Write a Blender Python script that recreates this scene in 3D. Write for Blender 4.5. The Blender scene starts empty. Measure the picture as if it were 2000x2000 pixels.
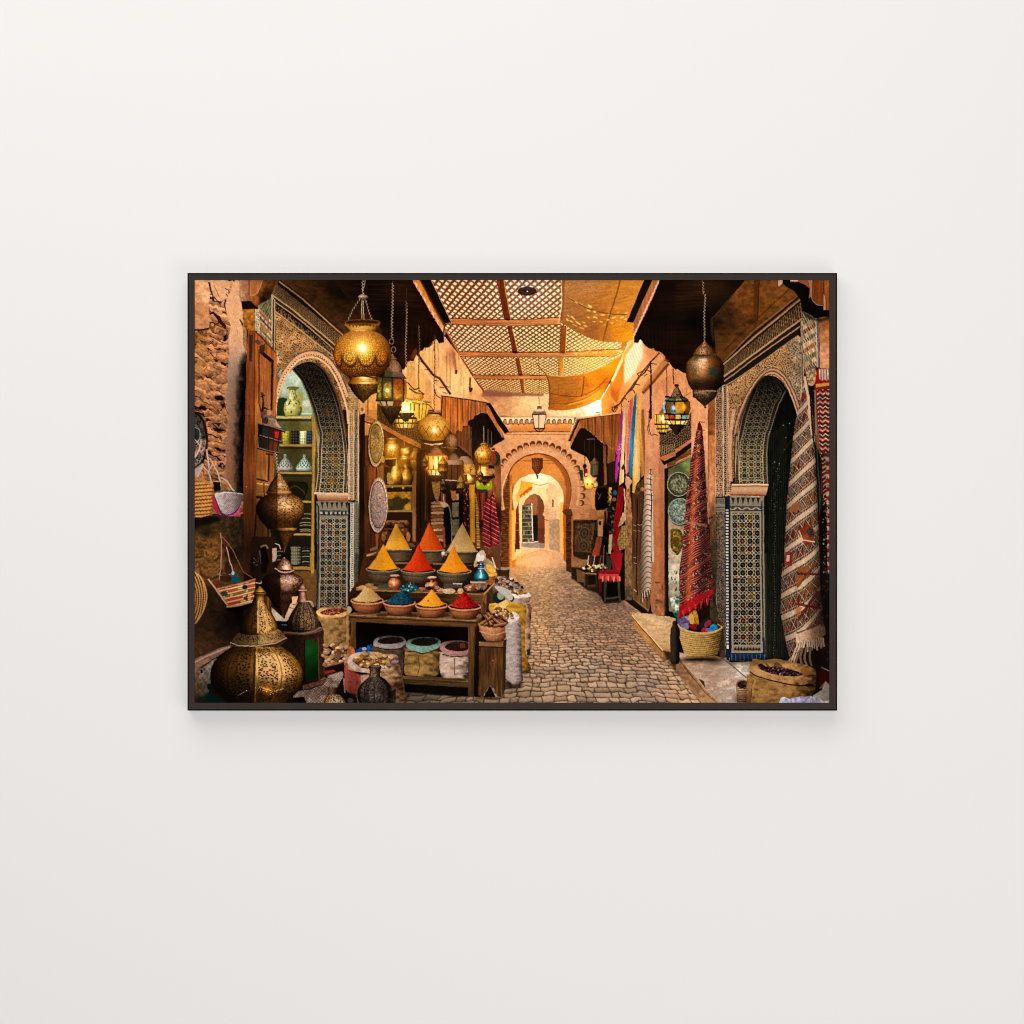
# A framed print of a covered market lane, hanging on a plain white wall. 1 unit = 1 m; the wall is the plane y = 0.
import bpy, bmesh, math
import numpy as np
scene = bpy.context.scene
# ---- camera: straight on, long lens ---------------------------------------------------------
CAM_D = 8.0                                   # metres from the wall to the lens
FRONT = 0.046                                 # how far the frame stands out from the wall
cam_data = bpy.data.cameras.new('camera'); cam = bpy.data.objects.new('camera', cam_data); scene.collection.objects.link(cam)
cam.location = (0, -CAM_D, 0); cam.rotation_euler = (math.radians(90), 0, 0)
cam_data.sensor_width = 36.0; cam_data.lens = 36.0*(CAM_D-FRONT)/2.0; cam_data.clip_end = 200
scene.camera = cam
# ---- light: indoors, no sky and no sun; a soft lamp far behind the camera and a large softbox up and to the left ----
world = bpy.data.worlds.new('World'); scene.world = world; world.use_nodes = True
world.node_tree.nodes['Background'].inputs[0].default_value = (1, 1, 1, 1); world.node_tree.nodes['Background'].inputs[1].default_value = 0.03
def area(name, loc, aim, w, h, watts, col):
    d = bpy.data.lights.new(name, 'AREA'); d.shape = 'RECTANGLE'; d.size = w; d.size_y = h; d.energy = watts; d.color = col
    o = bpy.data.objects.new(name, d); scene.collection.objects.link(o); o.location = loc
    v = [aim[i]-loc[i] for i in range(3)]
    import mathutils
    o.rotation_euler = mathutils.Vector(v).to_track_quat('-Z', 'Y').to_euler(); return o
area('front_lamp', (-0.3, -16.0, 0.5), (0, 0, 0), 1.0, 1.0, 1560, (1.0, 0.982, 0.995))
area('softbox', (-1.0, -3.0, 3.3), (0, 0, 0.0), 5.6, 4.6, 124, (1.0, 0.98, 0.94))
area('side_fill', (1.7, -3.4, -1.6), (0, 0, 0), 2.6, 2.2, 25, (1.0, 0.98, 0.985))
scene.cycles.filter_width = 1.0
scene.view_settings.view_transform = 'Standard'; scene.view_settings.look = 'None'; scene.view_settings.gamma = 1.0; scene.view_settings.exposure = 0.0; scene.view_settings.use_curve_mapping = False
# ---- helpers ------------------------------------------------------------------------------------
def mat(name, col, rough=.6, spec=.3):
    m = bpy.data.materials.new(name); m.use_nodes = True; b = m.node_tree.nodes['Principled BSDF']
    b.inputs['Base Color'].default_value = (*col, 1); b.inputs['Roughness'].default_value = rough; b.inputs['Specular IOR Level'].default_value = spec; return m
def link(name, me, m, parent=None):
    o = bpy.data.objects.new(name, me); scene.collection.objects.link(o); o.parent = parent
    if m: me.materials.append(m)
    return o
def px(x, y, d=0.0):
    """photo pixel (2000 wide) -> wall coordinates, for a thing standing d metres out from the wall"""
    k = (CAM_D-d)/(CAM_D-FRONT)*.001; return (x-1000)*k, (1000-y)*k
# ---- the wall -----------------------------------------------------------------------------------------
wm = mat('wall_paint', (.835, .822, .80), .9, .1); nt = wm.node_tree; b = nt.nodes['Principled BSDF']
tc = nt.nodes.new('ShaderNodeTexCoord'); nz = nt.nodes.new('ShaderNodeTexNoise'); nz.inputs['Scale'].default_value = 260; nz.inputs['Detail'].default_value = 3
bp = nt.nodes.new('ShaderNodeBump'); bp.inputs['Strength'].default_value = .04; bp.inputs['Distance'].default_value = .0006
nt.links.new(tc.outputs['Object'], nz.inputs['Vector']); nt.links.new(nz.outputs['Fac'], bp.inputs['Height']); nt.links.new(bp.outputs['Normal'], b.inputs['Normal'])
bm = bmesh.new(); bmesh.ops.create_cube(bm, size=1.0)
for v in bm.verts: v.co = (v.co.x*5, .06+v.co.y*.12, v.co.z*5)
me = bpy.data.meshes.new('wall'); bm.to_mesh(me); bm.free()
wall = link('wall', me, wm); wall['kind'] = 'structure'; wall['label'] = 'plain warm white wall behind the framed picture'
# ----------------------------------------------------------------------------
# THE PRINT: a small numpy painter that draws the printed picture (ink on paper)
# ----------------------------------------------------------------------------
import numpy as np, math
SS = 2
PX0, PY0, PW, PH = 380.0, 546.7, 1240, 826
BW, BH = PW*SS, PH*SS
buf = np.zeros((BH, BW, 3), np.float32)
rng = np.random.RandomState(7)
_tab = np.random.RandomState(11).rand(256, 256).astype(np.float32)
ZS = 1932/320.0
_col = {'1': 360, '2': 680, '3': 1000, '4': 1320}
_row = {'A': 530, 'B': 800, 'C': 1080}

def P(s):
    """'A1 12,34 56,78' -> list of picture points; A1..C4 are the study tiles, S is plain picture units"""
    out = []; ox = oy = 0.0; k = 1.0
    for t in s.split():
        if ',' not in t:
            if t == 'S': ox = oy = 0.0; k = 1.0
            else: ox = _col[t[1]]; oy = _row[t[0]]; k = 1/ZS
        else:
            a, b = t.split(','); out.append((ox+float(a)*k, oy+float(b)*k))
    return out
def pp(p): return P(p) if isinstance(p, str) else p
def C(c):
    if isinstance(c, str):
        c = c.lstrip('#'); return np.array([int(c[i:i+2], 16) for i in (0, 2, 4)], np.float32)
    return np.asarray(c, np.float32)
def spl(pts, closed=True, n=6):
    p = np.array(pts, float); m = len(p); out = []
    for i in range(m if closed else m-1):
        if closed: a, b, c, d = p[(i-1) % m], p[i], p[(i+1) % m], p[(i+2) % m]
        else: a, b, c, d = p[max(i-1, 0)], p[i], p[i+1], p[min(i+2, m-1)]
        for j in range(n):
            t = j/n
            out.append(0.5*((2*b)+(-a+c)*t+(2*a-5*b+4*c-d)*t*t+(-a+3*b-3*c+d)*t**3))
    if not closed: out.append(p[-1])
    return [tuple(q) for q in out]
def box_of(x0, y0, x1, y1, pad=0):
    i0 = max(0, int((x0-PX0)*SS)-1-pad); i1 = min(BW, int((x1-PX0)*SS)+2+pad)
    j0 = max(0, int((y0-PY0)*SS)-1-pad); j1 = min(BH, int((y1-PY0)*SS)+2+pad)
    if i1 <= i0 or j1 <= j0: return None
    X = (np.arange(i0, i1)+0.5)/SS+PX0; Y = (np.arange(j0, j1)+0.5)/SS+PY0
    return slice(j0, j1), slice(i0, i1), X[None, :].astype(np.float32), Y[:, None].astype(np.float32)
def inside(pts, X, Y):
    m = np.zeros((Y.shape[0], X.shape[1]), bool); n = len(pts); y = Y[:, 0]; x = X[0]
    for i in range(n):
        (xa, ya), (xb, yb) = pts[i], pts[(i+1) % n]
        if ya == yb: continue
        lo, hi = (ya, yb) if ya < yb else (yb, ya)
        r = np.nonzero((y >= lo) & (y < hi))[0]
        if len(r) == 0: continue
        xc = xa+(y[r]-ya)*(xb-xa)/(yb-ya)
        m[r] ^= x[None, :] < xc[:, None]
    return m
def boxblur(m, r):
    r = int(r)
    if r < 1: return m
    for ax in (0, 1):
        for _ in range(2):
            p = np.pad(m, [(r+1, r) if a == ax else (0, 0) for a in (0, 1)], mode='edge')
            c = np.cumsum(p, axis=ax, dtype=np.float64)
            a = np.take(c, range(2*r+1, c.shape[ax]), axis=ax); b = np.take(c, range(0, c.shape[ax]-2*r-1), axis=ax)
            m = ((a-b)/(2*r+1)).astype(np.float32)
    return m
def put(bx, m, col, alpha=1.0, mode='n'):
    ys, xs, X, Y = bx
    col = col(X+0*Y, Y+0*X) if callable(col) else C(col)
    a = (m.astype(np.float32)*alpha)[..., None] if not isinstance(alpha, np.ndarray) else (m*alpha)[..., None]
    old = buf[ys, xs]
    if mode == 'm': col = old*(col/255.0)
    elif mode == 'a': col = old+col
    buf[ys, xs] = np.clip(old*(1-a)+col*a, 0, 255)
def fill(p, col, smooth=False, alpha=1.0, blur=0, mode='n', n=6):
    pts = pp(p)
    if smooth: pts = spl(pts, True, n)
    xs = [q[0] for q in pts]; ys = [q[1] for q in pts]
    bx = box_of(min(xs), min(ys), max(xs), max(ys), int(blur*SS*2.2))
    if bx is None: return
    m = inside(pts, bx[2], bx[3])
    if blur: m = boxblur(m.astype(np.float32), blur*SS)
    put(bx, m, col, alpha, mode)
def ell(cx, cy, rx, ry, col, alpha=1.0, blur=0, mode='n', rot=0, n=40):
    c, s = math.cos(rot), math.sin(rot)
    fill([(cx+rx*math.cos(t)*c-ry*math.sin(t)*s, cy+rx*math.cos(t)*s+ry*math.sin(t)*c) for t in np.linspace(0, 2*math.pi, n, endpoint=False)], col, alpha=alpha, blur=blur, mode=mode)
def ez(tile, cx, cy, rx, ry, col, **k):
    (x, y), = P('%s %f,%f' % (tile, cx, cy)); ell(x, y, rx/ZS, ry/ZS, col, **k)
def line(p, w, col, smooth=False, alpha=1.0, blur=0, mode='n', w2=None):
    pts = pp(p)
    if smooth: pts = spl(pts, False, 8)
    pts = np.array(pts, float); n = len(pts)
    ws = np.linspace(w, w if w2 is None else w2, n)/2
    d = np.gradient(pts, axis=0); L = np.hypot(d[:, 0], d[:, 1])+1e-9
    nx, ny = -d[:, 1]/L, d[:, 0]/L
    a = [(pts[i, 0]+nx[i]*ws[i], pts[i, 1]+ny[i]*ws[i]) for i in range(n)]
    b = [(pts[i, 0]-nx[i]*ws[i], pts[i, 1]-ny[i]*ws[i]) for i in range(n)]
    fill(a+b[::-1], col, alpha=alpha, blur=blur, mode=mode)
def chain(p, w, c1='#8a6a48', c2='#1a0f08', step=3.0):
    pts = np.array(spl(pp(p), False, 8)); seg = np.hypot(*np.diff(pts, axis=0).T); s = np.r_[0, np.cumsum(seg)]
    line([tuple(q) for q in pts], w*0.5, c2)
    for k, t in enumerate(np.arange(0, s[-1], step)):
        x = np.interp(t, s, pts[:, 0]); y = np.interp(t, s, pts[:, 1])
        ell(x+(0.25*w if k % 2 else -0.2*w), y, w*(0.42 if k % 2 else 0.28), step*0.55, c1, alpha=.9, n=10)
def arc(tile, cx, y, rx, ry, n=14):
    return [P('%s %f,%f' % (tile, cx+rx*math.cos(t), y+ry*math.sin(t)))[0] for t in np.linspace(math.pi, 0, n)]
def dark(tile, x, y, rx, ry, a=.5, c='#2a1608', b=None):
    (qx, qy), = P('%s %f,%f' % (tile, x, y)); ell(qx, qy, rx/ZS, ry/ZS, c, alpha=a, blur=(b if b else min(rx, ry)/ZS*.5), n=24, mode='m')
# ---- noise -------------------------------------------------------------------
def vn(x, y, seed=0):
    x = x+seed*17.31; y = y+seed*9.77
    i = np.floor(x).astype(int); j = np.floor(y).astype(int); fx = x-i; fy = y-j
    fx = fx*fx*(3-2*fx); fy = fy*fy*(3-2*fy); g = lambda a, b: _tab[b & 255, a & 255]
    return (g(i, j)*(1-fx)+g(i+1, j)*fx)*(1-fy)+(g(i, j+1)*(1-fx)+g(i+1, j+1)*fx)*fy
def fbm(x, y, o=4, seed=0):
    s = 0; a = .5; t = 0
    for k in range(o):
        s = s+a*vn(x*2**k, y*2**k, seed+k*3); t += a; a *= .55
    return s/t
def hs(i, j, k=0):
    return _tab[(np.asarray(j).astype(int)*7+k*31) & 255, (np.asarray(i).astype(int)*13+k*57+np.asarray(j).astype(int)*29) & 255]
def mix(a, b, t):
    t = np.clip(t, 0, 1)[..., None]; return C(a)*(1-t)+C(b)*t
def ramp(stops, t):
    xs = [s[0] for s in stops]; cs = np.array([C(s[1]) for s in stops])
    return np.stack([np.interp(t, xs, cs[:, k]) for k in range(3)], -1).astype(np.float32)
def vgrad(y0, y1, *cols):
    st = [(i/(len(cols)-1), c) for i, c in enumerate(cols)]
    return lambda X, Y: ramp(st, (Y-y0)/(y1-y0))
def hgrad(x0, x1, *cols):
    st = [(i/(len(cols)-1), c) for i, c in enumerate(cols)]
    return lambda X, Y: ramp(st, (X-x0)/(x1-x0))
def grain(f, amt=.15, sc=3.0, sy=None, seed=0, o=3):
    """wrap a colour (or colour function) with multiplicative mottling"""
    sy = sy or sc
    def g(X, Y):
        c = f(X, Y) if callable(f) else C(f)+np.zeros(X.shape+(3,), np.float32)
        return c*(1+amt*2*(fbm(X/sc, Y/sy, o, seed)-.5)[..., None])
    return g
def wood(c, amt=.35, vert=True, seed=0, sc=2.2, ln=30):
    return grain(c, amt, sc if vert else ln, ln if vert else sc, seed, 3)
def idw(pts, pw=2.0):
    """smooth colour field through given (x,y,colour) samples"""
    ps = []
    for p, c in pts:
        (x, y), = P(p); ps.append((x, y, C(c)))
    def g(X, Y):
        s = 0; w = 0
        for x, y, c in ps:
            k = 1/((X-x)**2+(Y-y)**2+16)**(pw/2+.2); s = s+k[..., None]*c; w = w+k
        return s/w[..., None]
    return g
# ---- texture planes ----------------------------------------------------------
def homog(q):
    A = []; B = []
    for (x, y), (u, v) in zip(q, [(0, 0), (1, 0), (1, 1), (0, 1)]):
        A += [[x, y, 1, 0, 0, 0, -u*x, -u*y], [0, 0, 0, x, y, 1, -v*x, -v*y]]; B += [u, v]
    h = np.linalg.solve(np.array(A), np.array(B)); return np.r_[h, 1]
def quad(q, fn, clip=None, smooth=False, alpha=1.0, blur=0, mode='n'):
    """texture fn(u,v,X,Y) over a quad TL,TR,BR,BL seen in perspective"""
    q = pp(q); h = homog(q)
    def col(X, Y):
        w = h[6]*X+h[7]*Y+1
        return fn((h[0]*X+h[1]*Y+h[2])/w, (h[3]*X+h[4]*Y+h[5])/w, X, Y)
    fill(clip if clip is not None else q, col, smooth=smooth, alpha=alpha, blur=blur, mode=mode)
PAL = ['#20343a', '#2a2e3a', '#8c4a22', '#7a3020', '#1d2a22', '#b0762c', '#26402f', '#17181a']
def zel(u, v, pal=PAL, lc='#c9b294', lw=.05, star=.30, jit=.16, seed=0):
    """star-and-cross mosaic: pale straps round dark and coloured pieces; u, v in cells"""
    iu = np.floor(u); iv = np.floor(v); x = np.abs(u-iu-.5); y = np.abs(v-iv-.5)
    s = np.minimum(np.maximum(x, y), (x+y)/1.4142)
    pc = np.array([C(c) for c in pal]); n = len(pal)
    big = (np.floor(hs(iu, iv, seed)*n)).astype(int) % n
    side = np.where(x > y, 0, 1); i2 = np.round(u-.5+0*v)*2+side; j2 = np.round(v-.5+0*u)*2+1-side
    oth = (np.floor(hs(np.where(x > y, np.round(u), iu)*3+side, np.where(x > y, iv, np.round(v))*3, seed+2)*n*1.0)).astype(int) % n
    col = np.where((s < star)[..., None], pc[big], pc[oth])
    dia = np.abs(x-y)
    ln = (np.abs(s-star) < lw) | ((s > star) & (dia < lw*1.2)) | ((s > star) & (np.abs(x+y-.86) < lw*1.1))
    col = col*.78; ctr = s < star*.3
    col = np.where(ctr[..., None], C(lc)*.55, col)
    col = np.where(ln[..., None], C(lc), col)
    return col*(1-jit+2*jit*hs(iu*3+np.floor(x*5), iv*3+np.floor(y*5), seed+5))[..., None]
def lace(u, v, dark='#2a1c10', lt='#c08a4c', seed=0, k=1.0, warp=.35, thr=.12):
    """carved arabesque: curling pale lines over dark hollows"""
    a = u+warp*np.sin(v*2.1+3*vn(u*.7, v*.7, seed)); b = v+warp*np.sin(u*1.9+3*vn(u*.6, v*.8, seed+4))
    f = np.sin(a*math.pi*2)*np.sin(b*math.pi*2)+.55*np.sin((a+b)*math.pi*1.5)*np.cos((a-b)*math.pi*1.7)+.8*(vn(u*3, v*3, seed+8)-.5)
    t = np.clip(f*1.6+.5-thr, 0, 1)
    return mix(dark, lt, t)
def vor(u, v, seed=0, jit=.8):
    """jittered cells: returns nearest, second-nearest distance and the cell's id"""
    iu = np.floor(u); iv = np.floor(v); f1 = np.full(np.broadcast(u, v).shape, 9., np.float32); f2 = f1.copy(); a = f1*0; b = f1*0
    for dx in (-1, 0, 1):
        for dy in (-1, 0, 1):
            ci = iu+dx; cj = iv+dy; d = np.hypot(ci+.5+jit*(hs(ci, cj, seed)-.5)-u, cj+.5+jit*(hs(ci, cj, seed+1)-.5)-v)
            n = d < f1; f2 = np.where(n, f1, np.minimum(f2, d)); a = np.where(n, ci, a); b = np.where(n, cj, b); f1 = np.where(n, d, f1)
    return f1, f2, a, b
def mosa(u, v, pal, lc, w=.12, seed=0, jit=.8, var=.4):
    f1, f2, a, b = vor(u, v, seed, jit); pc = np.array([C(c) for c in pal]); k = (hs(a, b, seed+4)*len(pal)).astype(int) % len(pal)
    t = np.clip((f2-f1-w*.6)/(w*.8), 0, 1)
    return mix(lc, '#000000', t)*(1-t[..., None])+pc[k]*(1-var/2+var*hs(a, b, seed+6))[..., None]*t[..., None]
# ---- turned (round) things ---------------------------------------------------
def lathe(cx, prof, stops, lx=-.35, ly=-.35, amb=.25, spec=0.0, pw=20, pat=None, fac=0, tilt=0.0, gl=0.0, alpha=1.0, smooth=True, rough=.08, seed=0, sh=None):
    """prof: [(y, r), ...] in picture units; stops: colour ramp of the shading"""
    prof = sorted(prof); ys = np.array([p[0] for p in prof]); rs = np.array([p[1] for p in prof])
    if smooth and len(prof) > 2:
        q = np.array(spl([(a, b) for a, b in prof], False, 6)); o = np.argsort(q[:, 0]); ys, rs = q[o, 0], np.maximum(q[o, 1], .2)
    R = rs.max(); bx = box_of(cx-R-abs(tilt)*60, ys[0], cx+R+abs(tilt)*60, ys[-1])
    if bx is None: return
    X = bx[2]+0*bx[3]; Y = bx[3]+0*bx[2]
    xx = X-cx-tilt*(Y-ys[0])
    r = np.interp(Y, ys, rs); dr = np.interp(Y, ys, np.gradient(rs, ys+np.arange(len(ys))*1e-6))
    u = xx/np.maximum(r, .05); m = (np.abs(u) <= 1) & (Y >= ys[0]) & (Y <= ys[-1])
    uc = np.clip(u, -1, 1); th = np.arcsin(uc)
    thn = th
    if fac: thn = (np.floor(th/(math.pi/fac)+.5))*(math.pi/fac)
    nx = np.sin(thn); nz = np.cos(thn); ny = -np.clip(dr, -3, 3); k = np.sqrt(1+ny*ny); nx = nx/k; nz = nz/k; ny = ny/k
    lz = math.sqrt(max(.05, 1-lx*lx-ly*ly)); d = np.maximum(0, nx*lx+ny*ly+nz*lz)
    t = amb+(1-amb)*d+rough*2*(fbm(X/2.5, Y/2.5, 3, seed)-.5)
    if sh is not None: t = t*sh(th, Y, X)
    if fac:
        e = np.abs(th/(math.pi/fac)-np.floor(th/(math.pi/fac))-.5); t = t*np.where(np.abs(e) > .46, .55, 1)
    col = ramp(stops, np.clip(t, 0, 1))
    if pat is not None: col = pat(th, Y, X, col)
    if spec:
        hz = 1+lz; hn = math.sqrt(lx*lx+ly*ly+hz*hz); s = np.maximum(0, (nx*lx+ny*ly+nz*hz)/hn)**pw
        col = col+255*spec*s[..., None]*np.array([1, .93, .8])
    put(bx, m, np.clip(col, 0, 255).astype(np.float32), alpha)
def LZ(tile, cx, prof, stops, **k):
    """lathe with study-tile units; prof items 'y,r'"""
    pr = []
    for t in prof.split():
        a, b = t.split(','); pr.append((_row[tile[0]]+float(a)/ZS, float(b)/ZS))
    lathe(_col[tile[1]]+cx/ZS, pr, stops, **k)
def filigree(k=7, f=1.2, dark='#1d1006', lo=.45, seed=0, amt=.8):
    """pierced and chased metal: small dark holes in curling bands with bright rims between them"""
    def pat(th, Y, X, col):
        v = Y/f*.40; u = th*k*1.05+.35*np.sin(v*1.3)
        f1, f2, a, b = vor(u, v+.3*np.sin(u*1.1), seed, .75); h = np.clip((.46-f1)*5.0, 0, 1)*(hs(a, b, seed+2) > lo*.55)
        bd = .55+.45*np.sin(u*.9+1.5*np.sin(v*.55))*np.sin(v*.8); h = h*np.clip(.6+bd*.6, 0, 1)*min(1, amt*1.15)
        r = np.clip((f1-.42)*5, 0, 1)*np.clip((.62-f1)*6, 0, 1)*.34
        col = col*(1+r[..., None]); return col*(1-h[..., None])+C(dark)*h[..., None]
    return pat
def glow(cx, cy, r, col='#ffe9a8', a=.8):
    ell(cx, cy, r, r, col, alpha=a, blur=r*.55, n=24)
def gz(tile, cx, cy, r, col='#ffe9a8', a=.8):
    (x, y), = P('%s %f,%f' % (tile, cx, cy)); glow(x, y, r/ZS, col, a)
def blobs(p, n, r0, r1, cols, seed=0, flat=.7, edge='#2a1a10', ea=.5):
    """a heap of small pieces inside an outline"""
    pts = spl(pp(p)); rg = np.random.RandomState(seed); xs = [q[0] for q in pts]; ys = [q[1] for q in pts]
    for k in range(n):
        for _ in range(20):
            x = rg.uniform(min(xs), max(xs)); y = rg.uniform(min(ys), max(ys))
            if inside(pts, np.array([[x]]), np.array([[y]]))[0, 0]: break
        else: continue
        r = rg.uniform(r0, r1); c = C(cols[rg.randint(len(cols))])*rg.uniform(.75, 1.15); ro = rg.uniform(-.8, .8)
        if edge: ell(x+.15*r, y+.35*r, r*1.05, r*flat*1.05, edge, alpha=ea, n=10, rot=ro)
        ell(x, y, r, r*flat, c, n=10, rot=ro); ell(x-.25*r, y-.25*r*flat, r*.5, r*flat*.45, np.minimum(c*1.25, 255), n=8, alpha=.7, rot=ro)
INK = 1.0
# ---- ground tone ---------------------------------------------------------------
fill('S 370,540 1630,540 1630,1380 370,1380', '#1c110a')
# ---- floor of cobbles ------------------------------------------------------------
FH = 1005.0
FL = idw([('C3 300,60', '#f0c488'), ('C3 60,230', '#e9a860'), ('C3 450,200', '#eab478'), ('C3 620,300', '#c99468'), ('C3 250,600', '#d6a06a'),
          ('C3 330,900', '#d2a06c'), ('C3 600,900', '#bf9270'), ('C3 900,600', '#b98c68'), ('C3 1300,600', '#b28868'), ('C3 1150,1000', '#b38a69'),
          ('C3 300,1250', '#bd9370'), ('C3 300,1500', '#a48468'), ('C3 900,1400', '#a68a72'), ('C3 1500,1500', '#9c8270'), ('C3 900,1750', '#9c7f68'),
          ('C3 1600,1200', '#bb926c'), ('C3 100,1750', '#94785a'), ('C2 1900,1650', '#8a705a'), ('C2 1200,1750', '#6e5d4b'), ('C2 800,1700', '#564a3e'), ('C4 200,1750', '#b58c66')])
def cobble(X, Y):
    d = np.maximum(Y-FH, 6); z = 355/d; x = (X-1060)/d
    x = x+.012*(vn(z*5, x*4, 3)-.5)*2+.010*(vn(x*30, z*40, 13)-.5); z = z+.012*(vn(x*6, z*4, 8)-.5)*2+.009*(vn(x*26, z*34, 18)-.5)*2+.03*(x-.05)**2
    dz = .0285; ri = np.floor(z/dz); fz = z/dz-ri
    dx = .052+.030*hs(ri, ri*0, 3)
    xx = x/dx+hs(ri, ri*0, 1)*7; ci = np.floor(xx); fx = xx-ci
    jl = (hs(ri, ci, 2)-.5)*.5; jr = (hs(ri, ci+1, 2)-.5)*.5
    sw = fx < jl; s2 = fx > 1+jr; ci = np.where(sw, ci-1, np.where(s2, ci+1, ci)); fx = xx-ci
    jl = (hs(ri, ci, 2)-.5)*.5; jr = (hs(ri, ci+1, 2)-.5)*.5
    ex = np.minimum(fx-jl, 1+jr-fx)*dx*d; ez = np.minimum(fz, 1-fz)*dz*d*d/355
    e = np.minimum(ex*.9, ez*1.15); rr = np.where((ex < 3) & (ez < 2.4), np.hypot(np.maximum(3-ex, 0)*.8, np.maximum(2.4-ez, 0))*-1+2.4, e)
    e = np.minimum(e, np.maximum(rr, 0))+.9*(vn(X/2.6, Y/1.8, 21)-.5)
    near = np.clip((d-60)/220, 0, 1)
    wd = .05+.80*near
    gap = np.clip((wd+.45-e)/(.9), 0, 1)*(.14+.70*near)*(.45+.75*vn(X/6, Y/4, 33))
    base = FL(X, Y)
    st = .79+.28*hs(ri, ci, 4)+.16*(fbm(X/3, Y/2.2, 3, 5)-.5)
    top = np.clip((.5-fz)*.0+(fz-.5)*.32, -.2, .2)*near
    lit = np.clip(e/3.2, 0, 1)*.16*near
    base = base*.58+base.mean(-1, keepdims=True)*np.array([1.09, .98, .86])*.42; col = base*(st+top+lit)[..., None]
    tint = (hs(ri, ci, 9)-.5)[..., None]*np.array([6, 0, -10])
    gcol = base*np.array([.44, .38, .33])
    return (col+tint)*(1-gap[..., None])+gcol*gap[..., None]
fill('S 980,1075 1085,1065 1110,1090 1250,1195 1330,1290 1440,1380 600,1380 780,1340 940,1280 1000,1200 985,1100', cobble)
fill('C3 0,0 600,0 640,130 350,190 0,260', idw([('C3 300,40', '#eec08a'), ('C3 60,200', '#dfa462'), ('C3 500,120', '#d8a470')]), smooth=True, alpha=.55, blur=5)
line('C3 310,320 330,200 590,190', 1.2, '#a87448', alpha=.7)
fill('C3 220,800 300,340 460,260 520,600 480,1000 280,1350', '#ffc070', smooth=True, alpha=.10, blur=14)
fill('C3 900,600 1400,500 1500,900 1700,1300 1100,1200', '#6b4030', smooth=True, alpha=.13, blur=14)
# ---- end wall with the horseshoe arch -----------------------------------------------
EW = idw([('A3 200,1550', '#f4cf92'), ('A3 700,1680', '#ffe3ab'), ('A3 950,1570', '#fff6df'), ('A2 1750,1600', '#dda06a'), ('B3 600,330', '#dca06e'), ('B3 100,350', '#e0a56f'),
          ('B3 750,600', '#d59a68'), ('B3 800,1100', '#bd8258'), ('B3 850,1250', '#b87c54'), ('B2 1750,500', '#cf9264'), ('B2 1750,1100', '#c4865a'), ('A2 1700,1500', '#b97f54')])
fill('S 930,765 1180,765 1180,1090 1098,1086 940,1086', grain(EW, .12, 7, 5, 2))
fill('A2 1590,1400 1700,1390 1932,1440 1932,1480 1580,1480', '#8d5a44', alpha=.7, blur=1)
for k in range(26):
    x = rng.uniform(940, 1150); y = rng.uniform(775, 815); line([(x, y), (x+rng.uniform(-1, 1), y+rng.uniform(3, 14))], 1.2, '#b9774a', alpha=.25, blur=.6)
# eaves of rounded tiles
fill('A2 1790,1700 1932,1720 A3 760,1720 730,1800 0,1800 A2 1820,1800', '#8b5330', blur=1)
for k in range(15):
    x = 976+k*10.6
    if x > 1124: break
    y = 819+.03*(x-980)*0
    ell(x, y+1, 5.2, 5, '#f3d9a8'); ell(x+.5, y+3.6, 4.0, 4.2, '#6b3a1e'); ell(x+.5, y+4.6, 2.7, 3.2, '#c98a55')
    fill([(x+3, y-4), (x+7.5, y-4), (x+6.5, y+9), (x+4, y+9)], '#fdeac2', alpha=.9); line([(x+5.2, y+8), (x+5.2, y+11)], 3.4, '#5a2e18')
fill('A3 0,1810 720,1800 690,1890 0,1885', vgrad(831, 843, '#e79a4e', '#c87c3c'))
fill('A2 1850,1860 1932,1850 1932,1932 1870,1932', '#c98448')
line('B2 1860,270 B3 0,265 690,262', 1.6, '#7c3f1c'); line('B2 1860,290 B3 0,285 690,286', 1.8, '#f0b06c', alpha=.7); line('B2 1860,296 B3 0,297 680,293', 1.2, '#8b4a22', alpha=.8)
# carved scallops round the arch
acx, acy, arx, ary = 1051.5, 961.0, 86.0, 93.0
for k, t in enumerate(np.linspace(math.radians(176), math.radians(374), 24)):
    cs, sn = math.cos(t), math.sin(t); a = t+math.pi/2
    ell(acx+arx*cs+.8, acy+ary*sn-1.0, 5.6, 6.4, '#5f3218', rot=a, n=18, alpha=.95, blur=.4)
    ell(acx+(arx-3.2)*cs+.8, acy+(ary-3.2)*sn, 4.6, 5.2, '#c48a5a', rot=a, n=16, blur=.5); ell(acx+(arx-7)*cs, acy+(ary-7)*sn, 6.2, 2.6, '#d8a470', rot=a, n=12, alpha=.9, blur=.5)
for k in range(9): line([(1132+rng.uniform(0, 12), 985+k*5), (1140+rng.uniform(0, 14), 984+k*5+rng.uniform(-2, 2))], 1.2, '#7d4a2a', alpha=.6)
hshoe = 'B2 1850,1180 1832,1080 1830,980 1850,880 1890,780 B3 20,660 150,560 320,525 470,560 590,660 660,770 692,900 690,1020 660,1175'
line(hshoe, 3.4, '#7a3f1c', smooth=True); line('B2 1842,1180 1824,1080 1820,970 1842,860 1880,760', 2.2, '#f1c391', smooth=True, alpha=.8)
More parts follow.
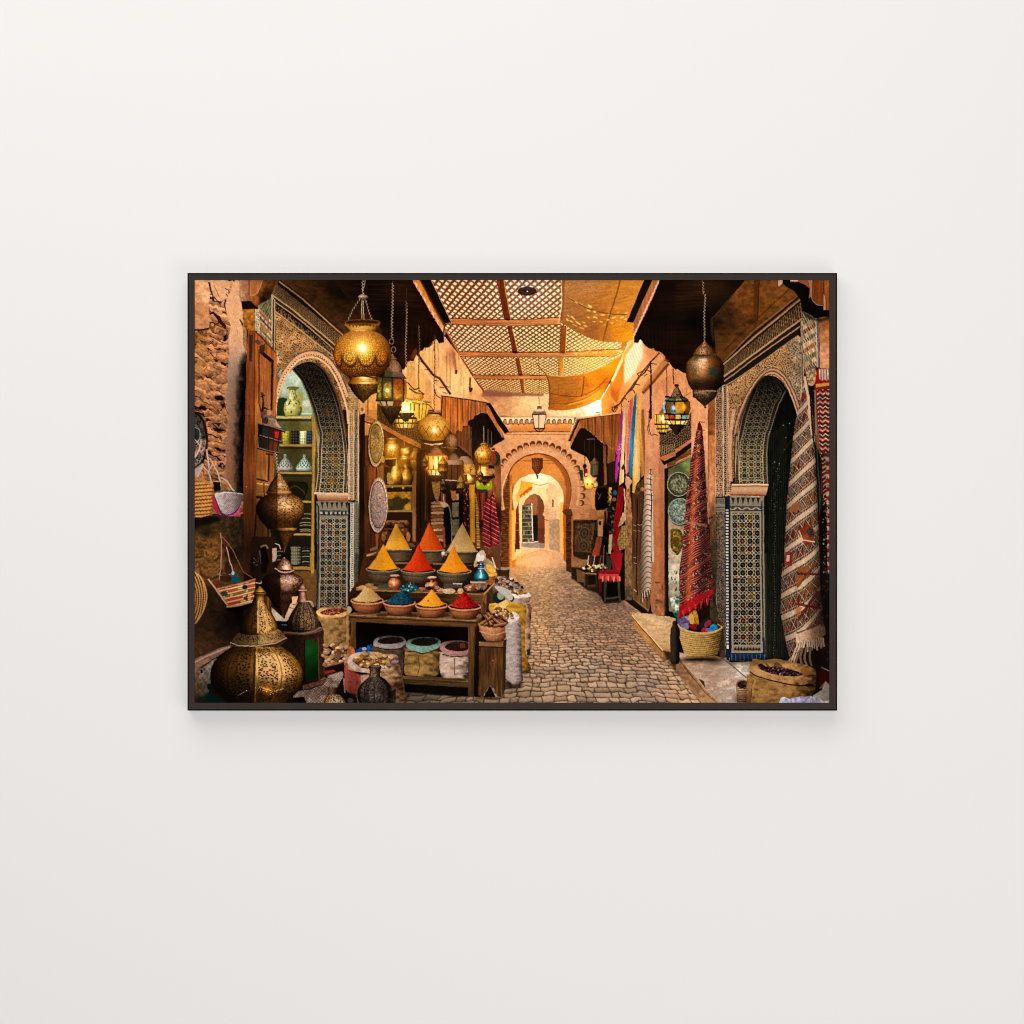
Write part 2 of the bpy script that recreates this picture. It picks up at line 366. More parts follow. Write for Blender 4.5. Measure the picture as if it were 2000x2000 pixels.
# the passage
fill(hshoe+' 600,1210 620,1240 630,1800 605,1650 B3 0,1800 B2 1900,1860 1815,1200', idw([('B3 150,650', '#d88c40'), ('B3 550,700', '#dc8f42'), ('B3 640,900', '#c07a38'), ('B2 1880,1000', '#7a4522'), ('B3 10,800', '#d98a3a'), ('B3 20,1500', '#f3b04e'), ('B3 640,1100', '#a85d25'), ('B2 1870,1500', '#6e3c1e')]))
fill('B3 330,530 470,560 590,650 670,780 692,900 685,1050 660,1170 600,1190 640,1060 640,950 620,820 560,700 470,600', '#8a4a1e', alpha=.75, blur=1)
line('B3 130,600 520,600', 1.2, '#a0561f'); line('B3 100,610 560,640', .8, '#8a4a1e', alpha=.7)
inn = 'B3 30,1200 10,1100 5,1000 30,900 90,820 200,765 340,750 460,785 550,860 600,960 612,1060 600,1150 575,1200 600,1700 350,1650 100,1720 20,1780'
fill(inn, idw([('B3 330,800', '#fff4d4'), ('B3 450,800', '#f8e2b0'), ('B3 350,950', '#ecc890'), ('B3 480,1000', '#dfb882'), ('B3 420,1200', '#cf9a66'), ('B3 590,1100', '#fae0a8'), ('B3 590,1500', '#e8b070'), ('B3 60,950', '#f8d48c'), ('B3 60,1700', '#ecc084'), ('B3 300,1640', '#e5b98c')]))
fill('B3 430,850 520,900 560,1200 570,1690 430,1640', grain(hgrad(1071, 1094, '#d8b080', '#e6c08c'), .10, 3, 6, 4))
fill('B3 440,1300 520,1290 565,1300 570,1690 435,1640', grain('#a98868', .25, 3, 4, 6), alpha=.8, blur=1)
fill('B3 560,1100 600,1090 610,1700 570,1690', '#f3b35a'); line('B3 485,1065 485,1150', 2.2, '#5a3218'); line('B3 415,930 413,1000', 1.2, '#8a6038')
line('B3 210,870 330,890 420,870', 1.3, '#a9814f', smooth=True)
fill('B3 110,840 240,860 245,920 230,960 130,1030 70,1060 60,1010 95,930', '#f1a22e'); fill('B3 240,910 235,950 200,960 190,985 160,985 150,1010 120,1010 110,1035 70,1055 70,1015 110,1005 150,960 200,920', '#b8561c')
fill('B3 60,1060 110,1050 120,1300 110,1700 60,1690', '#f4cf8c'); fill('B3 40,1000 95,1020 90,1100 60,1100', '#e9b45c')
fill('B3 0,1190 50,1190 40,1500 25,1780 -20,1790', '#f6b450'); fill('B3 50,1180 80,1100 95,1690 35,1680', vgrad(985, 1080, '#7e3a1c', '#4c1e10'))
line('B3 40,1340 95,1335', 1, '#c07a4a'); line('B3 40,1425 95,1420', 1, '#c07a4a')
fill('B3 45,1650 110,1650 115,1730 45,1740', '#f3cf86')
# inner doorway with shelves
fill('B3 120,1600 120,1260 145,1240 140,1110 160,1060 210,1015 270,992 330,1020 370,1080 385,1150 375,1210 360,1240 385,1260 388,1610', idw([('B3 180,1080', '#9a5a34'), ('B3 330,1100', '#5f321c'), ('B3 340,1450', '#6c3a20')]))
fill('B3 240,1010 270,1000 300,1030 305,1240 240,1240', '#8a5230'); fill('B3 250,1250 305,1245 305,1550 250,1550', '#14100c'); fill('B3 120,1130 235,1110 250,1550 125,1550', grain('#4d4a38', .4, 2, 2, 3))
for k in range(9):
    y = 1140+k*48; line('B3 125,%d 245,%d' % (y, y-3), 1.2, '#b8ac8c', alpha=.8)
    for j in range(4):
        x = 135+j*28; fill('B3 %d,%d %d,%d %d,%d %d,%d' % (x, y+8, x+16, y+8, x+16, y+40, x, y+40), ['#1d1a14', '#3a3626', '#a89c7c', '#6a5c3a'][(k*3+j*5+k*j) % 4], alpha=.85)
line('B3 235,1110 248,1550', 2, '#e6dcc2'); fill('B3 310,1400 385,1400 385,1580 310,1580', '#5a2e1c')
fill('B3 120,1560 390,1580 385,1640 110,1620', grain('#8f7f74', .2, 4, 2)); line('B3 130,1575 310,1560', 2, '#cfc4b4')
fill('B3 385,1300 435,1305 440,1640 390,1630', '#e0a468'); line('B3 385,1300 435,1305', 1.5, '#7a4d2c')
fill('B3 60,1720 350,1650 600,1690 620,1800 300,1860 30,1830', idw([('B3 300,1700', '#dcae80'), ('B3 100,1780', '#eeb870'), ('B3 550,1760', '#d8a478')]), alpha=.85, blur=2)
fill('B3 0,1790 40,1790 45,1850 0,1870', '#c97a34')
# jambs of brown brick
def brickcol(c, sx, sy):
    return lambda X, Y: C(c)*(.75+.5*hs(np.floor(X/sx+.5*(np.floor(Y/sy) % 2)), np.floor(Y/sy)))[..., None]*np.where((Y/sy-np.floor(Y/sy)) < .25, .55, 1)[..., None]
fill('B3 590,1200 640,1170 700,1180 720,1240 640,1250 620,1240', '#5b3118'); fill('B3 635,1245 712,1240 712,1932 640,1905', brickcol('#4e2c18', 6, 3.4)); fill('B3 605,1240 637,1250 637,1800 610,1780', '#a8581f')
fill('C3 610,-10 640,-10 640,95 612,85', '#a05020'); fill('B3 700,1260 725,1260 720,1932 700,1932', '#9a6038')
fill('B2 1808,1195 1900,1170 1900,1860 1805,1870', brickcol('#67391c', 6, 4.2)); fill('B2 1900,780 1932,760 1932,1860 1895,1860', '#b5692e'); fill('B2 1915,900 1932,880 1932,1860 1912,1860', '#e38a2c')
fill('B2 1830,1000 1905,720 1905,1180 1850,1180', brickcol('#6b3c1e', 7, 3.6), alpha=.9)
# lantern and pendant in the arch
LZ('B3', 300, '575,68 590,66 680,66 700,58 740,32 770,14 815,5', [(0, '#2a1208'), (.5, '#5b2f16'), (1, '#8a5228')], pat=filigree(6, 1.3, '#1a0a04'))
fill('B3 232,590 240,565 255,588 270,566 290,588 305,566 325,588 345,566 366,590', '#4a2410'); ez('B3', 312, 765, 9, 7, '#ffe08a')
# ---- ceiling lattice ------------------------------------------------------------------
HOT = idw([('A3 150,250', '#fff6ee'), ('A2 1800,200', '#ffe9d2'), ('A2 1250,300', '#fae0c0'), ('A2 1400,800', '#f8dab0'), ('A3 300,800', '#ffe2a6'), ('A3 900,1080', '#fff0b0'), ('A3 1200,900', '#fff6cf'), ('A2 1700,1150', '#efc58a'), ('A2 1800,1340', '#e6b878'), ('A3 300,1350', '#f5d487')])
BAR = idw([('A2 1250,300', '#86481f'), ('A3 200,300', '#a5714a'), ('A3 1000,950', '#d99a3c'), ('A2 1700,1100', '#7d4320'), ('A3 300,1100', '#9a5f22'), ('A3 300,800', '#7a5022')])
def lattice(X, Y):
    d = np.maximum(1005-Y, 20); z = 430/d; x = (X-1060)/d
    a = x/.0345; b = z/.0285
    p = (a+b); q = (a-b); fp = np.abs(p-np.floor(p)-.5); fq = np.abs(q-np.floor(q)-.5)
    e = np.maximum(fp, fq)+.10*(vn(X/2.5, Y/2.5, 4)-.5)
    hole = np.clip((.352+.065*np.clip((Y-600)/120, 0, 1)-e)/.13, 0, 1)
    sh = np.where((fp > fq), .72, 1.05)
    bar = BAR(X, Y)*sh[..., None]
    return bar*(1-hole[..., None])+HOT(X, Y)*hole[..., None]
fill('A2 975,90 A3 1600,90 1480,820 1350,860 1310,960 1200,1180 600,1280 420,1450 A2 1600,1420 1490,1275 1470,1215 1315,1010 1290,945 1135,650 1222,608', lattice)
fill('A3 900,930 1300,860 1240,1000 600,1200', '#ffd060', alpha=.25, blur=8, smooth=True)
def beam(p, c, d='#4a1f0c', w=1.6):
    fill(p, wood(c, .3, False, 3)); q = P(p); n = len(q)//2; line(q[:n], w, d, alpha=.85); line(q[n:], w*.9, d, alpha=.7)
BG = hgrad(840, 1240, '#c0703a', '#b86e3c', '#d08a4c', '#e8a040')
beam('A2 1215,558 1600,565 1932,572 A3 300,560 570,540 580,630 300,640 0,645 A2 1600,640 1140,622', BG)
beam('A2 1290,950 1932,955 A3 580,955 1280,915 1220,1000 600,1010 0,1012 A2 1275,1005', BG)
beam('A2 1465,1222 1932,1225 A3 395,1228 400,1272 0,1275 A2 1480,1268', BG)
fill('A3 650,955 1280,918 1230,995 650,1005', '#f0a838', alpha=.5, blur=2)
for k in range(26):
    x = rng.uniform(700, 1270); ez('A3', x, 960-(x-700)*.05+rng.uniform(-25, 25), rng.uniform(9, 22), rng.uniform(3, 8), '#ffe9a0', alpha=.75, blur=.5)
def lbeam(p, l, r):
    q = P(p); fill(p, wood(l, .3, True, 5)); line([q[1], q[2]], 1.6, r); line([q[0], q[3]], 1.0, '#3a1508', alpha=.8)
lbeam('A2 1755,100 1835,100 1920,572 1848,575', '#6d3015', '#d78a48'); lbeam('A2 1880,650 1930,645 A3 72,958 8,955', '#6b2f14', '#d79a58')
lbeam('A3 45,1025 92,1022 132,1222 82,1225', '#7a3c18', '#e0a050'); lbeam('A3 92,1275 140,1275 155,1440 120,1440', '#8a4a20', '#e0a050')
lbeam('A3 580,645 645,645 632,960 565,960', '#9a5220', '#f0a850'); lbeam('A3 552,1015 608,1015 602,1222 552,1225', '#c9802e', '#f6b850'); lbeam('A2 1895,640 1932,640 1932,720 1910,700', '#7a3a18', '#7a3a18')
ez('A2', 1880, 570, 30, 12, '#3a1608'); ez('A3', 40, 955, 36, 14, '#2e1208'); ez('A3', 598, 955, 32, 12, '#6a3010'); ez('A3', 100, 1225, 28, 10, '#4a200c')
fill('A2 1138,690 1165,700 1310,940 1275,960', '#6a3216'); line('A2 1145,680 1300,945', 1.4, '#e8ae70', alpha=.8)
fill('A2 1310,1010 1345,1025 1475,1215 1450,1235', '#6d3518'); line('A2 1300,1015 1450,1232', 1.4, '#efb878', alpha=.8)
fill('A2 1480,1270 1510,1275 1610,1410 1580,1420', '#7a4020'); line('A2 1475,1275 1575,1420', 1.2, '#efb878', alpha=.8)
fill('A2 1590,1405 1680,1395 1800,1415 1932,1430 A3 0,1430 380,1445 375,1470 0,1475 A2 1600,1470', '#8d5840', alpha=.85, blur=1)
ez('A3', 180, 235, 112, 52, '#33221f'); ez('A3', 180, 228, 92, 36, '#4d3a38', alpha=.8)
for k in range(14): t = k*math.pi/7; line('A3 180,230 %f,%f' % (180+95*math.cos(t), 230+42*math.sin(t)), .8, '#231514')
ez('A3', 185, 235, 10, 7, '#ffffff', alpha=.8)
# ---- right upper wall, sunlit strips, and the sail cloths --------------------------------
fill('A3 1040,1530 1160,1320 1300,990 1370,830 1440,790 1540,790 A4 200,1150 60,1932 B4 0,700 B3 1500,1000 1290,60 1060,90', idw([('A3 1100,1650', '#f0952c'), ('A3 1250,1250', '#d0761e'), ('A3 1400,1250', '#f0bd80'), ('A3 1450,950', '#ffe6ba'), ('A3 1650,950', '#d48a58'), ('A3 1700,1400', '#d28c5c'), ('A3 1600,1700', '#d59566'), ('A4 60,1500', '#e2a06a'), ('A3 1250,1500', '#e09a58'), ('B3 1600,300', '#c48458')]))
fill('A3 1300,990 1430,800 1530,800 1540,1000 1450,1200 1330,1330 1320,1180', lambda X, Y: mix('#f3d9a6', '#fffbe9', (np.abs((X*.9-Y*.35)/5-np.floor((X*.9-Y*.35)/5)-.5) < .3)*(np.abs((Y+X*.25)/3.4-np.floor((Y+X*.25)/3.4)-.5) < .33)*1.0), alpha=.95, blur=1)
fill('A3 1310,980 1440,790 1460,830 1350,990 1320,1060', '#e9a040', alpha=.8, blur=1)
fill('A3 1160,1320 1300,1000 1330,1060 1300,1320 1240,1560 1170,1480', idw([('A3 1220,1300', '#e08a28'), ('A3 1180,1450', '#c06818'), ('A3 1300,1100', '#d98028')]), blur=1)
fill('A3 1170,1290 1300,1000 1310,1060 1190,1310', '#ffe8b0', blur=.6)
fill('A3 1055,1500 1150,1320 1162,1340 1090,1480', '#fff3d0', blur=.6)
fill('A3 880,1600 1000,1520 1055,1500 1055,1650 900,1640', '#fffdf0', smooth=True, blur=2, alpha=.9)
fill('A3 1055,1520 1165,1330 1150,1450 1230,1600 1170,1700 1060,1690', idw([('A3 1080,1640', '#f0962e'), ('A3 1150,1450', '#e99030'), ('A3 1190,1650', '#c47a34')]))
line('A3 990,1665 1045,1675', 1.4, '#6a4a20'); line('A3 1010,1685 1040,1690', .8, '#6a4a20')
def cloth(f, seed):
    def g(X, Y):
        c = f(X, Y); w = fbm(X/14, Y/2.2+X*.1, 3, seed); v = fbm(X/1.5, Y/1.5, 2, seed+2)
        return c*(.86+.28*w+.14*(v-.5))[..., None]
    return g
CL1 = idw([('A3 650,150', '#b07a46'), ('A3 900,150', '#b67e48'), ('A3 1400,200', '#c8862f'), ('A3 700,450', '#a8703a'), ('A3 700,600', '#9d6530'), ('A3 950,720', '#9a5f2a'), ('A3 1100,780', '#a96a28'), ('A3 1250,700', '#d68a1c'), ('A3 1380,780', '#e8981c'), ('A3 1300,520', '#cf8a2a'), ('A3 1000,480', '#b0702c')])
fill('A3 585,90 1570,90 1440,420 1350,600 1432,605 1432,810 1300,830 1180,835 1070,830 960,805 860,765 700,680 570,605 590,420 600,250', cloth(CL1, 3))
fill('A3 590,90 625,90 620,300 600,560 570,605 588,400', '#8a5226', alpha=.8); line('A3 585,100 590,400 550,620', 1.3, '#f1cfa0')
line('A3 1280,105 1210,350 1150,530 1075,820', 3.0, '#7d4a1e', alpha=.85, smooth=True); line('A3 650,300 760,370 900,440 1080,490 1250,510 1360,510', 1.6, '#6d3f18', smooth=True, alpha=.9); line('A3 655,296 765,362 905,432', 1.0, '#e8b068', smooth=True, alpha=.6)
fill('A3 1300,830 1370,815 1310,930 1280,940', '#c98020'); fill('A3 1290,830 1430,800 1440,720 1300,760', '#f0a020', alpha=.5, blur=2)
for x, y, w, h, r in [(920, 415, 30, 14, .6), (760, 370, 28, 5, .6), (905, 465, 25, 9, .4), (975, 475, 20, 12, .4), (1070, 515, 30, 9, .1), (985, 545, 28, 10, .2), (900, 545, 18, 8, .5), (1050, 595, 22, 7, .1), (1130, 572, 20, 9, -.2), (1205, 548, 28, 12, -.2), (1300, 545, 25, 9, -.2), (1180, 612, 20, 6, 0), (1240, 580, 14, 6, -.2), (1280, 625, 14, 5, -.3), (1140, 510, 14, 6, 0), (965, 592, 20, 5, .2), (1340, 565, 22, 8, -.3), (1000, 510, 12, 5, .2), (720, 550, 35, 9, .7), (670, 525, 22, 5, .7), (700, 590, 30, 8, .5), (780, 610, 45, 9, .6), (850, 605, 26, 6, .5), (870, 648, 28, 7, .4), (820, 670, 36, 4, .4), (745, 640, 34, 4, .5), (655, 575, 16, 9, .5), (1250, 485, 24, 4, -.2), (1350, 490, 20, 6, -.4), (1095, 630, 14, 4, 0)]:
    ez('A3', x, y, w, h, '#f8cc6c', rot=r, alpha=.95, blur=.5)
CL2 = idw([('A3 500,1300', '#a8692c'), ('A3 480,1550', '#a05c22'), ('A3 700,1330', '#b4712a'), ('A3 650,1480', '#a8621f'), ('A3 950,1250', '#e28d1c'), ('A3 1150,1120', '#f29a18'), ('A3 1100,1300', '#cf7012'), ('A3 1000,1450', '#f09418'), ('A3 800,1560', '#d98220'), ('A3 550,1620', '#c2701f'), ('A3 900,1380', '#c8741a')])
fill('A3 390,1210 480,1232 600,1240 720,1230 850,1205 980,1165 1100,1110 1210,1040 1310,975 1260,1090 1190,1230 1130,1340 1060,1480 1040,1520 1000,1520 900,1575 800,1610 650,1640 520,1642 425,1635 440,1560 438,1450 425,1330 410,1260', cloth(CL2, 7))
line('A3 390,1210 480,1232 600,1240 720,1230 850,1205 980,1165 1100,1110 1210,1040 1310,975', 1.5, '#e8ac48', smooth=True)
line('A3 850,1240 840,1380 820,1480', 2.2, '#7a4214', smooth=True); line('A3 440,1440 640,1470 820,1470 1000,1380 1130,1250', 1.8, '#7d4010', smooth=True, alpha=.8); line('A3 660,1580 850,1520 1040,1420', 2, '#ffc040', smooth=True, alpha=.6)
line('A3 430,1560 640,1560 860,1500 1050,1380', 1.6, '#8a4a14', smooth=True, alpha=.6); line('A3 300,1090 340,1150 395,1215 430,1300', 1.2, '#4a240c', smooth=True); line('A3 318,1000 322,1580', 1.0, '#6d4420')
line('A3 415,1240 445,1360 445,1500 432,1635', 2.0, '#7a4316', smooth=True, alpha=.8)
# small street lantern
fill('A3 236,1690 260,1640 300,1625 300,1600 350,1600 350,1625 385,1640 410,1690', '#8a6a50'); ez('A3', 325, 1640, 60, 14, '#f3e0c8', alpha=.8); fill('A3 236,1680 410,1680 405,1700 240,1700', '#3a2418')
fill('A3 242,1695 405,1695 380,1850 265,1850', '#efcba4'); 
for a, b in ((242, 265), (315, 315), (405, 380)): line('A3 %d,1695 %d,1855' % (a, b), 1.6, '#3a2214')
fill('A3 250,1850 395,1845 385,1862 260,1865', '#3a2214'); line('A3 275,1865 300,1890 350,1890 375,1862', 2, '#3a2214'); line('A3 322,1850 322,1895', 1.5, '#3a2214'); ez('A3', 322, 1598, 30, 8, '#4a3020')
# ---- left upper plaster wall ---------------------------------------------------------------
LW = idw([('A2 900,1000', '#e3ac68'), ('A2 1060,950', '#e9b878'), ('A2 850,1250', '#e6ae6a'), ('A2 1000,1250', '#dda26a'), ('A2 1250,1250', '#efc688'), ('A2 1400,1350', '#edbd80'), ('A2 1200,1000', '#c98a5c'), ('A2 760,1350', '#e9a95c'), ('A2 1000,1500', '#e5a964'), ('A2 1180,1420', '#e9bd88'), ('A2 1500,1480', '#d69a62'), ('A2 800,1500', '#cf9450')])
fill('A2 640,1100 830,960 1040,780 1140,770 1290,960 1460,1230 1590,1420 1560,1470 1690,1560 1100,1480 1120,1700 1060,1932 200,1932 200,1450 640,1450', grain(lambda X, Y: LW(X, Y)*(.9+.2*vn(X/3.2, Y/60, 3))[..., None], .10, 5, 9, 5))
fill('B2 200,0 1100,0 1100,300 860,450 200,100', grain('#b8763c', .25, 4, 6))
for x, y0, y1 in [(1200, 960, 1400), (1160, 1000, 1350), (1260, 1050, 1200), (1440, 1250, 1440), (1060, 820, 1150), (1330, 1100, 1350)]:
    line('A2 %d,%d %d,%d' % (x, y0, x+6, y1), 2.2, '#8a5028', alpha=.45, blur=.8)
fill('A2 1225,930 1270,960 1265,1000 1290,1190 1270,1215 1240,1100', '#8d5630', alpha=.7, blur=1); fill('A2 1430,1260 1450,1250 1440,1420 1425,1400', '#5a2e16', alpha=.9); ez('A2', 1275, 1190, 14, 26, '#3a1c0e'); ez('A2', 1450, 1400, 16, 30, '#3a1c0e', rot=.4)
fill('A2 780,990 850,1080 1000,1290 1130,1460 1060,1420 930,1220 800,1060', '#eccb9f', alpha=.8, blur=1)
line('A2 815,970 900,1090 1010,1230 1080,1260 1210,1455', 4.6, '#5d4028'); line('A2 818,975 900,1095 1010,1235 1080,1265 1205,1450', 2.2, '#2a190e', alpha=.8)
for x, y in [(850, 1065), (900, 1160), (970, 1210), (1020, 1290), (1080, 1370), (1120, 1435), (1150, 1360)]: line('A2 %d,%d %d,%d' % (x, y, x+55, y+6), 1.5, '#3d2412')
# ---- left dark awning ---------------------------------------------------------------------------
DK = idw([('A2 300,150', '#150a05'), ('A2 600,250', '#241308'), ('A2 850,500', '#1a0d06'), ('A2 450,500', '#0c0704'), ('A2 900,800', '#140a05'), ('A2 560,900', '#1d0d06'), ('A2 700,1050', '#2c1409'), ('A1 1600,200', '#2c1a0b')])
fill('A1 1190,95 A2 770,95 900,330 1010,520 1100,700 1135,760 1130,840 1075,850 1040,800 1000,830 980,880 935,905 900,900 885,930 850,940 840,965 800,985 775,1060 735,1055 705,1070 680,1120 660,1160 640,1150 500,1150 500,900 0,700 A1 1900,620 1600,420', lambda X, Y: DK(X, Y)*(.8+.5*vn(X/30, (Y-.12*X)/5, 3))[..., None])
for k in range(6): line('A2 %d,%d %d,%d' % (60, 160+k*52, 820+k*40, 150+k*68), 1.0, '#3a200e', alpha=.5)
for k in range(8): line('A2 %d,%d %d,%d' % (640+k*58, 640, 660+k*50, 900+40*(k % 2)), 1.6, '#30180a', alpha=.5)
fill('A2 760,950 800,900 820,950 790,1020 735,1050', '#6a3a1c', alpha=.8, blur=1); fill('A2 960,860 1010,820 1010,850 940,900', '#6a3a1c', alpha=.6, blur=1)
fill('A2 840,95 980,95 1100,350 1222,608 1135,612 1010,420', '#150c06'); line('A2 978,100 1222,608', 1.3, '#e0b080', alpha=.8)
fill('A2 765,95 850,95 1010,400 1140,630 1120,720 1010,560 900,350', wood('#d08038', .25, True, 4)); fill('A2 840,95 870,95 1030,400 1148,625 1125,640 1000,420', '#2a1408', alpha=.7, blur=.6)
for k in range(15):
    t = k/14; x = 770+t*350; y = 110+t*590; fill('A2 %f,%f %f,%f %f,%f %f,%f' % (x-8, y-30, x+30, y+8, x+22, y+60, x+2, y+28), '#eab08a' if k % 2 else '#c98a60')
    fill('A2 %f,%f %f,%f %f,%f' % (x-12, y+15, x+8, y+35, x+2, y+75), '#160b05')
fill('A2 1125,640 1142,640 1130,830 1122,830', '#6a4528')
# ---- right dark awning -------------------------------------------------------------------------------
DR = idw([('A3 1850,200', '#120a06'), ('A3 1600,700', '#0e0906'), ('A4 100,250', '#23140a'), ('A4 300,200', '#2b190b'), ('A4 250,600', '#090605'), ('A4 60,900', '#180c07'), ('A4 200,900', '#1c0d07'), ('A4 440,750', '#0c0805')])
fill('A3 1440,840 1440,700 1560,420 1740,95 1932,95 A4 830,95 600,370 420,550 460,640 460,960 240,1000 160,1200 100,1235 60,1180 20,1150 A3 1932,1160 1890,1130 1860,1080 1830,1070 1800,1060 1810,1010 1770,970 1740,950 1690,940 1670,910 1640,915 1600,900 1560,860 1520,800 1500,815 1490,845', lambda X, Y: DR(X, Y)*(.8+.5*vn(X/34, (Y+.05*X)/5, 9))[..., None])
for k in range(7): line('A4 0,%d 420,%d' % (170+k*42, 150+k*42), 1.2, '#3a220f', alpha=.55)
for k in range(9): line('A3 %d,%d %d,%d' % (1560+k*46, 640, 1580+k*42, 880+30*k//3), 1.4, '#251409', alpha=.6)
line('A4 420,550 445,545 550,420 830,100', 1.3, '#5a4630', alpha=.7); fill('A4 410,560 440,560 450,800 440,850 410,700', '#3a2c20', alpha=.7, blur=.8); line('A3 1550,870 1700,940 1800,1020 1820,1060', 1.3, '#8a5a30', alpha=.6, smooth=True)
fill('A3 1560,95 1670,95 1430,604 1345,602', '#1c120a'); line('A3 1555,105 1350,600', 1.4, '#c9a070', alpha=.8)
fill('A3 1660,95 1745,95 1620,420 1455,745 1435,720 1432,600', wood('#a5673a', .25, True, 4))
for k in range(14):
    t = k/13; x = 1735-t*275; y = 120+t*600; fill('A3 %f,%f %f,%f %f,%f %f,%f' % (x+6, y-25, x-22, y+10, x-18, y+55, x-2, y+25), '#e4b295'); fill('A3 %f,%f %f,%f %f,%f' % (x+18, y, x-2, y+30, x-2, y+66), '#120b07')
# ---- far left: wall of rough stone and its plastered corner --------------------------------
SW = idw([('A1 200,200', '#d9a677'), ('A1 200,600', '#c08558'), ('A1 420,250', '#d6a47c'), ('A1 400,800', '#bd8258'), ('A1 170,1100', '#c0844f'), ('A1 400,1300', '#bb825a'), ('A1 250,1700', '#b5784c'), ('A1 450,1800', '#b57d55'), ('B1 400,350', '#b1784f'), ('B1 300,700', '#a77049'), ('B1 560,600', '#a3755c'), ('A1 150,750', '#8a5a28')])
def stone(X, Y):
    c = SW(X, Y); xx = X+16*(fbm(X/11, Y/11, 4, 4)-.5); yy = Y-.28*X+16*(fbm(X/12, Y/15, 3, 9)-.5)
    u = xx/29; v = yy/15; f1, f2, a, b = vor(u, v, 21, .9); du = u-(a+.5+.9*(hs(a, b, 21)-.5)); dv = v-(b+.5+.9*(hs(a, b, 22)-.5))
    n2 = fbm(xx/6, yy/3.2, 3, 6); g = fbm(X/2.1, Y/1.6, 2, 8); n3 = fbm(xx/15, yy/5, 3, 12)
    t = .92+.22*(hs(a, b, 25)-.5)-.42*dv-.12*du+.75*(n2-.5)+.34*(g-.5)
    e = f2-f1; ga = np.clip((.07+.5*(.44-n3)-e)*9, 0, 1); pit = np.clip((.33-n3)*12, 0, .9); t = t*(1-.88*np.maximum(ga, pit))
    return c*np.clip(t, .06, 1.3)[..., None]
fill('S 375,540 470,540 478,760 478,1010 375,1010', stone)
fill('A1 120,100 285,100 298,300 290,500 295,640 250,690 180,685 120,680', grain(idw([('A1 160,150', '#d9a474'), ('A1 250,300', '#e2b183'), ('A1 150,450', '#bd8152'), ('A1 200,620', '#c28a5c')]), .22, 7, 5, 12), smooth=True)
fill('A1 295,130 330,100 520,110 520,230 490,330 400,350 330,290', grain('#d6a67c', .16, 8, 6, 15), smooth=True)
line('A1 120,690 180,695 240,688 290,675', 3.2, '#2a1408'); line('A1 293,130 305,190 320,240 335,290 390,350 430,390', 4.0, '#3a1a0c', w2=1.2); line('A1 300,610 340,605 400,640 470,660 520,720', 3, '#3a1c0e', w2=1)
line('A1 300,500 340,490 380,530 420,590 470,640 490,660', 5, '#2a1509'); fill('A1 375,520 420,530 450,600 495,640 490,665 440,640 400,600', '#2c1a0c'); line('A1 490,330 475,400 495,460 520,540 555,630', 2.4, '#3a1a0c')
line('A1 480,200 520,225 540,260', 1.6, '#4a2512'); line('A1 350,170 385,240 410,300', 1, '#6a3a1e'); line('A1 490,265 520,300 500,330', 1.6, '#3a1a0c')
for pts, w in [('300,760 360,790 430,830 520,860', 2.0), ('310,960 350,1010 420,1050', 2.2), ('120,1180 180,1205 240,1160 270,1120', 2.2), ('120,1470 180,1490 230,1540 300,1570 380,1620', 2.0), ('330,1790 380,1840 440,1870 495,1880', 2.6), ('480,1600 510,1660 540,1715', 1.4)]:
    line('A1 '+pts, w, '#2e160b', smooth=True, alpha=.85, w2=.8)
fill('A1 365,1470 440,1460 470,1490 460,1520 390,1525 360,1500', '#1e0f08', blur=.5); fill('A1 195,1590 240,1585 270,1620 250,1645 210,1630', '#241109', blur=.5); fill('A1 340,1025 380,1040 410,1060 370,1070', '#241109', blur=.5); fill('B1 330,215 420,225 490,245 430,262 370,260', '#1a0d07', blur=.6); fill('B1 350,440 410,450 440,475 430,500 390,480', '#1e0f08', blur=.5); fill('B1 280,490 310,500 330,530 295,525', '#241109'); fill('B1 380,560 420,580 440,610 400,600', '#241109')
ez('A1', 170, 1130, 55, 70, '#b88048', alpha=.7, blur=1.5); fill('A1 120,1110 170,1120 235,1180 220,1210 150,1200 120,1180', '#b8814c', smooth=True, alpha=.8, blur=.8)
def plast(X, Y):
    b = ramp([(0, '#d8a67c'), (.22, '#dcab80'), (.38, '#c8a080'), (.50, '#a88672'), (.66, '#a57e66'), (.8, '#a07058'), (1, '#9a6a4c')], (Y-547)/400)
    ed = np.interp(Y, [660, 690, 720, 760, 800, 880, 960], [500, 474, 468, 464, 462, 461, 462]); d = np.clip((X-ed+14*(fbm(X/6, Y/9, 3, 5)-.5)+6)/16, 0, 1)*np.clip((Y-672)/26, 0, 1)
    d2 = np.clip((X-ed+26)/40, 0, 1)*np.clip((Y-690)/60, 0, 1)*.45; bl = (np.clip(1-np.abs(Y-715)/40, 0, 1)*.35)[..., None]; b = b*(1-bl)+C('#7c6c70')*bl
    return b*(1-d2)[..., None]*(1-d[..., None]*.88)*(.93+.14*fbm(X/3, Y/5, 3, 9))[..., None]
fill('A1 600,95 655,110 660,300 690,480 700,640 695,800 730,1000 735,1932 B1 720,700 705,1000 560,960 500,860 470,760 500,600 480,420 520,230 A1 500,1840 530,1720 500,1600 480,1450 515,1350 505,1200 530,1000 520,800 550,640 505,540 490,420 500,330 540,240', plast, blur=.5)
fill('A1 655,580 700,620 690,600 735,700 740,1000 690,860 700,700', grain('#b08058', .3, 3, 3), alpha=.9); line('A1 655,570 680,605 690,640', 2.2, '#3a1a0c'); line('A1 630,690 625,760', 1, '#8a5a3a', alpha=.6)

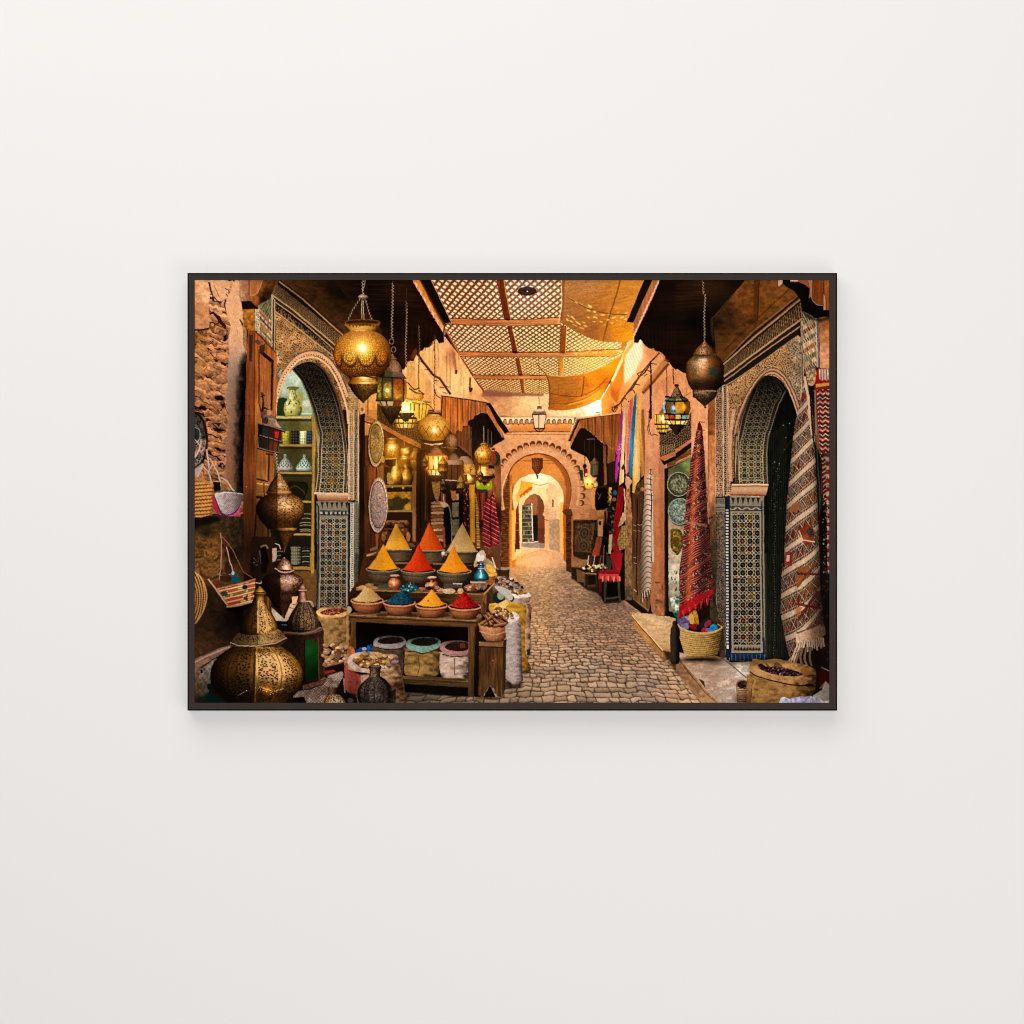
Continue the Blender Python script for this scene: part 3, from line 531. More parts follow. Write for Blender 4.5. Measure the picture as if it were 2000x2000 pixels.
fill('A1 690,450 840,440 840,700 750,700 700,650', grain('#9c6424', .5, 6, 5, 3))
fill('A1 670,360 780,350 885,440 700,450', '#1a100a', blur=.8)
fill('A1 655,95 780,95 770,280 790,350 665,355 640,250', grain(hgrad(468, 490, '#b98a6a', '#8f5f44'), .25, 4, 8)); fill('A1 765,95 920,95 910,180 870,250 830,290 770,290', wood('#a5663a', .3)); line('A1 765,100 765,285', 1.6, '#4a2412')
fill('A1 770,290 830,290 880,250 905,180 920,95 1130,95 1080,200 1030,280 990,350 940,385 890,390 880,440 790,360', grain(idw([('A1 900,200', '#8a5222'), ('A1 930,330', '#1d0f06'), ('A1 1000,150', '#5a3414'), ('A1 830,330', '#9a5a28'), ('A1 970,250', '#2a1608')]), .4, 4))
line('A1 925,95 900,180 860,260 780,295', 1.4, '#d8a070', alpha=.6, smooth=True)
# ---- left portal of glazed tile --------------------------------------------------------------
DW = idw([('A1 1250,150', '#5a3717'), ('A1 1600,300', '#4a2c12'), ('A1 1850,600', '#4a2a12'), ('A1 1750,200', '#1d1108'), ('A1 1900,250', '#0b0704'), ('A1 1400,250', '#4f3015'), ('A1 1900,450', '#2a180b')])
fill('A1 1110,95 1760,95 1932,330 A2 120,300 400,700 330,1932 0,1932 A1 1870,1200 1740,900 1640,560', grain(DW, .35, 8, 5, 3))
line('A1 1300,160 1550,300 1750,480 1900,640', 2.4, '#2a1608', alpha=.5, blur=1)
line('A1 1130,110 1400,300 1640,520 1880,725', 2.4, '#2a1c10'); line('A1 1120,120 1400,330 1640,545 1870,755', 2.6, '#a98258')
def frieze(u, v, X, Y):
    k = np.floor(u); f = u-k; a = np.abs(f-.5+.12*np.sin(v*19+k*3.1))
    t = np.clip((.30-a)*6, 0, 1)*(.4+.7*vn(u*2, v*9, 3)); 
    return mix('#3a2614', '#a5845a', t)*np.where(v < .5, .9+.2*v, 1)[..., None]
quad('A1 1085,140 1860,770 1770,870 1035,270', lambda u, v, X, Y: frieze(u*64*(1.25-.25*u), v, X, Y))
line('A1 1030,275 1300,470 1780,870', 3.2, '#b08e64'); line('A1 1040,310 1300,500 1770,895', 2.6, '#3a2a1c'); line('A1 1075,360 1400,600 1765,920', 2.6, '#a9855a')
quad('A1 1075,385 1760,930 1755,985 1075,470', lambda u, v, X, Y: mix('#2c2014', '#7a6040', (fbm(u*70, v*4, 2, 4) > .5)*1.0)); line('A1 1075,475 1400,720 1755,1000', 2.8, '#b8905f')
fill('A1 1030,280 1075,340 1070,940 1030,890', '#b99a74'); line('A1 1052,330 1050,920', 2.6, '#2e2a26'); line('A1 1035,290 1030,880', 1, '#e0c8a0', alpha=.7)
def coltile(u, v, X, Y):
    r = np.floor(v*11); pal = [C(c) for c in ['#51603f', '#c9a87c', '#96371a', '#c8a888', '#23262e', '#c8a67c', '#c07a22', '#c9a880', '#6a6654', '#bf9a72', '#7a5a3a']]
    c = np.array(pal)[np.clip(r, 0, 10).astype(int)]; f = u*7+.5*r; g = np.abs(f-np.floor(f)-.5)
    return np.where(((g > .34) | (np.abs(v*11-r-.5) > .44))[..., None], C('#b0946c')*(.7+.3*hs(np.floor(f), r))[..., None], c*(.6+.6*hs(np.floor(f), r, 3))[..., None])
quad('A1 885,400 1030,560 1030,900 885,740', coltile, clip='A1 885,395 1000,330 1030,290 1030,900 885,740'); fill('A1 835,450 885,445 885,745 840,700', lambda X, Y: zel(X/3.4, Y/3.4, ['#2a2e3e', '#c8b490', '#4a4a4a'], '#d8c4a4', .09)); line('A1 883,400 883,740', 1.4, '#d8bc92')
def spand(X, Y):
    a = (X*.80+Y*.60)/3.7; b = (-X*.50+Y*.85)/4.0; a = a+.5*np.sin(b*.9); b = b+.5*np.sin(a*.8)
    t = mosa(a, b, ['#a0601f', '#b0762f', '#5a4024', '#86562a', '#a88050', '#5a5048', '#945a22', '#4a3622'], '#c49864', .22, 3)
    bl = np.clip((vn(X/8, Y/8, 17)-.35)*3, 0, 1)*np.clip((Y-680)/50, 0, 1)*np.clip((575-X)/25, 0, 1)
    t2 = mosa(a, b, ['#2e3c50', '#8a8a86', '#c07a28', '#3a4450', '#b8a890', '#22262c'], '#d6c0a0', .17, 3)
    t = t*(1-bl[..., None])+t2*bl[..., None]
    r = .75+.5*vn(a*.22, b*.22, 4)
    return t*r[..., None]*np.clip(1.0-(X-560)/900, .7, 1.05)[..., None]
fill('A1 1075,490 1400,735 1755,1005 1932,1150 A2 200,1300 130,1932 B1 1932,1000 1932,0 A1 1085,1720', spand)
ARC = 'A1 1070,1640 1095,1450 1140,1270 1220,1110 1330,1000 1470,945 1600,960 1720,1040 1820,1180 1890,1330 A2 10,1460 30,1600 B2 20,100 B2 25,1060 B1 1540,985 1545,100'
line('A1 1085,1480 1135,1270 1220,1110 1330,990 1470,935 1600,950 1720,1030 1825,1180 1900,1340 A2 20,1480', 2.0, '#4a4a52', smooth=True, alpha=.8)
line('A1 1072,1640 1100,1430 1155,1255 1235,1115 1340,1010 1470,962 1600,980 1710,1060 1800,1180 1870,1330 1925,1480', 5.2, '#dba77c', smooth=True)
for k, q in enumerate(spl(P('A1 1090,1600 1112,1430 1165,1270 1245,1135 1345,1035 1470,985 1595,1003 1700,1080 1785,1195 1850,1330 1905,1480'), False, 9)):
    ell(q[0], q[1], 1.2, 1.0, '#7c4a38' if k % 2 else '#efc8a0', n=8)
line('A1 1092,1650 1130,1430 1180,1280 1255,1150 1350,1055 1470,1015 1580,1030 1690,1110 1780,1240 1850,1400 1920,1640 1932,1800', 3.6, '#e6b58c', smooth=True)
# inside of the niche: shelves of pottery
SH = idw([('A1 1300,1250', '#c3d6c4'), ('A1 1200,1400', '#b9c6ae'), ('A1 1400,1500', '#9fb39a'), ('A1 1450,1650', '#93a583'), ('A1 1150,1600', '#3a4a34'), ('B1 1300,180', '#4f471f'), ('B1 1450,250', '#6f6a30'), ('B1 1300,470', '#3c3518'), ('B1 1450,600', '#4a421f'), ('B1 1350,900', '#2e2812'), ('B1 1300,1300', '#1d180d'), ('B1 1400,1600', '#1c180e'), ('B1 1200,1700', '#15110a')])
fill('A1 1090,1720 1095,1580 1135,1400 1200,1240 1290,1150 1360,1230 1430,1360 1500,1560 1550,1760 1590,1932 B1 1600,900 1545,1000 1545,1932 C1 1540,600 C1 1000,600 B1 1060,1932 1000,1000 1080,300', grain(SH, .12, 4, 6))
fill('C1 1290,200 1560,190 1560,640 1300,600', grain('#6a4a24', .2, 5))
for y, x0, x1 in [(95, 1085, 1510), (425, 1125, 1510), (748, 1110, 1505), (1090, 1380, 1500), (1475, 1290, 1500), (1865, 1280, 1500)]:
    fill('B1 %d,%d %d,%d %d,%d %d,%d' % (x0, y-14, x1, y-12, x1, y+14, x0, y+10), wood('#c9b067' if y < 300 else '#a98a3c', .2, False)); fill('B1 %d,%d %d,%d %d,%d %d,%d' % (x0, y+13, x1, y+15, x1, y+46, x0, y+42), '#241d0c', alpha=.75, blur=.8)
fill('B1 1498,90 1545,60 1565,320 1540,600 1530,1932 1490,1932 1505,600', wood('#a7803a', .25)); line('B1 1500,90 1508,600 1492,1932', 1, '#5a4018')
fill('C1 1480,0 1535,0 1520,210 1485,210', wood('#a07a36', .25)); fill('C1 1280,160 1520,165 1520,205 1280,195', wood('#a07a34', .2, False))
# vase and its neighbours
fill('A1 1095,1590 1110,1500 1150,1490 1215,1500 1200,1700 1100,1700', '#22301c', smooth=False); ez('A1', 1160, 1590, 55, 105, '#24381f'); ez('A1', 1440, 1600, 60, 75, '#a9b394'); ez('A1', 1440, 1560, 50, 40, '#c5cfb5', blur=1)
line('A1 1390,1680 1500,1680', 3, '#dfe3cf', alpha=.7)
ez('A1', 1365, 1480, 36, 70, '#a39a55')
vs = [(0, '#222a14'), (.4, '#6d7030'), (.75, '#b4ae62'), (1, '#e0dca0')]
def vpat(th, Y, X, col):
    n = vn(th*3.2+4, Y/4, 5); b = np.clip((n-.68)*6, 0, .85); b2 = np.clip((vn(th*2.6+9, Y/4.3, 15)-.68)*8, 0, 1)
    col = col*(1-b[..., None])+C('#1f4a4a')*b[..., None]; return col*(1-b2[..., None])+C('#b0a22c')*b2[..., None]
LZ('A1', 1280, '1368,72 1385,66 1400,40 1440,42 1500,50 1520,62 1560,95 1610,108 1660,104 1700,88', vs, pat=vpat, lx=-.4, rough=.15)
ez('A1', 1280, 1370, 72, 10, '#5d5a22')
for x, w, c, c2, tp in [(1200, 46, '#a89a34', '#3a3a10', 255), (1305, 50, '#1d1a14', '#8a7a52', 250), (1405, 42, '#cdd0a0', '#4a5a3a', 255), (1478, 32, '#1d2e42', '#7a8a8a', 255)]:
    LZ('B1', x, '%d,%d %d,%d 405,%d 412,%d' % (tp, w*.9, tp+12, w, w, w*.9), [(0, C(c)*.25), (.6, C(c)*.85), (1, C(c)*1.25)], pat=lambda th, Y, X, col, c2=c2: np.where((np.abs(np.sin(th*5)*np.sin(Y/1.7)) > .66)[..., None], C(c2)*.6+col*.4, col), smooth=False)
ez('B1', 1290, 240, 6, 14, '#6a5a3a'); ez('B1', 1400, 262, 38, 6, '#eef0c8')
for x, c in ((1190, '#cfc8bc'), (1415, '#cfe0d2')):
    LZ('B1', x, '530,16 545,22 560,14 575,22 600,45 650,78 685,98 715,96 720,90', [(0, C(c)*.2), (.5, C(c)*.65), (1, c)], smooth=False, pat=lambda th, Y, X, col: np.where(((np.abs(np.sin(th*6+Y/2.4)*np.sin(th*6-Y/2.4)) > .45) & (Y < 913))[..., None], C('#2c4a3e'), col))
fill('B1 1220,860 1330,850 1400,860 1450,900 1440,1000 1400,1070 1230,1050', '#1a170c', smooth=True); line('B1 1230,950 1300,900 1400,960 1440,1040', 2.4, '#3d3518', smooth=True)
line('B1 1370,860 1440,870 1450,950 1410,1050', 2, '#0d0b06', smooth=True)
for y in (1235, 1290, 1340, 1370, 1420, 1440):
    ez('B1', 1430, y, 70, 12, '#a39a78', alpha=.85); ez('B1', 1430, y+8, 68, 10, '#2c2718')
LZ('B1', 1315, '1620,62 1640,64 1660,55 1780,60 1830,50', [(0, '#0e0d0a'), (.5, '#3c3c30'), (1, '#7c7a60')], pat=lambda th, Y, X, col: np.where((np.sin(th*7+Y/2)*np.sin(th*7-Y/2) > .35)[..., None], C('#8f8a6c'), col), smooth=False)
for k in range(7): ez('B1', 1435, 1640+k*32, 48, 12, '#8f8c74' if k % 2 else '#3c3a2e'); ez('B1', 1435, 1646+k*32, 46, 8, '#1c1a14')
for k in range(4): ez('B1', 1130, 1680+k*50, 40, 14, '#6a6450'); ez('B1', 1130, 1690+k*50, 38, 12, '#1c1a14')
# soffit of the arch, patterned
SOF = 'A1 1278,1160 1340,1110 1410,1075 1490,1062 1560,1085 1640,1160 1710,1270 1790,1440 1850,1640 1890,1850 B1 1905,330 1932,560 1928,760 1922,992 1542,984 1572,760 1575,520 1565,300 A1 1560,1800 1515,1620 1450,1440 1370,1270'
sof = np.array(spl(P('A1 1278,1165 1370,1270 1450,1440 1515,1620 1560,1800 1590,1932 B1 1578,520 1572,760 1542,984'), False, 6)); sofr = np.array(spl(P('A1 1490,1062 1640,1160 1710,1270 1790,1440 1850,1640 1890,1850 B1 1908,330 1932,560 1930,760 1922,992'), False, 6))
def soffit(X, Y):
    xl = np.interp(Y, sof[:, 1], sof[:, 0]); xr = np.interp(Y, sofr[:, 1], sofr[:, 0]); s = np.clip((X-xl)/np.maximum(xr-xl, 1), 0, 1)
    v = Y*.95-.25*(X-600)*np.clip((830-Y)/130, 0, 1)
    c = zel(s*5.0+.5, v/11.5, ['#1a2624', '#181c18', '#2c2e20', '#443818', '#1e2c2e', '#6d4818'], '#9a8a68', .055, seed=3)
    cs = np.clip(1-np.hypot((s-.5)*58, ((v+8) % 44)-22)/11, 0, 1); c = c*(1-.65*cs[..., None])+(C('#b8742a')*(.6+.6*((np.arctan2(((v+8) % 44)-22, (s-.5)*58)*4/math.pi) % 1)[..., None]))*(.65*cs[..., None])
    e = np.minimum(s, 1-s); c = np.where(((e < .14) & (e > .11) | (e < .025))[..., None], C('#c0a886'), np.where((e < .11)[..., None], mix('#211e18', '#8a7a5e', np.clip(np.sin(v*1.9)*1.5, 0, 1)*.8), c))
    k = np.clip((Y-700)/190, .28, 1.02)
    return c*k[..., None]
fill(SOF, soffit)
line('A1 1278,1160 1370,1270 1450,1440 1515,1620 1560,1800 1590,1932', 2.2, '#6a5a40', smooth=True)
line('A1 1560,1075 1640,1150 1715,1265 1795,1435 1858,1640 1898,1850 B1 1915,330', 3.2, '#5c3a20', smooth=True)
line('B1 1535,987 1930,996 B2 20,1000', 4, '#d9b894'); fill('B1 1560,1000 1932,1008 B2 40,1010 40,1060 B1 1932,1075 1575,1070', vgrad(967, 978, '#c9a27c', '#8d5c40')); line('B1 1575,1072 1932,1080 B2 60,1070', 1.8, '#8a4a30')
# tiled pier under the arch
fill('B1 1560,1080 1932,1085 B2 135,1100 135,1932 C2 130,600 C1 1560,660 C1 1570,0', '#857b68')
for k in range(6):
    x = 1610+k*58; fill('B1 %d,1095 %d,1095 %d,1120 %d,1175 %d,1120' % (x, x+36, x+28, x+18, x+8), '#1d2326')
line('B1 1600,1195 1932,1200', 2.2, '#22303c'); quad('B1 1600,1205 1932,1210 1932,1235 1600,1235', lambda u, v, X, Y: mix('#26303a', '#b8a888', (np.sin(u*40) > 0)*1.0)); line('B1 1600,1240 1932,1245', 2.2, '#22303c')
quad('B1 1615,1280 1905,1280 C1 1910,650 1600,650', lambda u, v, X, Y: zel(u*3.5+.25, v*14.5, ['#172022', '#1a2c24', '#6d361a', '#151c28', '#7a5420', '#2a3020'], '#b0a388', .045, .33, seed=8)*np.clip(1.04-.25*v, .3, 1.1)[..., None])
line('B1 1605,1265 1605,1932 C1 1590,650', 1.8, '#a39884'); line('B1 1912,1270 1912,1932 C1 1915,640', 1.8, '#a39884'); line('B1 1565,1110 1585,1150 1580,1932 C1 1560,650', 3, '#1c3038'); fill('C1 1560,300 1600,0 1590,650 1565,650', '#1a282e', alpha=.4)
# right-hand outer band of the portal front
fill('B2 0,0 130,0 B2 125,1080 0,1060', lambda X, Y: zel(X/3.6, Y/3.8, ['#3a2e26', '#5a4632', '#8a5a30', '#2a2420'], '#d0b692', .10, seed=5)*.95)
fill('A2 0,1350 130,1480 140,1932 0,1932', lambda X, Y: zel(X/3.4, Y/3.6, ['#4a3a28', '#7a5630', '#33281e'], '#cfa86c', .10, seed=5))
line('B2 10,0 10,1060', 2.2, '#d8b48c'); line('B2 62,0 62,1060', 2.0, '#c8a884'); line('B2 92,0 88,1090', 3.4, '#2c241e'); line('B2 128,0 124,1100', 2.0, '#d6bd9c')
for k in range(58): ell(680+92/ZS, 800+k*3.2, .8, .8, '#cdb592', n=8)
fill('B2 0,1100 28,1100 25,1932 0,1932', '#13202a'); fill('B2 28,1100 70,1100 66,1932 C2 64,640 C2 22,640', '#c6bba6')
for k in range(52): ell(680+47/ZS, 984+k*4.15, 1.5, 1.3, '#1d222a', n=8)
fill('B2 70,1110 130,1110 128,1932 C2 120,560 C2 66,560', lambda X, Y: zel(X/3.6, Y/3.6, ['#2b2e2c', '#4a4436', '#22303a'], '#a39a84', .10, seed=6)*.8); fill('C2 0,0 25,0 20,640 0,640', '#101c24')
fill('C2 75,0 130,0 110,560 70,560', '#0c0b09', alpha=.35, blur=1)
# ---- wooden door leaf ----------------------------------------------------------------------------
fill('A1 750,700 832,700 828,1932 B1 850,700 850,1100 800,1932 C1 770,420 C1 690,420 C1 690,0 B1 700,500 720,0 A1 735,1100', wood(idw([('A1 780,900', '#8a4c26'), ('A1 780,1300', '#7d3f1c'), ('B1 770,300', '#7a3c1a'), ('B1 780,700', '#8f4c24'), ('B1 760,1200', '#6a3818'), ('B1 740,1800', '#402410'), ('C1 730,200', '#2e1a0c')]), .3, True, 6))
fill('A1 760,750 812,750 800,1070 765,1060', '#3a2416', alpha=.85); fill('A1 832,700 1088,960 1090,1450 1080,1700 B1 1080,80 1070,700 1030,1000 1000,1932 C1 1000,300 C1 770,300 B1 850,1400 850,700 A1 828,1932', wood(idw([('A1 950,850', '#9c5428'), ('A1 960,1200', '#a5602c'), ('A1 1060,1200', '#9a5a30'), ('A1 860,1300', '#92502a'), ('A1 960,1550', '#a86a34'), ('B1 920,600', '#8f5426'), ('B1 930,800', '#a06a32'), ('B1 900,1000', '#8a5a28'), ('B1 920,1400', '#55341a'), ('B1 900,1800', '#2a1a0e')]), .3, True, 7))
line('A1 832,705 1088,965', 2, '#5a2e16'); line('A1 885,920 1040,1055 1030,1640 940,1610', 4.2, '#2e150a'); line('A1 885,920 880,1560', 2.6, '#5a2c14'); line('A1 900,950 1025,1065', 4.8, '#1d0d06'); line('A1 828,720 826,1932', 2, '#5a2c14'); line('A1 1068,960 1072,1500', 1.4, '#c98a58', alpha=.6)
ez('A1', 870, 835, 38, 26, '#5a4030', rot=.5); ez('A1', 940, 875, 22, 20, '#c8a080', alpha=.8); fill('A1 885,880 960,850 950,930 930,990 900,960', '#3e2616', alpha=.9)
line('B1 855,820 990,850', 3, '#3a1c0c'); line('B1 855,870 995,890', 3, '#d09a50'); fill('B1 855,890 1000,905 980,1040 850,1020', wood('#8a5a28', .3, False)); line('B1 850,1030 960,1050', 5, '#1d0f07'); line('B1 940,870 945,1040', 2, '#3a1c0c'); line('B1 1000,520 995,840', 3, '#3a1c0c'); line('B1 975,540 968,840', 1.6, '#c88a48', alpha=.6)
line('B1 990,1400 985,1932', 4, '#3a200e'); line('B1 1015,1450 1015,1932', 2, '#7a4a24')
line('A1 765,1580 765,1720', 1.5, '#3a2010'); ez('A1', 765, 1670, 16, 26, '#6a4a38'); ez('B1', 735, 910, 5, 8, '#d8c0b0')
# ---- lower left: shaded stones, sill --------------------------------------------------------------
LOW = idw([('B1 150,1350', '#3a2a16'), ('B1 250,1450', '#241a0e'), ('B1 200,1560', '#6e4a22'), ('B1 300,1600', '#8a5c2a'), ('B1 300,1700', '#8c5e2c'), ('B1 180,1750', '#7a5228'), ('B1 320,1850', '#7d5428'), ('B1 600,1450', '#15100b'), ('B1 560,1700', '#1a120c'), ('C1 300,200', '#7a5024'), ('C1 300,500', '#2c1e12'), ('C1 200,900', '#362618'), ('C1 300,1000', '#3a2616'), ('C1 550,800', '#150e09'), ('C1 180,1100', '#4a3018'), ('C1 400,900', '#231810'), ('C1 160,1600', '#2e2218'), ('C1 650,700', '#080605')])
fill('B1 110,1260 700,1230 710,1932 C1 700,1000 560,1120 110,1300', grain(LOW, .35, 6, 5, 31))
fill('B1 110,1230 420,1270 420,1320 110,1400', '#0e0a07', blur=2, alpha=.85); fill('B1 430,1280 690,1240 690,1600 560,1640 450,1500', grain('#3a2a1a', .7, 4, 4, 2), alpha=.85, blur=1.5)
for x, y, rx, ry, c in [(190, 1560, 75, 60, '#7a5224'), (275, 1590, 50, 55, '#8a5e2a'), (160, 1690, 70, 55, '#80541f'), (320, 1705, 95, 75, '#95652e'), (310, 1880, 130, 110, '#85582a'), (150, 1900, 40, 120, '#8a5c34'), (500, 1570, 60, 60, '#4a3220'), (520, 1860, 50, 70, '#3a2818')]:
    ez('B1', x+6, y+10, rx*1.04, ry*1.06, '#140d07', alpha=.7, blur=1.4); (qx, qy), = P('B1 %f,%f' % (x, y)); ell(qx, qy, rx/ZS, ry/ZS, grain(c, .6, 4, 3, int(x)), n=9, blur=1.6, alpha=.75)
# ---- right wall: plaster strip, doorway with plates, pole and ladders of branches ------------------
fill('B3 1100,400 1300,60 A3 1300,1600 1560,1400 1932,1180 A4 0,1160 200,1240 200,1932 B4 470,0 470,1300 C3 1820,0 1820,740 1680,740 1650,690 B3 1000,1100', grain(idw([('A3 1600,1500', '#d79a6c'), ('A3 1800,1300', '#cf8a58'), ('A3 1850,1700', '#d99a70'), ('B3 1650,400', '#d8996e'), ('B3 1750,800', '#cc8a60'), ('B3 1740,1200', '#bf7a50'), ('B3 1750,1700', '#b8744a'), ('C3 1740,300', '#b07048'), ('C3 1720,600', '#a46a44'), ('B3 1200,700', '#7a4a2a'), ('B3 1250,1200', '#4a2c1a'), ('B3 1600,800', '#c88c64'), ('A4 100,1500', '#d99a66')]), .10, 4, 12, 3))
line('A3 1540,1440 1660,1310 1850,1090', 5.5, '#6d4020'); fill('A3 1530,1400 1640,1240 1800,1020 1860,1060 1720,1230 1560,1430', '#a5642f', alpha=.6, blur=1.5)
br = ['1190,1650 1260,1570 1320,1490 1400,1380 1480,1270 1540,1190 1620,1090 1740,960', '1200,1610 1290,1540 1350,1450 1430,1370 1500,1250 1560,1200 1640,1080', '1220,1600 1180,1610 1210,1660 1250,1600', '1500,1200 1560,1170 1640,1180', '1620,1090 1705,1095', '1320,1490 1380,1540', '1440,1330 1510,1340', '1360,1440 1420,1400 1450,1440', '1500,1240 1480,1210 1520,1190', '1560,1240 1600,1210', '1280,1540 1300,1600']
for b in br: line('A3 '+b, 2.6 if len(b) > 50 else 1.6, '#3a2214', smooth=True, alpha=.95)
line('A3 1200,1640 1330,1480 1490,1260 1630,1085', 1.0, '#8a6038', smooth=True, alpha=.8)
line('A3 1630,1060 1640,1200 1640,1400 1630,1740', 2.8, '#241408', smooth=True); line('A3 1632,1340 1640,1740', 3.6, '#1d100a', alpha=.9); line('A3 1600,1650 1650,1700 1630,1750', 1.4, '#3a2010'); line('A3 1630,1750 1600,1850 1620,1932', 1.2, '#4a2c18', smooth=True); line('B3 1620,0 1615,200 1640,300 1680,290 1720,310', 1.4, '#4a2a18', smooth=True)
line('A3 1825,1110 1828,1470', 1.6, '#5a3a20'); line('A3 1900,1150 1905,1330', 1.2, '#3a2010'); line('A4 120,1240 125,1530', .8, '#a8683c'); line('A4 100,1480 180,1430', 1.0, '#5a3a20')
# mashrabiya screen, board and lintel
fill('B3 1740,260 1932,240 B4 0,240 185,30 185,400 0,490 B3 1932,500 1745,565', lambda X, Y: mosa(X/4.2, Y/5.0+X*.12, ['#1d120b', '#2a1a10', '#3a2416'], '#9a7a58', .22, 6, .5)*.9)
for k in range(9): line('B3 %d,%d %d,%d' % (1755+k*20, 430-k*4, 1765+k*20, 540-k*8), 1.2, '#b89870', alpha=.7)
fill('B3 1745,560 1932,490 B4 0,470 185,345 185,380 0,520 B3 1932,540 1790,600 1745,590', wood('#b56c44', .25, False)); fill('B3 1745,585 1800,605 1932,545 B4 0,520 185,385 185,450 0,590 B3 1932,600 1820,640 1800,660', '#1d120b'); fill('B3 1825,640 1932,590 B4 0,580 185,460 185,530 0,620 B3 1932,640 1830,700', wood('#6d4422', .3, False)); line('B3 1800,705 1932,650 B4 0,640 190,545', 1.8, '#8a6a50', alpha=.8)
fill('B3 1800,700 1932,650 B4 0,650 190,560 190,1932 C4 40,700 C3 1932,780 1800,740', '#15100c')
fill('B3 1840,700 1932,660 B4 0,660 180,570 100,1500 40,1932 C4 45,520 C3 1932,700 1850,690', grain(idw([('B4 30,700', '#4a5230'), ('B4 130,650', '#7a8a4a'), ('B3 1860,800', '#6a5a4a'), ('B4 40,1000', '#2a2c1c'), ('B3 1860,1400', '#a88c72'), ('B4 30,1700', '#b5a58a'), ('B3 1870,1750', '#b8a288'), ('C3 1890,200', '#c9bda6'), ('C3 1880,400', '#a59a84'), ('C3 1880,600', '#7a7464'), ('C4 20,250', '#cfc4ae')], 3), .2, 6, 6))
def plate(x, y, rx, ry, c, c2, rim, s=1):
    ell(x+1.5, y+2, rx*1.02, ry*1.02, '#15120c', alpha=.8, blur=1.2)
    ell(x, y, rx, ry, grain(c, .9, 2.6, 2.6, s)); ell(x, y, rx*.72, ry*.72, grain(c2, 1.0, 2.2, 2.2, s+1), alpha=.9)
    q = [(x+rx*.97*math.cos(t), y+ry*.97*math.sin(t)) for t in np.linspace(0, 2*math.pi, 40)]; line(q, 1.6, rim)
plate(1326, 946, 23, 24, '#3a3c2c', '#6f6f54', '#a8a486', 2); plate(1328, 999, 23, 26, '#56665a', '#7a8474', '#a09e88', 3)
ell(1319, 995, 12, 20, '#7fb5a5', alpha=.12, blur=3)
fill('B3 1875,1420 1932,1410 B4 0,1400 60,1430 90,1500 80,1620 40,1700 0,1720 B3 1932,1700 1890,1660 1870,1580', grain('#564619', .9, 3, 3, 4), smooth=True); fill('B3 1900,1450 1932,1440 B4 40,1460 60,1540 20,1640 B3 1932,1670 1900,1620', grain('#866828', .9, 2.4, 2.4, 5), smooth=True); ez('B4', 5, 1560, 40, 60, '#4a3c12', alpha=.8)
for k in range(14): ell(1312+rng.uniform(-1, 12), 1090+rng.uniform(20, 95), rng.uniform(.8, 2), rng.uniform(1, 4), '#3a3020', alpha=.7)
line('C3 1820,0 1815,720', 5, '#16110d'); fill('C3 1870,530 1932,510 C4 0,510 45,515 45,800 0,950 C3 1932,780 1890,690', grain(idw([('C3 1900,560', '#c9c8b0'), ('C3 1900,680', '#8a9a80'), ('C3 1925,740', '#0d4a42'), ('C4 20,560', '#2a6a60'), ('C4 20,640', '#d6d0b4'), ('C4 20,740', '#0a4a44')], 4), .6, 3)); line('C3 1865,540 1900,525 1932,520 C4 0,545 45,548', 1.6, '#e0dcc8')
# wall scuffs and stained foot
fill('C3 1690,350 1810,330 1805,740 1670,720', grain('#a36a48', .5, 4, 6, 8), alpha=.6, blur=2)
for x, y, rx, ry in [(1720, 350, 40, 10), (1775, 400, 8, 40), (1720, 560, 30, 16), (1700, 640, 14, 12), (1760, 580, 20, 14), (1710, 590, 30, 8)]: ez('C3', x, y, rx, ry, '#5a3220', alpha=.7, blur=.6)
fill('B3 1720,300 1760,600 1800,720 1800,1932 C3 1810,0 1810,700 1760,700 B3 1740,1500', '#7a4024', alpha=.35, blur=3)
# ---- low steps ------------------------------------------------------------------------------------
fill('C3 1415,712 1685,718 1700,740 1850,750 1932,775 1932,1250 1800,1290 1420,760', grain(idw([('C3 1500,740', '#c9a67a'), ('C3 1700,850', '#d6b488'), ('C3 1850,1000', '#c8a478'), ('C3 1850,1150', '#ae8a62'), ('C3 1900,800', '#b59a70')]), .15, 8, 4, 2))
line('C3 1535,840 1870,870', 1.0, '#b08a54'); line('C3 1700,880 1740,960 1932,970', .9, '#a88250', alpha=.7); line('C3 1800,760 1932,850', .9, '#a88250', alpha=.7)
fill('C3 1418,735 1520,860 1640,990 1780,1150 1865,1170 1865,1250 1800,1285 1700,1190 1560,1020 1430,880', grain(idw([('C3 1450,800', '#b07a44'), ('C3 1600,980', '#b5844e'), ('C3 1780,1200', '#a5784a'), ('C3 1840,1220', '#5a4028')]), .25, 5, 5)); line('C3 1418,735 1520,860 1640,990 1780,1150', 1.5, '#f0d29a'); line('C3 1425,760 1520,880 1640,1010 1775,1170', 1.2, '#4a2c14', alpha=.8)
line('C3 1800,1285 1932,1390 C4 300,1770', 3, '#5a4030', alpha=.4, blur=1.4)
fill('C3 1780,1150 1865,1165 1932,1200 C4 10,1200 10,1440 C3 1932,1400 1860,1290', '#2a1d12', alpha=.8, blur=1.5)
MB = idw([('C4 100,1230', '#a58a74'), ('C4 300,1300', '#b09a86'), ('C4 450,1450', '#a08a76'), ('C4 600,1500', '#b5a294'), ('C4 650,1650', '#a59a92'), ('C4 750,1340', '#c9c0b4'), ('C4 800,1420', '#b8b0a6'), ('C4 450,1250', '#6a5846'), ('C4 700,1290', '#8a8074')])
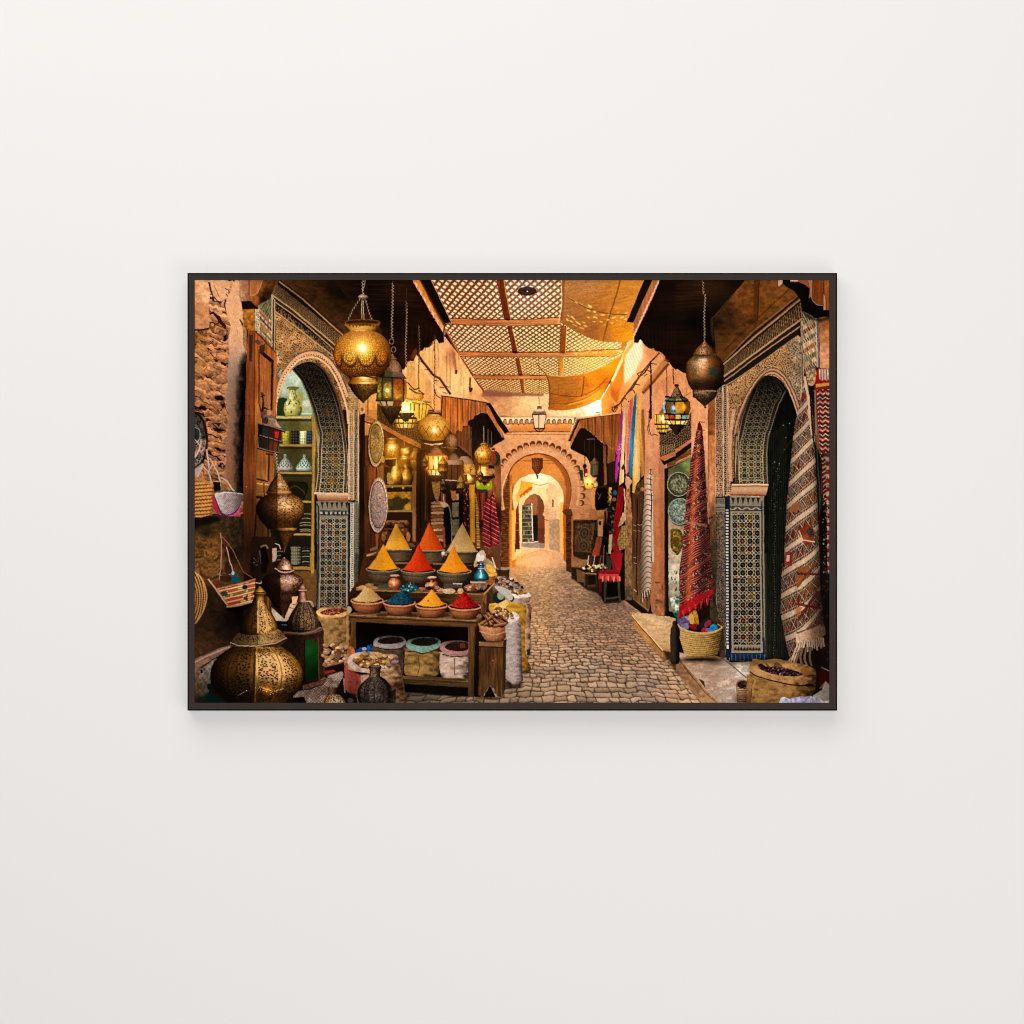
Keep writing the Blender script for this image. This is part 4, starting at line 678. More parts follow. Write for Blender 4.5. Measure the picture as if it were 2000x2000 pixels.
def marble(X, Y):
    c = MB(X, Y); n = fbm(X/16+.6*fbm(X/9, Y/5, 3, 3), Y/6, 4, 5); v = np.abs(n-.5)
    c = c*(.82+.5*n)[..., None]; k = np.clip((.05-v)*22, 0, 1)*.5; return c*(1-k[..., None])+C('#9a5c40')*k[..., None]
fill('C4 8,1168 120,1190 480,1215 560,1240 640,1290 900,1280 930,1780 525,1780 345,1600 100,1300', marble)
fill('C4 8,1175 100,1305 345,1605 530,1780 320,1780 190,1640 8,1415', grain(idw([('C4 60,1330', '#8a6446'), ('C4 200,1530', '#94704e'), ('C4 400,1720', '#a5825c')]), .3, 5, 5, 4)); line('C4 8,1172 100,1300 345,1602 530,1775', 1.8, '#b89878'); line('C4 20,1230 120,1370 350,1650 490,1775', 1.2, '#3a2414', alpha=.7); line('C4 530,1235 640,1310 840,1480', 2.0, '#4a3c30', alpha=.8)
fill('C4 270,1490 330,1510 350,1590 320,1560', '#2a1a10', alpha=.8)
# ---- right portal -----------------------------------------------------------------------------------
fill('A4 825,95 1300,95 1500,300 1470,340 1000,730 560,1095 470,970 452,700 470,520 560,430', grain(idw([('A4 800,250', '#6d3f18'), ('A4 1080,200', '#70421c'), ('A4 600,550', '#3a220f'), ('A4 850,450', '#6a3c16'), ('A4 520,800', '#4a2c12'), ('A4 700,850', '#5a3516'), ('A4 1250,300', '#7a481e'), ('A4 1150,450', '#6a4018'), ('A4 500,600', '#24150a')]), .35, 8, 6, 4))
fill('A4 925,95 985,95 970,530 940,730 915,760', '#4a280f', alpha=.75, blur=1); line('A4 985,100 965,560', 1.2, '#1d0f06', alpha=.8); line('A4 1330,220 1000,520 550,960', 2.4, '#2a1608', alpha=.6, blur=1); ez('A4', 880, 590, 50, 30, '#2a1608', alpha=.6, blur=2); ez('A4', 750, 740, 50, 24, '#2a1608', alpha=.6, blur=2); ez('A4', 520, 950, 60, 40, '#8a4a20', alpha=.4, blur=4)
line('A4 1450,285 900,720 560,1070', 2.0, '#8f6a48', alpha=.8); line('A4 1455,300 900,760 560,1085', 3.6, '#1c120b'); line('A4 1468,335 900,800 562,1100', 3.0, '#a8825c')
quad('A4 1480,360 1500,530 570,1235 565,1115', lambda u, v, X, Y: frieze(v*50, u, X, Y)*.92)
line('A4 1500,550 900,990 568,1245', 3.4, '#b08a64'); line('A4 1480,610 900,1020 570,1285', 3, '#2a2018'); line('A4 1465,650 900,1050 572,1300', 2.4, '#a8845f'); line('A4 1450,710 900,1110 570,1330', 6.4, '#211a12'); line('A4 1440,760 900,1150 590,1350', 2.4, '#a5825a')
def spand2(X, Y):
    a = (X*.80-Y*.60)/4.4; b = (X*.50+Y*.85)/4.7; a = a+.5*np.sin(b*.9); b = b+.5*np.sin(a*.8)
    t = mosa(a, b, ['#8a5a2c', '#a06c34', '#5f4228', '#7a5230', '#9a7444', '#6a4c30', '#84542a', '#4d3824'], '#bd966a', .24, 13)
    bl = np.clip((X-1530)/25, 0, 1)*.5; t = t*(1-bl[..., None])+mosa(a, b, ['#2e3c50', '#8a8a86', '#3a4450', '#b8a890'], '#d6c0a0', .17, 3)*bl[..., None]
    return t*(.78+.4*vn(a*.22, b*.22, 4))[..., None]
fill('A4 1445,755 1470,780 1490,1450 1520,1932 B4 640,830 610,830 A4 610,1360 900,1150', spand2)
fill('A4 460,1420 560,1340 610,1350 620,1932 B4 650,870 650,1020 465,1030', lambda X, Y: mosa(X/3.7, Y/3.7, ['#a0663a', '#6a4a30', '#3a2e26', '#8a6a48', '#5a4a40'], '#cba888', .22, 4, .6)*np.clip(.85+(Y-780)/700, .8, 1.1)[..., None])
fill('A4 560,1340 605,1340 B4 612,1020 580,1020', '#b89878', alpha=.8); line('A4 580,1350 B4 590,1010', 3.0, '#221a16'); 
for k in range(52): ell(1320+(581+k*.2)/ZS, 757+k*4.1, .9, 1.0, '#c9b090', n=8)
line('A4 462,1420 B4 468,1020', 2, '#d6b894'); line('A4 555,1345 B4 562,1020', 1.6, '#d6b894'); line('A4 612,1350 B4 630,850', 1.6, '#d6b08a')
# coloured tile column at its right edge
def coltile2(u, v, X, Y):
    r = np.floor(v*11); pal = np.array([C(c) for c in ['#4f5a38', '#c0a078', '#7a3a1e', '#c0a078', '#4a5a44', '#c9a880', '#8a4a26', '#c0a078', '#56663e', '#b59a72', '#7a4028']])
    f = u*6-.8*v*11; g = np.abs(f-np.floor(f)-.5); c = pal[np.clip(r, 0, 10).astype(int)]
    return np.where(((g > .30) | (np.abs(v*11-r-.5) > .42))[..., None], C('#c0a484')*(.6+.5*hs(np.floor(f), r))[..., None], c*(.6+.6*hs(np.floor(f), r, 3))[..., None])
quad('A4 1510,580 1650,480 1660,1110 1520,1190', coltile2, clip='A4 1490,530 1500,470 1560,500 1650,540 1665,1110 1520,1200'); line('A4 1485,580 1500,1200 1480,1500', 4.4, '#b8987a'); line('A4 1488,640 1500,1450', 1.6, '#3a3840'); line('A4 1655,550 1670,1130', 2.2, '#c9ae90'); fill('A4 1668,560 1688,560 1695,1120 1675,1140', '#6a6470')
fill('A4 1690,540 1820,540 1820,1160 1700,1140', grain(idw([('A4 1760,620', '#8a5226'), ('A4 1760,750', '#b87a4c'), ('A4 1760,1000', '#c9906a')]), .2, 6, 6, 5))
for k in range(4): ez('A4', 1750+rng.uniform(-20, 30), 690+k*30, 5, 12, '#6a3c22', alpha=.7)
fill('A4 1520,1180 1640,1100 1660,1140 1540,1240', '#565a68', alpha=.8)
# carved wooden bracket, top corner
fill('A4 1200,95 1820,95 1820,520 1740,540 1640,555 1580,500 1500,470 1480,350 1400,235 1300,180 1270,150 1210,185', '#0e0a07')
fill('A4 1205,95 1262,95 1260,150 1210,185', '#c79a7c'); fill('A4 1350,95 1560,95 1570,200 1530,160 1450,125 1350,130', '#a5603a'); line('A4 1350,110 1440,112', 2.4, '#e9c8b0'); fill('A4 1270,95 1330,95 1340,150 1300,170', '#15100c')
fill('A4 1560,95 1600,95 1600,290 1570,320 1580,220', '#b58468'); fill('A4 1600,95 1740,95 1735,390 1700,400 1640,380 1600,300', wood('#8f4a1e', .3)); line('A4 1600,100 1600,300 1640,375 1700,402 1735,400', 1.6, '#c99478', smooth=True)
fill('A4 1740,95 1820,95 1820,460 1755,460 1740,380', wood('#a0592a', .3)); line('A4 1745,100 1742,300', 1.4, '#5a2a10'); fill('A4 1740,260 1760,300 1768,450 1745,462', '#dca88a'); line('A4 1750,200 1815,150', 1, '#c98a5a', alpha=.6)
fill('A4 1500,480 1640,555 1740,560 1820,510 1820,560 1700,600 1560,560', '#1a110a', blur=1.5, alpha=.7)
# arch
mo = np.array(spl(P('A4 690,1932 712,1800 775,1600 855,1430 945,1295 1035,1195 1115,1152 1200,1165 1285,1240 1365,1370 1430,1520 1470,1650'), False, 6)); mc = np.array(P('A4 1090,1750')[0])
def inset(o): d = mc-mo; return [tuple(q) for q in mo+d/np.hypot(d[:, 0], d[:, 1])[:, None]*o]
line(inset(-2), 2.0, '#3f3c44', alpha=.7)
for o, w, c in ((1.5, 3.2, '#b88c68'), (4.6, 2.6, '#6a4634'), (8, 3.0, '#c09672'), (10.4, 1.2, '#4a3224')): line(inset(o), w, c)
line('B4 690,0 650,250 640,500 650,850', 6.5, '#c49878', smooth=True); line('B4 672,250 662,500 672,850', 1.4, '#8a5c48', smooth=True)
fill('A4 1040,1235 1100,1228 1180,1240 1260,1310 1340,1440 1400,1590 1430,1700 B4 1400,200 1360,600 1310,1100 1270,1932 C4 1230,500 1330,1260 1050,1280 1040,600 B4 1040,1020 1090,880 1075,600 1080,300 1180,0 A4 1200,1600 1150,1400', grain(idw([('A4 1350,1600', '#0b0d0a'), ('B4 1200,300', '#0c0f0a'), ('B4 1200,1200', '#0d100b'), ('C4 1150,600', '#131410'), ('C4 1200,1200', '#171812')]), .5, 3, 8))
so2l = np.array(spl(P('A4 1040,1240 930,1350 845,1550 780,1750 745,1932 B4 715,400 708,600 700,870'), False, 6)); so2r = np.array(spl(P('A4 1130,1240 1295,1410 1250,1520 1205,1600 1120,1880 B4 1100,280 1075,560 1085,880'), False, 6))
so2l = so2l[np.argsort(so2l[:, 1])]; so2r = so2r[np.argsort(so2r[:, 1])]
def soffit2(X, Y):
    xl = np.interp(Y, so2l[:, 1], so2l[:, 0]); xr = np.interp(Y, so2r[:, 1], so2r[:, 0]); s = np.clip((X-xl)/np.maximum(xr-xl, 1), 0, 1); v = Y+.25*(X-1450)*np.clip((850-Y)/120, 0, 1)
    c = zel(s*4.6+.2, v/11.0, ['#1a2420', '#161a16', '#22281c', '#3a3420', '#20302c', '#5a4020'], '#9a8a68', .065, seed=9)
    e = np.minimum(s, 1-s); c = np.where(((e < .14) & (e > .115) | (e < .02))[..., None], C('#b09878'), np.where((e < .115)[..., None], mix('#181610', '#7a6a50', np.clip(np.sin(v*1.9)*1.5, 0, 1)*.8), c))
    return c*np.clip((Y-705)/190, .22, 1.0)[..., None]
fill('A4 1040,1240 1130,1235 1220,1300 1295,1410 1250,1520 1205,1600 1120,1880 1100,1932 B4 1085,400 1075,600 1085,880 700,872 690,600 700,300 A4 728,1932 770,1750 840,1550 930,1360', soffit2)
line('A4 1040,1240 930,1360 840,1550 770,1750 730,1932 B4 705,300 692,600 702,870', 2.2, '#3a2a1c', smooth=True); line('A4 1298,1410 1205,1600 1110,1900 B4 1085,420 1078,600 1090,880', 2.0, '#6a6048', smooth=True, alpha=.8); line('B4 745,250 735,500 745,835 1050,840', 1.6, '#a89478')
for k in range(9): line('B4 %d,%d C4 %d,1240' % (1110+k*24, 300-k*18, 1090+k*22), 1.2, '#24261b', alpha=.7)
for k in range(60): ell(1320+(1165+8*math.sin(k*.2))/ZS+rng.uniform(-.5, .5), 985+k*5.2, .7, 1.1, '#6a6a58', alpha=.8, n=8)
for k in range(24): ell(1320+(1160+rng.uniform(-30, 80))/ZS, 905+k*4, .8, 1, '#8a8a74', alpha=.55, n=8)
for x, y in [(1270, 185), (1340, 165), (1280, 470), (1220, 640), (1300, 330), (1200, 700), (1165, 620)]: ez('B4', x, y, 8, 7, '#8a8c78', alpha=.8)
line('B4 1390,330 1280,470 1210,640 1200,900', 1.2, '#23261c', smooth=True)
fill('C4 1020,0 1075,0 1085,1240 1040,1240', '#2e2c22', alpha=.8); line('C4 1045,0 1055,1230', 1, '#8a8264', alpha=.6); line('C4 1110,1250 1110,600', 1, '#3a3a2c', alpha=.8)
# capital and pier
fill('B4 660,885 1095,882 1085,930 1065,1005 640,1008 650,960', vgrad(946, 968, '#b8906a', '#c9a078', '#9a6c4a')); line('B4 660,885 1095,884', 2.4, '#e0c0a0'); line('B4 665,905 1090,905', 1.4, '#6a4a34'); line('B4 650,1005 1060,1012', 2, '#8a3a20'); line('B4 645,1020 1040,1025', 1.4, '#d0b898')
fill('B4 465,1050 575,1040 640,1020 1040,1030 1045,1932 C4 1060,1272 590,1275 480,1100', '#857b68')
for k in range(6): x = 655+k*59; fill('B4 %d,1040 %d,1040 %d,1075 %d,1125 %d,1075' % (x, x+42, x+32, x+21, x+10), '#1d2a30')
for k in range(8): line('B4 %d,1055 %d,1110' % (475+k*13, 475+k*13), 1.2, '#3a4240')
line('B4 470,1160 575,1150', 2, '#22303a'); line('B4 470,1190 575,1185', 1.6, '#22303a'); line('B4 640,1145 1030,1145', 2.2, '#26303a'); quad('B4 645,1155 1030,1155 1030,1182 645,1182', lambda u, v, X, Y: mix('#2a3038', '#b59a78', (np.abs(np.sin(u*22)-(v-.5)*2) < .7)*1.0)); line('B4 640,1190 1030,1190', 2, '#26303a')
PAL2 = ['#121418', '#181a1c', '#52220f', '#7a5018', '#141c28', '#2c2014', '#343a2c']
quad('B4 672,1225 985,1225 C4 1000,1085 685,1085', lambda u, v, X, Y: zel(u*3.5+.25, v*16.5, PAL2, '#b0a388', .042, .33, seed=12)*np.clip(1.0-.12*v, .3, 1.1)[..., None])
for a in ('B4 660,1210 C4 670,1170', 'B4 1000,1210 C4 1015,1170'): line(a, 3.0, '#968c78')
line('C4 670,1092 1010,1092', 2.0, '#968c78'); quad('C4 685,1100 1000,1100 1000,1150 685,1150', lambda u, v, X, Y: np.where((np.abs(u*9-np.floor(u*9)-.5)*2 < v)[..., None], C('#1c2230'), np.where((np.abs(u*9+.5-np.floor(u*9+.5)-.5)*2 < v*.6)[..., None], C('#7a4a24'), C('#968c76')))); line('C4 665,1168 1020,1170', 3.0, '#968c78')
fill('B4 465,1210 575,1210 C4 585,1240 490,900', lambda X, Y: mosa(X/3.1, Y/3.3, ['#2a2620', '#5a3a22', '#3a3a34', '#7a5428', '#23303a', '#8a6a3a'], '#9a8f7c', .2, 4, .6)*np.clip(.95-(Y-1000)/900, .5, 1)[..., None])
fill('B4 578,1030 640,1020 650,1932 C4 660,1240 590,1235', '#161e2e'); fill('B4 590,1180 625,1180 C4 625,1130 598,1130', '#c9c2b4')
for k in range(50): fill('B4 %f,%f %f,%f %f,%f %f,%f' % (590, 1195+k*35.5, 626, 1195+k*35.5, 626, 1210+k*35.5, 590, 1210+k*35.5), '#182030', alpha=1 if 1195+k*35.5 < 2780 else 0)
line('B4 1015,1080 1020,1932 C4 1035,1180', 2.6, '#1c2836')
fill('C4 590,1140 630,1140 635,1270 600,1265', '#16223a'); fill('C4 640,1180 1055,1180 1060,1268 640,1275', grain('#1b2b42', .5, 3, 3)); fill('C4 1020,1000 1050,1000 1060,1200 1030,1180', '#18263c', alpha=.8)
for x in range(660, 1050, 48): line('C4 %d,1190 %d,1268' % (x, x+2), 1.0, '#8a8c90', alpha=.6)
# pilaster shade
fill('B4 185,0 380,0 385,700 375,1050 360,1100 185,1100', grain(idw([('B4 280,80', '#dfa474'), ('B4 350,500', '#d29a70'), ('B4 365,1000', '#b5805a'), ('B4 230,300', '#d8a074')]), .14, 5, 9, 6)); fill('B4 380,0 465,0 470,1240 430,1260 390,1230 385,700', grain(idw([('B4 420,60', '#8a4f2a'), ('B4 430,400', '#bf7a4a'), ('B4 420,900', '#c08258'), ('B4 430,1200', '#a8714a')]), .25, 4, 8, 6)); fill('A4 185,1480 380,1560 380,1932 185,1932', grain(hgrad(1350, 1385, '#d99a66', '#e0a474'), .12, 5, 9, 6)); fill('A4 380,1560 460,1440 465,1932 380,1932', grain('#8a5228', .3, 5, 9))
line('B4 382,0 388,700 375,1100', 1.4, '#6a3a1e', alpha=.8); fill('B4 390,1240 470,1230 480,1932 C4 470,760 400,700 B4 400,1400', grain(idw([('B4 430,1350', '#8a6242'), ('B4 440,1700', '#5a4632'), ('C4 440,300', '#3a3226'), ('C4 440,650', '#1d1a14')]), .35, 4, 7)); fill('C4 400,560 480,600 500,760 560,900 590,1240 520,1230 480,900 400,760', grain('#3a3022', .4, 4, 6)); line('B4 385,1285 440,1265', 3, '#2a1a10', alpha=.8, blur=.8)
# ---- cloths hung on the right wall -------------------------------------------------------------------
def strip(p, cols, seed=0):
    q = P(p); xs = [a for a, b in q]; f = hgrad(min(xs), max(xs), *cols)
    fill(p, grain(lambda X, Y: f(X-.06*(Y-900), Y), .22, 2.2, 30, seed))
# wooden door and dark stall behind
fill('B3 1130,560 1420,500 1560,760 1560,1932 C3 1650,690 1560,700 1420,540 1330,560 1100,500 B3 1080,1200', '#1a110b')
fill('B3 1415,1000 1560,960 1560,1932 C3 1640,500 1615,700 1560,680 1420,520', wood(idw([('B3 1490,1100', '#4a2e1a'), ('B3 1480,1600', '#4d321e'), ('C3 1480,300', '#5f4226'), ('C3 1550,620', '#6a4a2a')]), .4)); line('B3 1480,1050 1470,1932 C3 1480,500', 2, '#1d110a')
for x, y in [(1450, 1365), (1500, 1360), (1540, 1362), (1450, 1430), (1500, 1432), (1450, 1745), (1455, 1810)]: line('B3 %d,%d %d,%d' % (x-18, y-5, x+18, y+6), 1.2, '#b8a890', alpha=.8)
line('C3 1440,430 1470,460', 1.6, '#b8a890'); line('C3 1430,560 1600,700', 2.4, '#2a1a0e'); line('C3 1425,540 1610,680', 1.4, '#9a7040')
fill('B3 1345,900 1390,880 1420,1300 1420,1932 C3 1420,560 1330,560 B3 1330,1500', grain(idw([('B3 1380,1100', '#a5704a'), ('B3 1380,1600', '#8a5e3e'), ('C3 1380,300', '#7a5a40'), ('C3 1370,500', '#5f4a36')]), .45, 3, 5, 3))
strip('A3 1290,1600 1312,1680 B3 1310,60 1300,250 1280,500 1270,640 1240,820 1225,870 1215,800 1225,620 1250,400 1270,200', ['#a02c8a', '#c83cae', '#8a2a7a'], 1)
for x, y in [(1270, 440), (1280, 460), (1265, 470), (1275, 410)]: ez('B3', x, y, 5, 6, '#f0b0e0')
strip('A3 1330,1560 1370,1500 B3 1350,0 1345,200 1320,500 1325,650 1320,850 1260,910 1265,800 1290,500 1310,150', ['#c9a064', '#ecd09a', '#d6b078'], 2); fill('B3 1320,850 1265,900 1240,950 1300,960 1330,880', '#1a120c')
strip('A3 1390,1520 1430,1480 B3 1420,0 1400,300 1385,500 1375,740 1345,770 1330,640 1350,300 1370,60', ['#f0d6b8', '#e09478', '#c9544a'], 3); fill('B3 1352,400 1380,400 1375,740 1350,760', '#c8483c', alpha=.7, blur=1)
strip('A3 1445,1470 1470,1440 B3 1465,20 1445,300 1430,560 1420,800 1400,805 1380,770 1385,500 1410,150', ['#1d6f96', '#2f93bd', '#17607f'], 4)
strip('A3 1475,1460 1515,1420 B3 1525,20 1515,400 1510,830 1470,880 1445,990 1420,980 1425,700 1440,400 1460,100', ['#c99a4a', '#eac682', '#d0a050'], 5)
strip('B3 1530,0 1560,0 1570,500 1565,770 1520,810 1515,400', ['#a06c34', '#c08848', '#8a5a2c'], 6)
fill('B3 1340,780 1375,760 1420,850 1390,900 1360,940 1335,880', '#c99a7c'); fill('B3 1335,780 1370,750 1415,840 1380,800', '#7a1f24'); fill('B3 1440,1000 1480,880 1560,800 1565,960 1500,1000', grain('#4a3824', .6, 3)); ez('B3', 1540, 940, 24, 26, '#b0683c'); fill('B3 1290,690 1320,640 1335,680 1310,720', '#3a2a1a')
ez('B3', 1262, 650, 14, 30, '#23305a')
fill('B3 1255,920 1310,900 1330,1000 1290,1250 1260,1500 1290,1700 1300,1820 1270,1932 1200,1932 1160,1720 1190,1400 1220,1200', grain(idw([('B3 1270,1000', '#7a1418'), ('B3 1220,1400', '#9a1820'), ('B3 1200,1700', '#b01f26'), ('B3 1270,1750', '#8f1a20')]), .3, 2.4, 20)); fill('C3 1165,0 1310,0 1280,200 1240,220 1190,80', '#a81c26')
line('B3 1325,930 1335,1100 1330,1220', 2.4, '#c9b08a', smooth=True); fill('B3 1310,1210 1340,1230 1345,1300 1290,1370 1250,1380', grain('#c9a878', .3, 2)); fill('B3 1290,1380 1345,1360 1375,1580 1330,1640 1270,1660 1240,1560', lambda X, Y: np.where((np.sin((X+Y)*2.2)*np.sin((X-Y)*2.2) > .1)[..., None], C('#e0c070'), C('#6a4c22')))
# white striped blanket
def blanket(X, Y):
    s = np.sin((Y+X*.55+4*np.sin(X*.25))*.62); t = np.clip((s-.72)*5, 0, 1); c = ramp([(0, '#6a5648'), (.35, '#c0a48c'), (.6, '#e2ccb6'), (1, '#b09684')], (X-(1252+(1090-Y)*.02))/28)
    c = c*np.clip(1.05-(Y-950)/900, .8, 1.05)[..., None]; return c*(1-t[..., None]*.72)+C('#3a2a20')*(t*.72)[..., None]
fill('B3 1640,690 1655,760 1660,1000 1665,1300 1672,1800 1650,1790 1645,1932 C3 1640,430 1600,450 1540,590 1520,560 1510,200 B3 1510,1900 1530,1500 1555,1100 1580,850', blanket); line('B3 1638,700 1645,1100 1650,1790', 2.2, '#2a1a12', alpha=.8); fill('B3 1655,1000 1668,1300 1676,1800 1650,1790 1648,1400', '#cbb49c')
for k in range(9): x = 1525+k*14; line('C3 %d,%d %d,%d' % (x, 440+(8-k)*4, x-4+(k % 3)*5, 590-k*14), 1.3, '#d0b8a0' if k % 2 else '#2a1a10')
# goods around the right-hand stall: rug, masks, tools
fill('B3 945,1100 960,980 1010,900 1050,880 1130,900 1130,1240 1080,1932 720,1932 720,1300 900,1280', idw([('B3 980,1200', '#a56a40'), ('B3 1080,1000', '#1a120c'), ('B3 1100,1500', '#16100b'), ('B3 1000,1800', '#2a1a10'), ('B3 800,1850', '#8a5c38'), ('B3 960,1050', '#c07a38')], 3))
fill('B3 945,900 1010,890 990,1080 1000,1180 945,1170', '#d08a3e', alpha=.9)
def rugd(u, v, X, Y):
    c = mosa(u*13, v*16, ['#3a2a1c', '#4d3622', '#2a2018', '#5f4028', '#4a2418'], '#6a4a30', .12, 3); b = (np.minimum(np.minimum(u, 1-u), np.minimum(v, 1-v)) < .08); c = np.where(b[..., None], c*.6, c)
    for cy in (.34, .72):
        d = np.hypot((u-.52)*1.0, (v-cy)*1.25); c = np.where(((d < .21))[..., None], c*.55+C('#1d2a24')*.3, c); c = np.where((np.abs(d-.21) < .02)[..., None], C('#5a432c'), c); c = np.where((np.abs(d-.09) < .03)[..., None], C('#4d3826'), c)
    return c
quad('B3 725,1310 1010,1300 950,1720 720,1700', rugd); fill('B3 720,1700 950,1715 940,1760 830,1770 730,1730', '#2e1d12')
fill('B3 990,950 1060,920 1130,960 1120,1150 1040,1190 985,1160', '#0d0a08', smooth=True); line('B3 1010,980 1040,1040 1060,980 1020,1060', 1.4, '#6a5438'); fill('B3 1000,1190 1090,1180 1080,1260 1010,1260', '#b8803c'); 
fill('B3 1020,1300 1080,1290 1070,1500 1010,1500', '#c49468'); ez('B3', 1040, 1340, 16, 26, '#3a2010'); fill('B3 1000,1500 1070,1510 1030,1720 960,1740 980,1600', wood('#8a4a26', .3)); fill('B3 960,1650 1040,1560 1020,1720 940,1730', '#a5401f')
fill('B3 1140,920 1180,915 1170,1100 1140,1150', '#d09a48'); 
for k in range(34):
    x = 1120+rng.uniform(0, 90)-k*.6; y = 960+k*22+rng.uniform(-10, 10); ez('B3', x, y, rng.uniform(10, 26), rng.uniform(10, 24), ['#0d0b09', '#8a7250', '#182a30', '#5a4426', '#120e0a', '#7a6646', '#7a5428', '#14202a'][k % 8], rot=rng.uniform(-1, 1), alpha=.9)
fill('B3 1145,1480 1185,1470 1170,1700 1140,1700', '#e0c898'); ez('B3', 1215, 980, 24, 30, '#1c5a78')
line('B3 1100,1200 1110,1932', 3, '#0e0a07'); line('B3 1090,1600 1070,1900', 2, '#8a5a3a')
fill('B3 720,1770 900,1780 920,1932 C3 700,270 720,50', grain('#8f6440', .3, 5, 5)); fill('B3 1110,1700 1180,1760 1160,1932 1110,1932', '#3a3a34')
fill('C3 700,170 860,180 1010,250 1060,420 1080,560 1000,470 890,440 760,340 700,300', '#15100c', blur=1.2, alpha=.85)
for k in range(5): x = 890+k*36; line('C3 %d,150 %d,30' % (x, x+18), 1.6, ['#d8c4b0', '#6a2a1a', '#c0a894', '#1d1510', '#8a5a4a'][k])
blobs('C3 820,200 860,150 980,140 1100,130 1120,170 1000,210 900,225', 40, 2.0, 3.6, ['#e8d8a8', '#d8b868', '#5a3a1e', '#f4ead0', '#8a5a30', '#1d140c'], 4)
fill('C3 760,190 860,230 850,350 770,340', '#6a4a2c'); fill('C3 830,230 1000,240 1000,260 830,250', '#8a6440'); line('C3 855,250 860,390', 2.4, '#5a4028'); line('C3 990,260 1000,410', 2.0, '#3a2816'); fill('C3 900,270 985,270 985,400 900,395', '#1a120b'); fill('C3 890,380 985,370 985,405 890,410', '#4a3620')
# stool with red cloth
fill('C3 1040,330 1320,300 1330,560 1090,600', '#0d0a07', alpha=.85, blur=1); line('C3 1105,320 1095,590', 4.6, '#4a4030'); line('C3 1255,300 1275,580', 4.6, '#4a4232'); line('C3 1100,540 1275,520', 3.4, '#5a4e3c'); line('C3 1090,590 1280,580', 3, '#3a3226'); line('C3 1060,330 1080,570', 3, '#16120d')
fill('C3 1035,210 1235,190 1260,240 1030,240', '#8f1a22'); fill('C3 1025,235 1255,235 1275,300 1020,320', grain('#b83a34', .3, 2, 6)); line('C3 1030,240 1255,240', 2, '#4a0c10')
for k in range(11): x = 1040+k*22; fill('C3 %d,275 %d,275 %d,%d %d,%d' % (x, x+18, x+20, 320+(k % 3)*12, x+2, 335+(k % 2)*14), ['#d85040', '#e8806a', '#a02a24'][k % 3])
fill('C3 1030,300 1060,310 1050,480 1025,490', '#6a1216')
fill('C3 880,400 1080,560 1000,500', '#8a8070', alpha=.5)
# brown canopy on the right
fill('B3 690,450 740,330 810,215 870,225 960,290 1060,390 1120,410 1150,500 1220,500 1240,560 1130,620 1080,900 960,930 1000,800 880,560 800,520 700,470', '#1a1009')
fill('B3 760,110 1275,35 1280,250 1240,500 1180,500 1170,440 1110,410 1090,420 1060,380 1010,350 990,310 950,300 930,260 890,250 870,225 810,220 800,170', wood(idw([('B3 900,150', '#8f5126'), ('B3 1200,150', '#85481f'), ('B3 1150,350', '#9a5a2c')]), .4))
for x in (895, 985, 1080, 1180): line('B3 %d,%d %d,%d' % (x, 90-(x-895)*.1, x+4, 240+(x-895)*.75), 1.2, '#4a2610')
line('B3 765,108 1280,35', 3.0, '#e0a878'); line('B3 770,125 1275,50', 1.6, '#5a3018')
fill('B3 765,108 800,130 690,380 660,370', '#3a1e0e'); fill('B3 800,140 810,215 700,400 690,450 690,380', wood('#b06a34', .2)); line('B3 775,110 665,365', 1.4, '#d8a070', alpha=.7)
fill('B3 1075,420 1110,430 1120,880 1090,900', wood('#7a4a24', .3)); fill('B3 1130,440 1220,510 1220,600 1130,640', wood('#8a5228', .3)); fill('B3 1130,640 1220,610 1210,860 1150,860', '#2a1c12')
line('B3 880,350 980,350', 1.6, '#6a6258'); 
for x, y in ((860, 640), (912, 620), (975, 590)): line('B3 %d,360 %d,%d' % (x, x, y), 1.0, '#3a2a1c')
LZ('B3', 975, '570,8 585,20 605,30 625,55 650,50 660,48 760,48 780,40 800,10', [(0, '#100d08'), (.5, '#3f3220'), (1, '#7a6240')], fac=6); fill('B3 925,660 955,655 955,770 930,770', '#2a4a3a'); fill('B3 965,655 1010,655 1005,760 965,765', '#5a5038')
fill('B3 790,715 835,710 840,840 810,830', '#1f3a26'); fill('B3 845,690 890,700 890,800 850,790', '#7a1a1a'); ez('B3', 878, 765, 14, 16, '#f0c0a0'); ez('B3', 860, 670, 24, 26, '#15100c'); line('B3 858,500 860,660', 1.6, '#15100c'); ez('B3', 980, 870, 30, 34, '#8a7a4a'); ez('B3', 985, 890, 30, 26, '#e0c860', alpha=.8)
(gx, gy), = P('B3 905,865'); ell(gx, gy, 10, 12, '#c9a030'); glow(gx-1, gy-3, 8, '#fff3b0', .9); fill('B3 880,870 900,870 895,895 880,890', '#6a4a10'); fill('B3 930,870 960,870 950,900', '#6a4a10'); line('B3 845,850 870,930 940,935 975,860', 1, '#7a5a10', smooth=True)
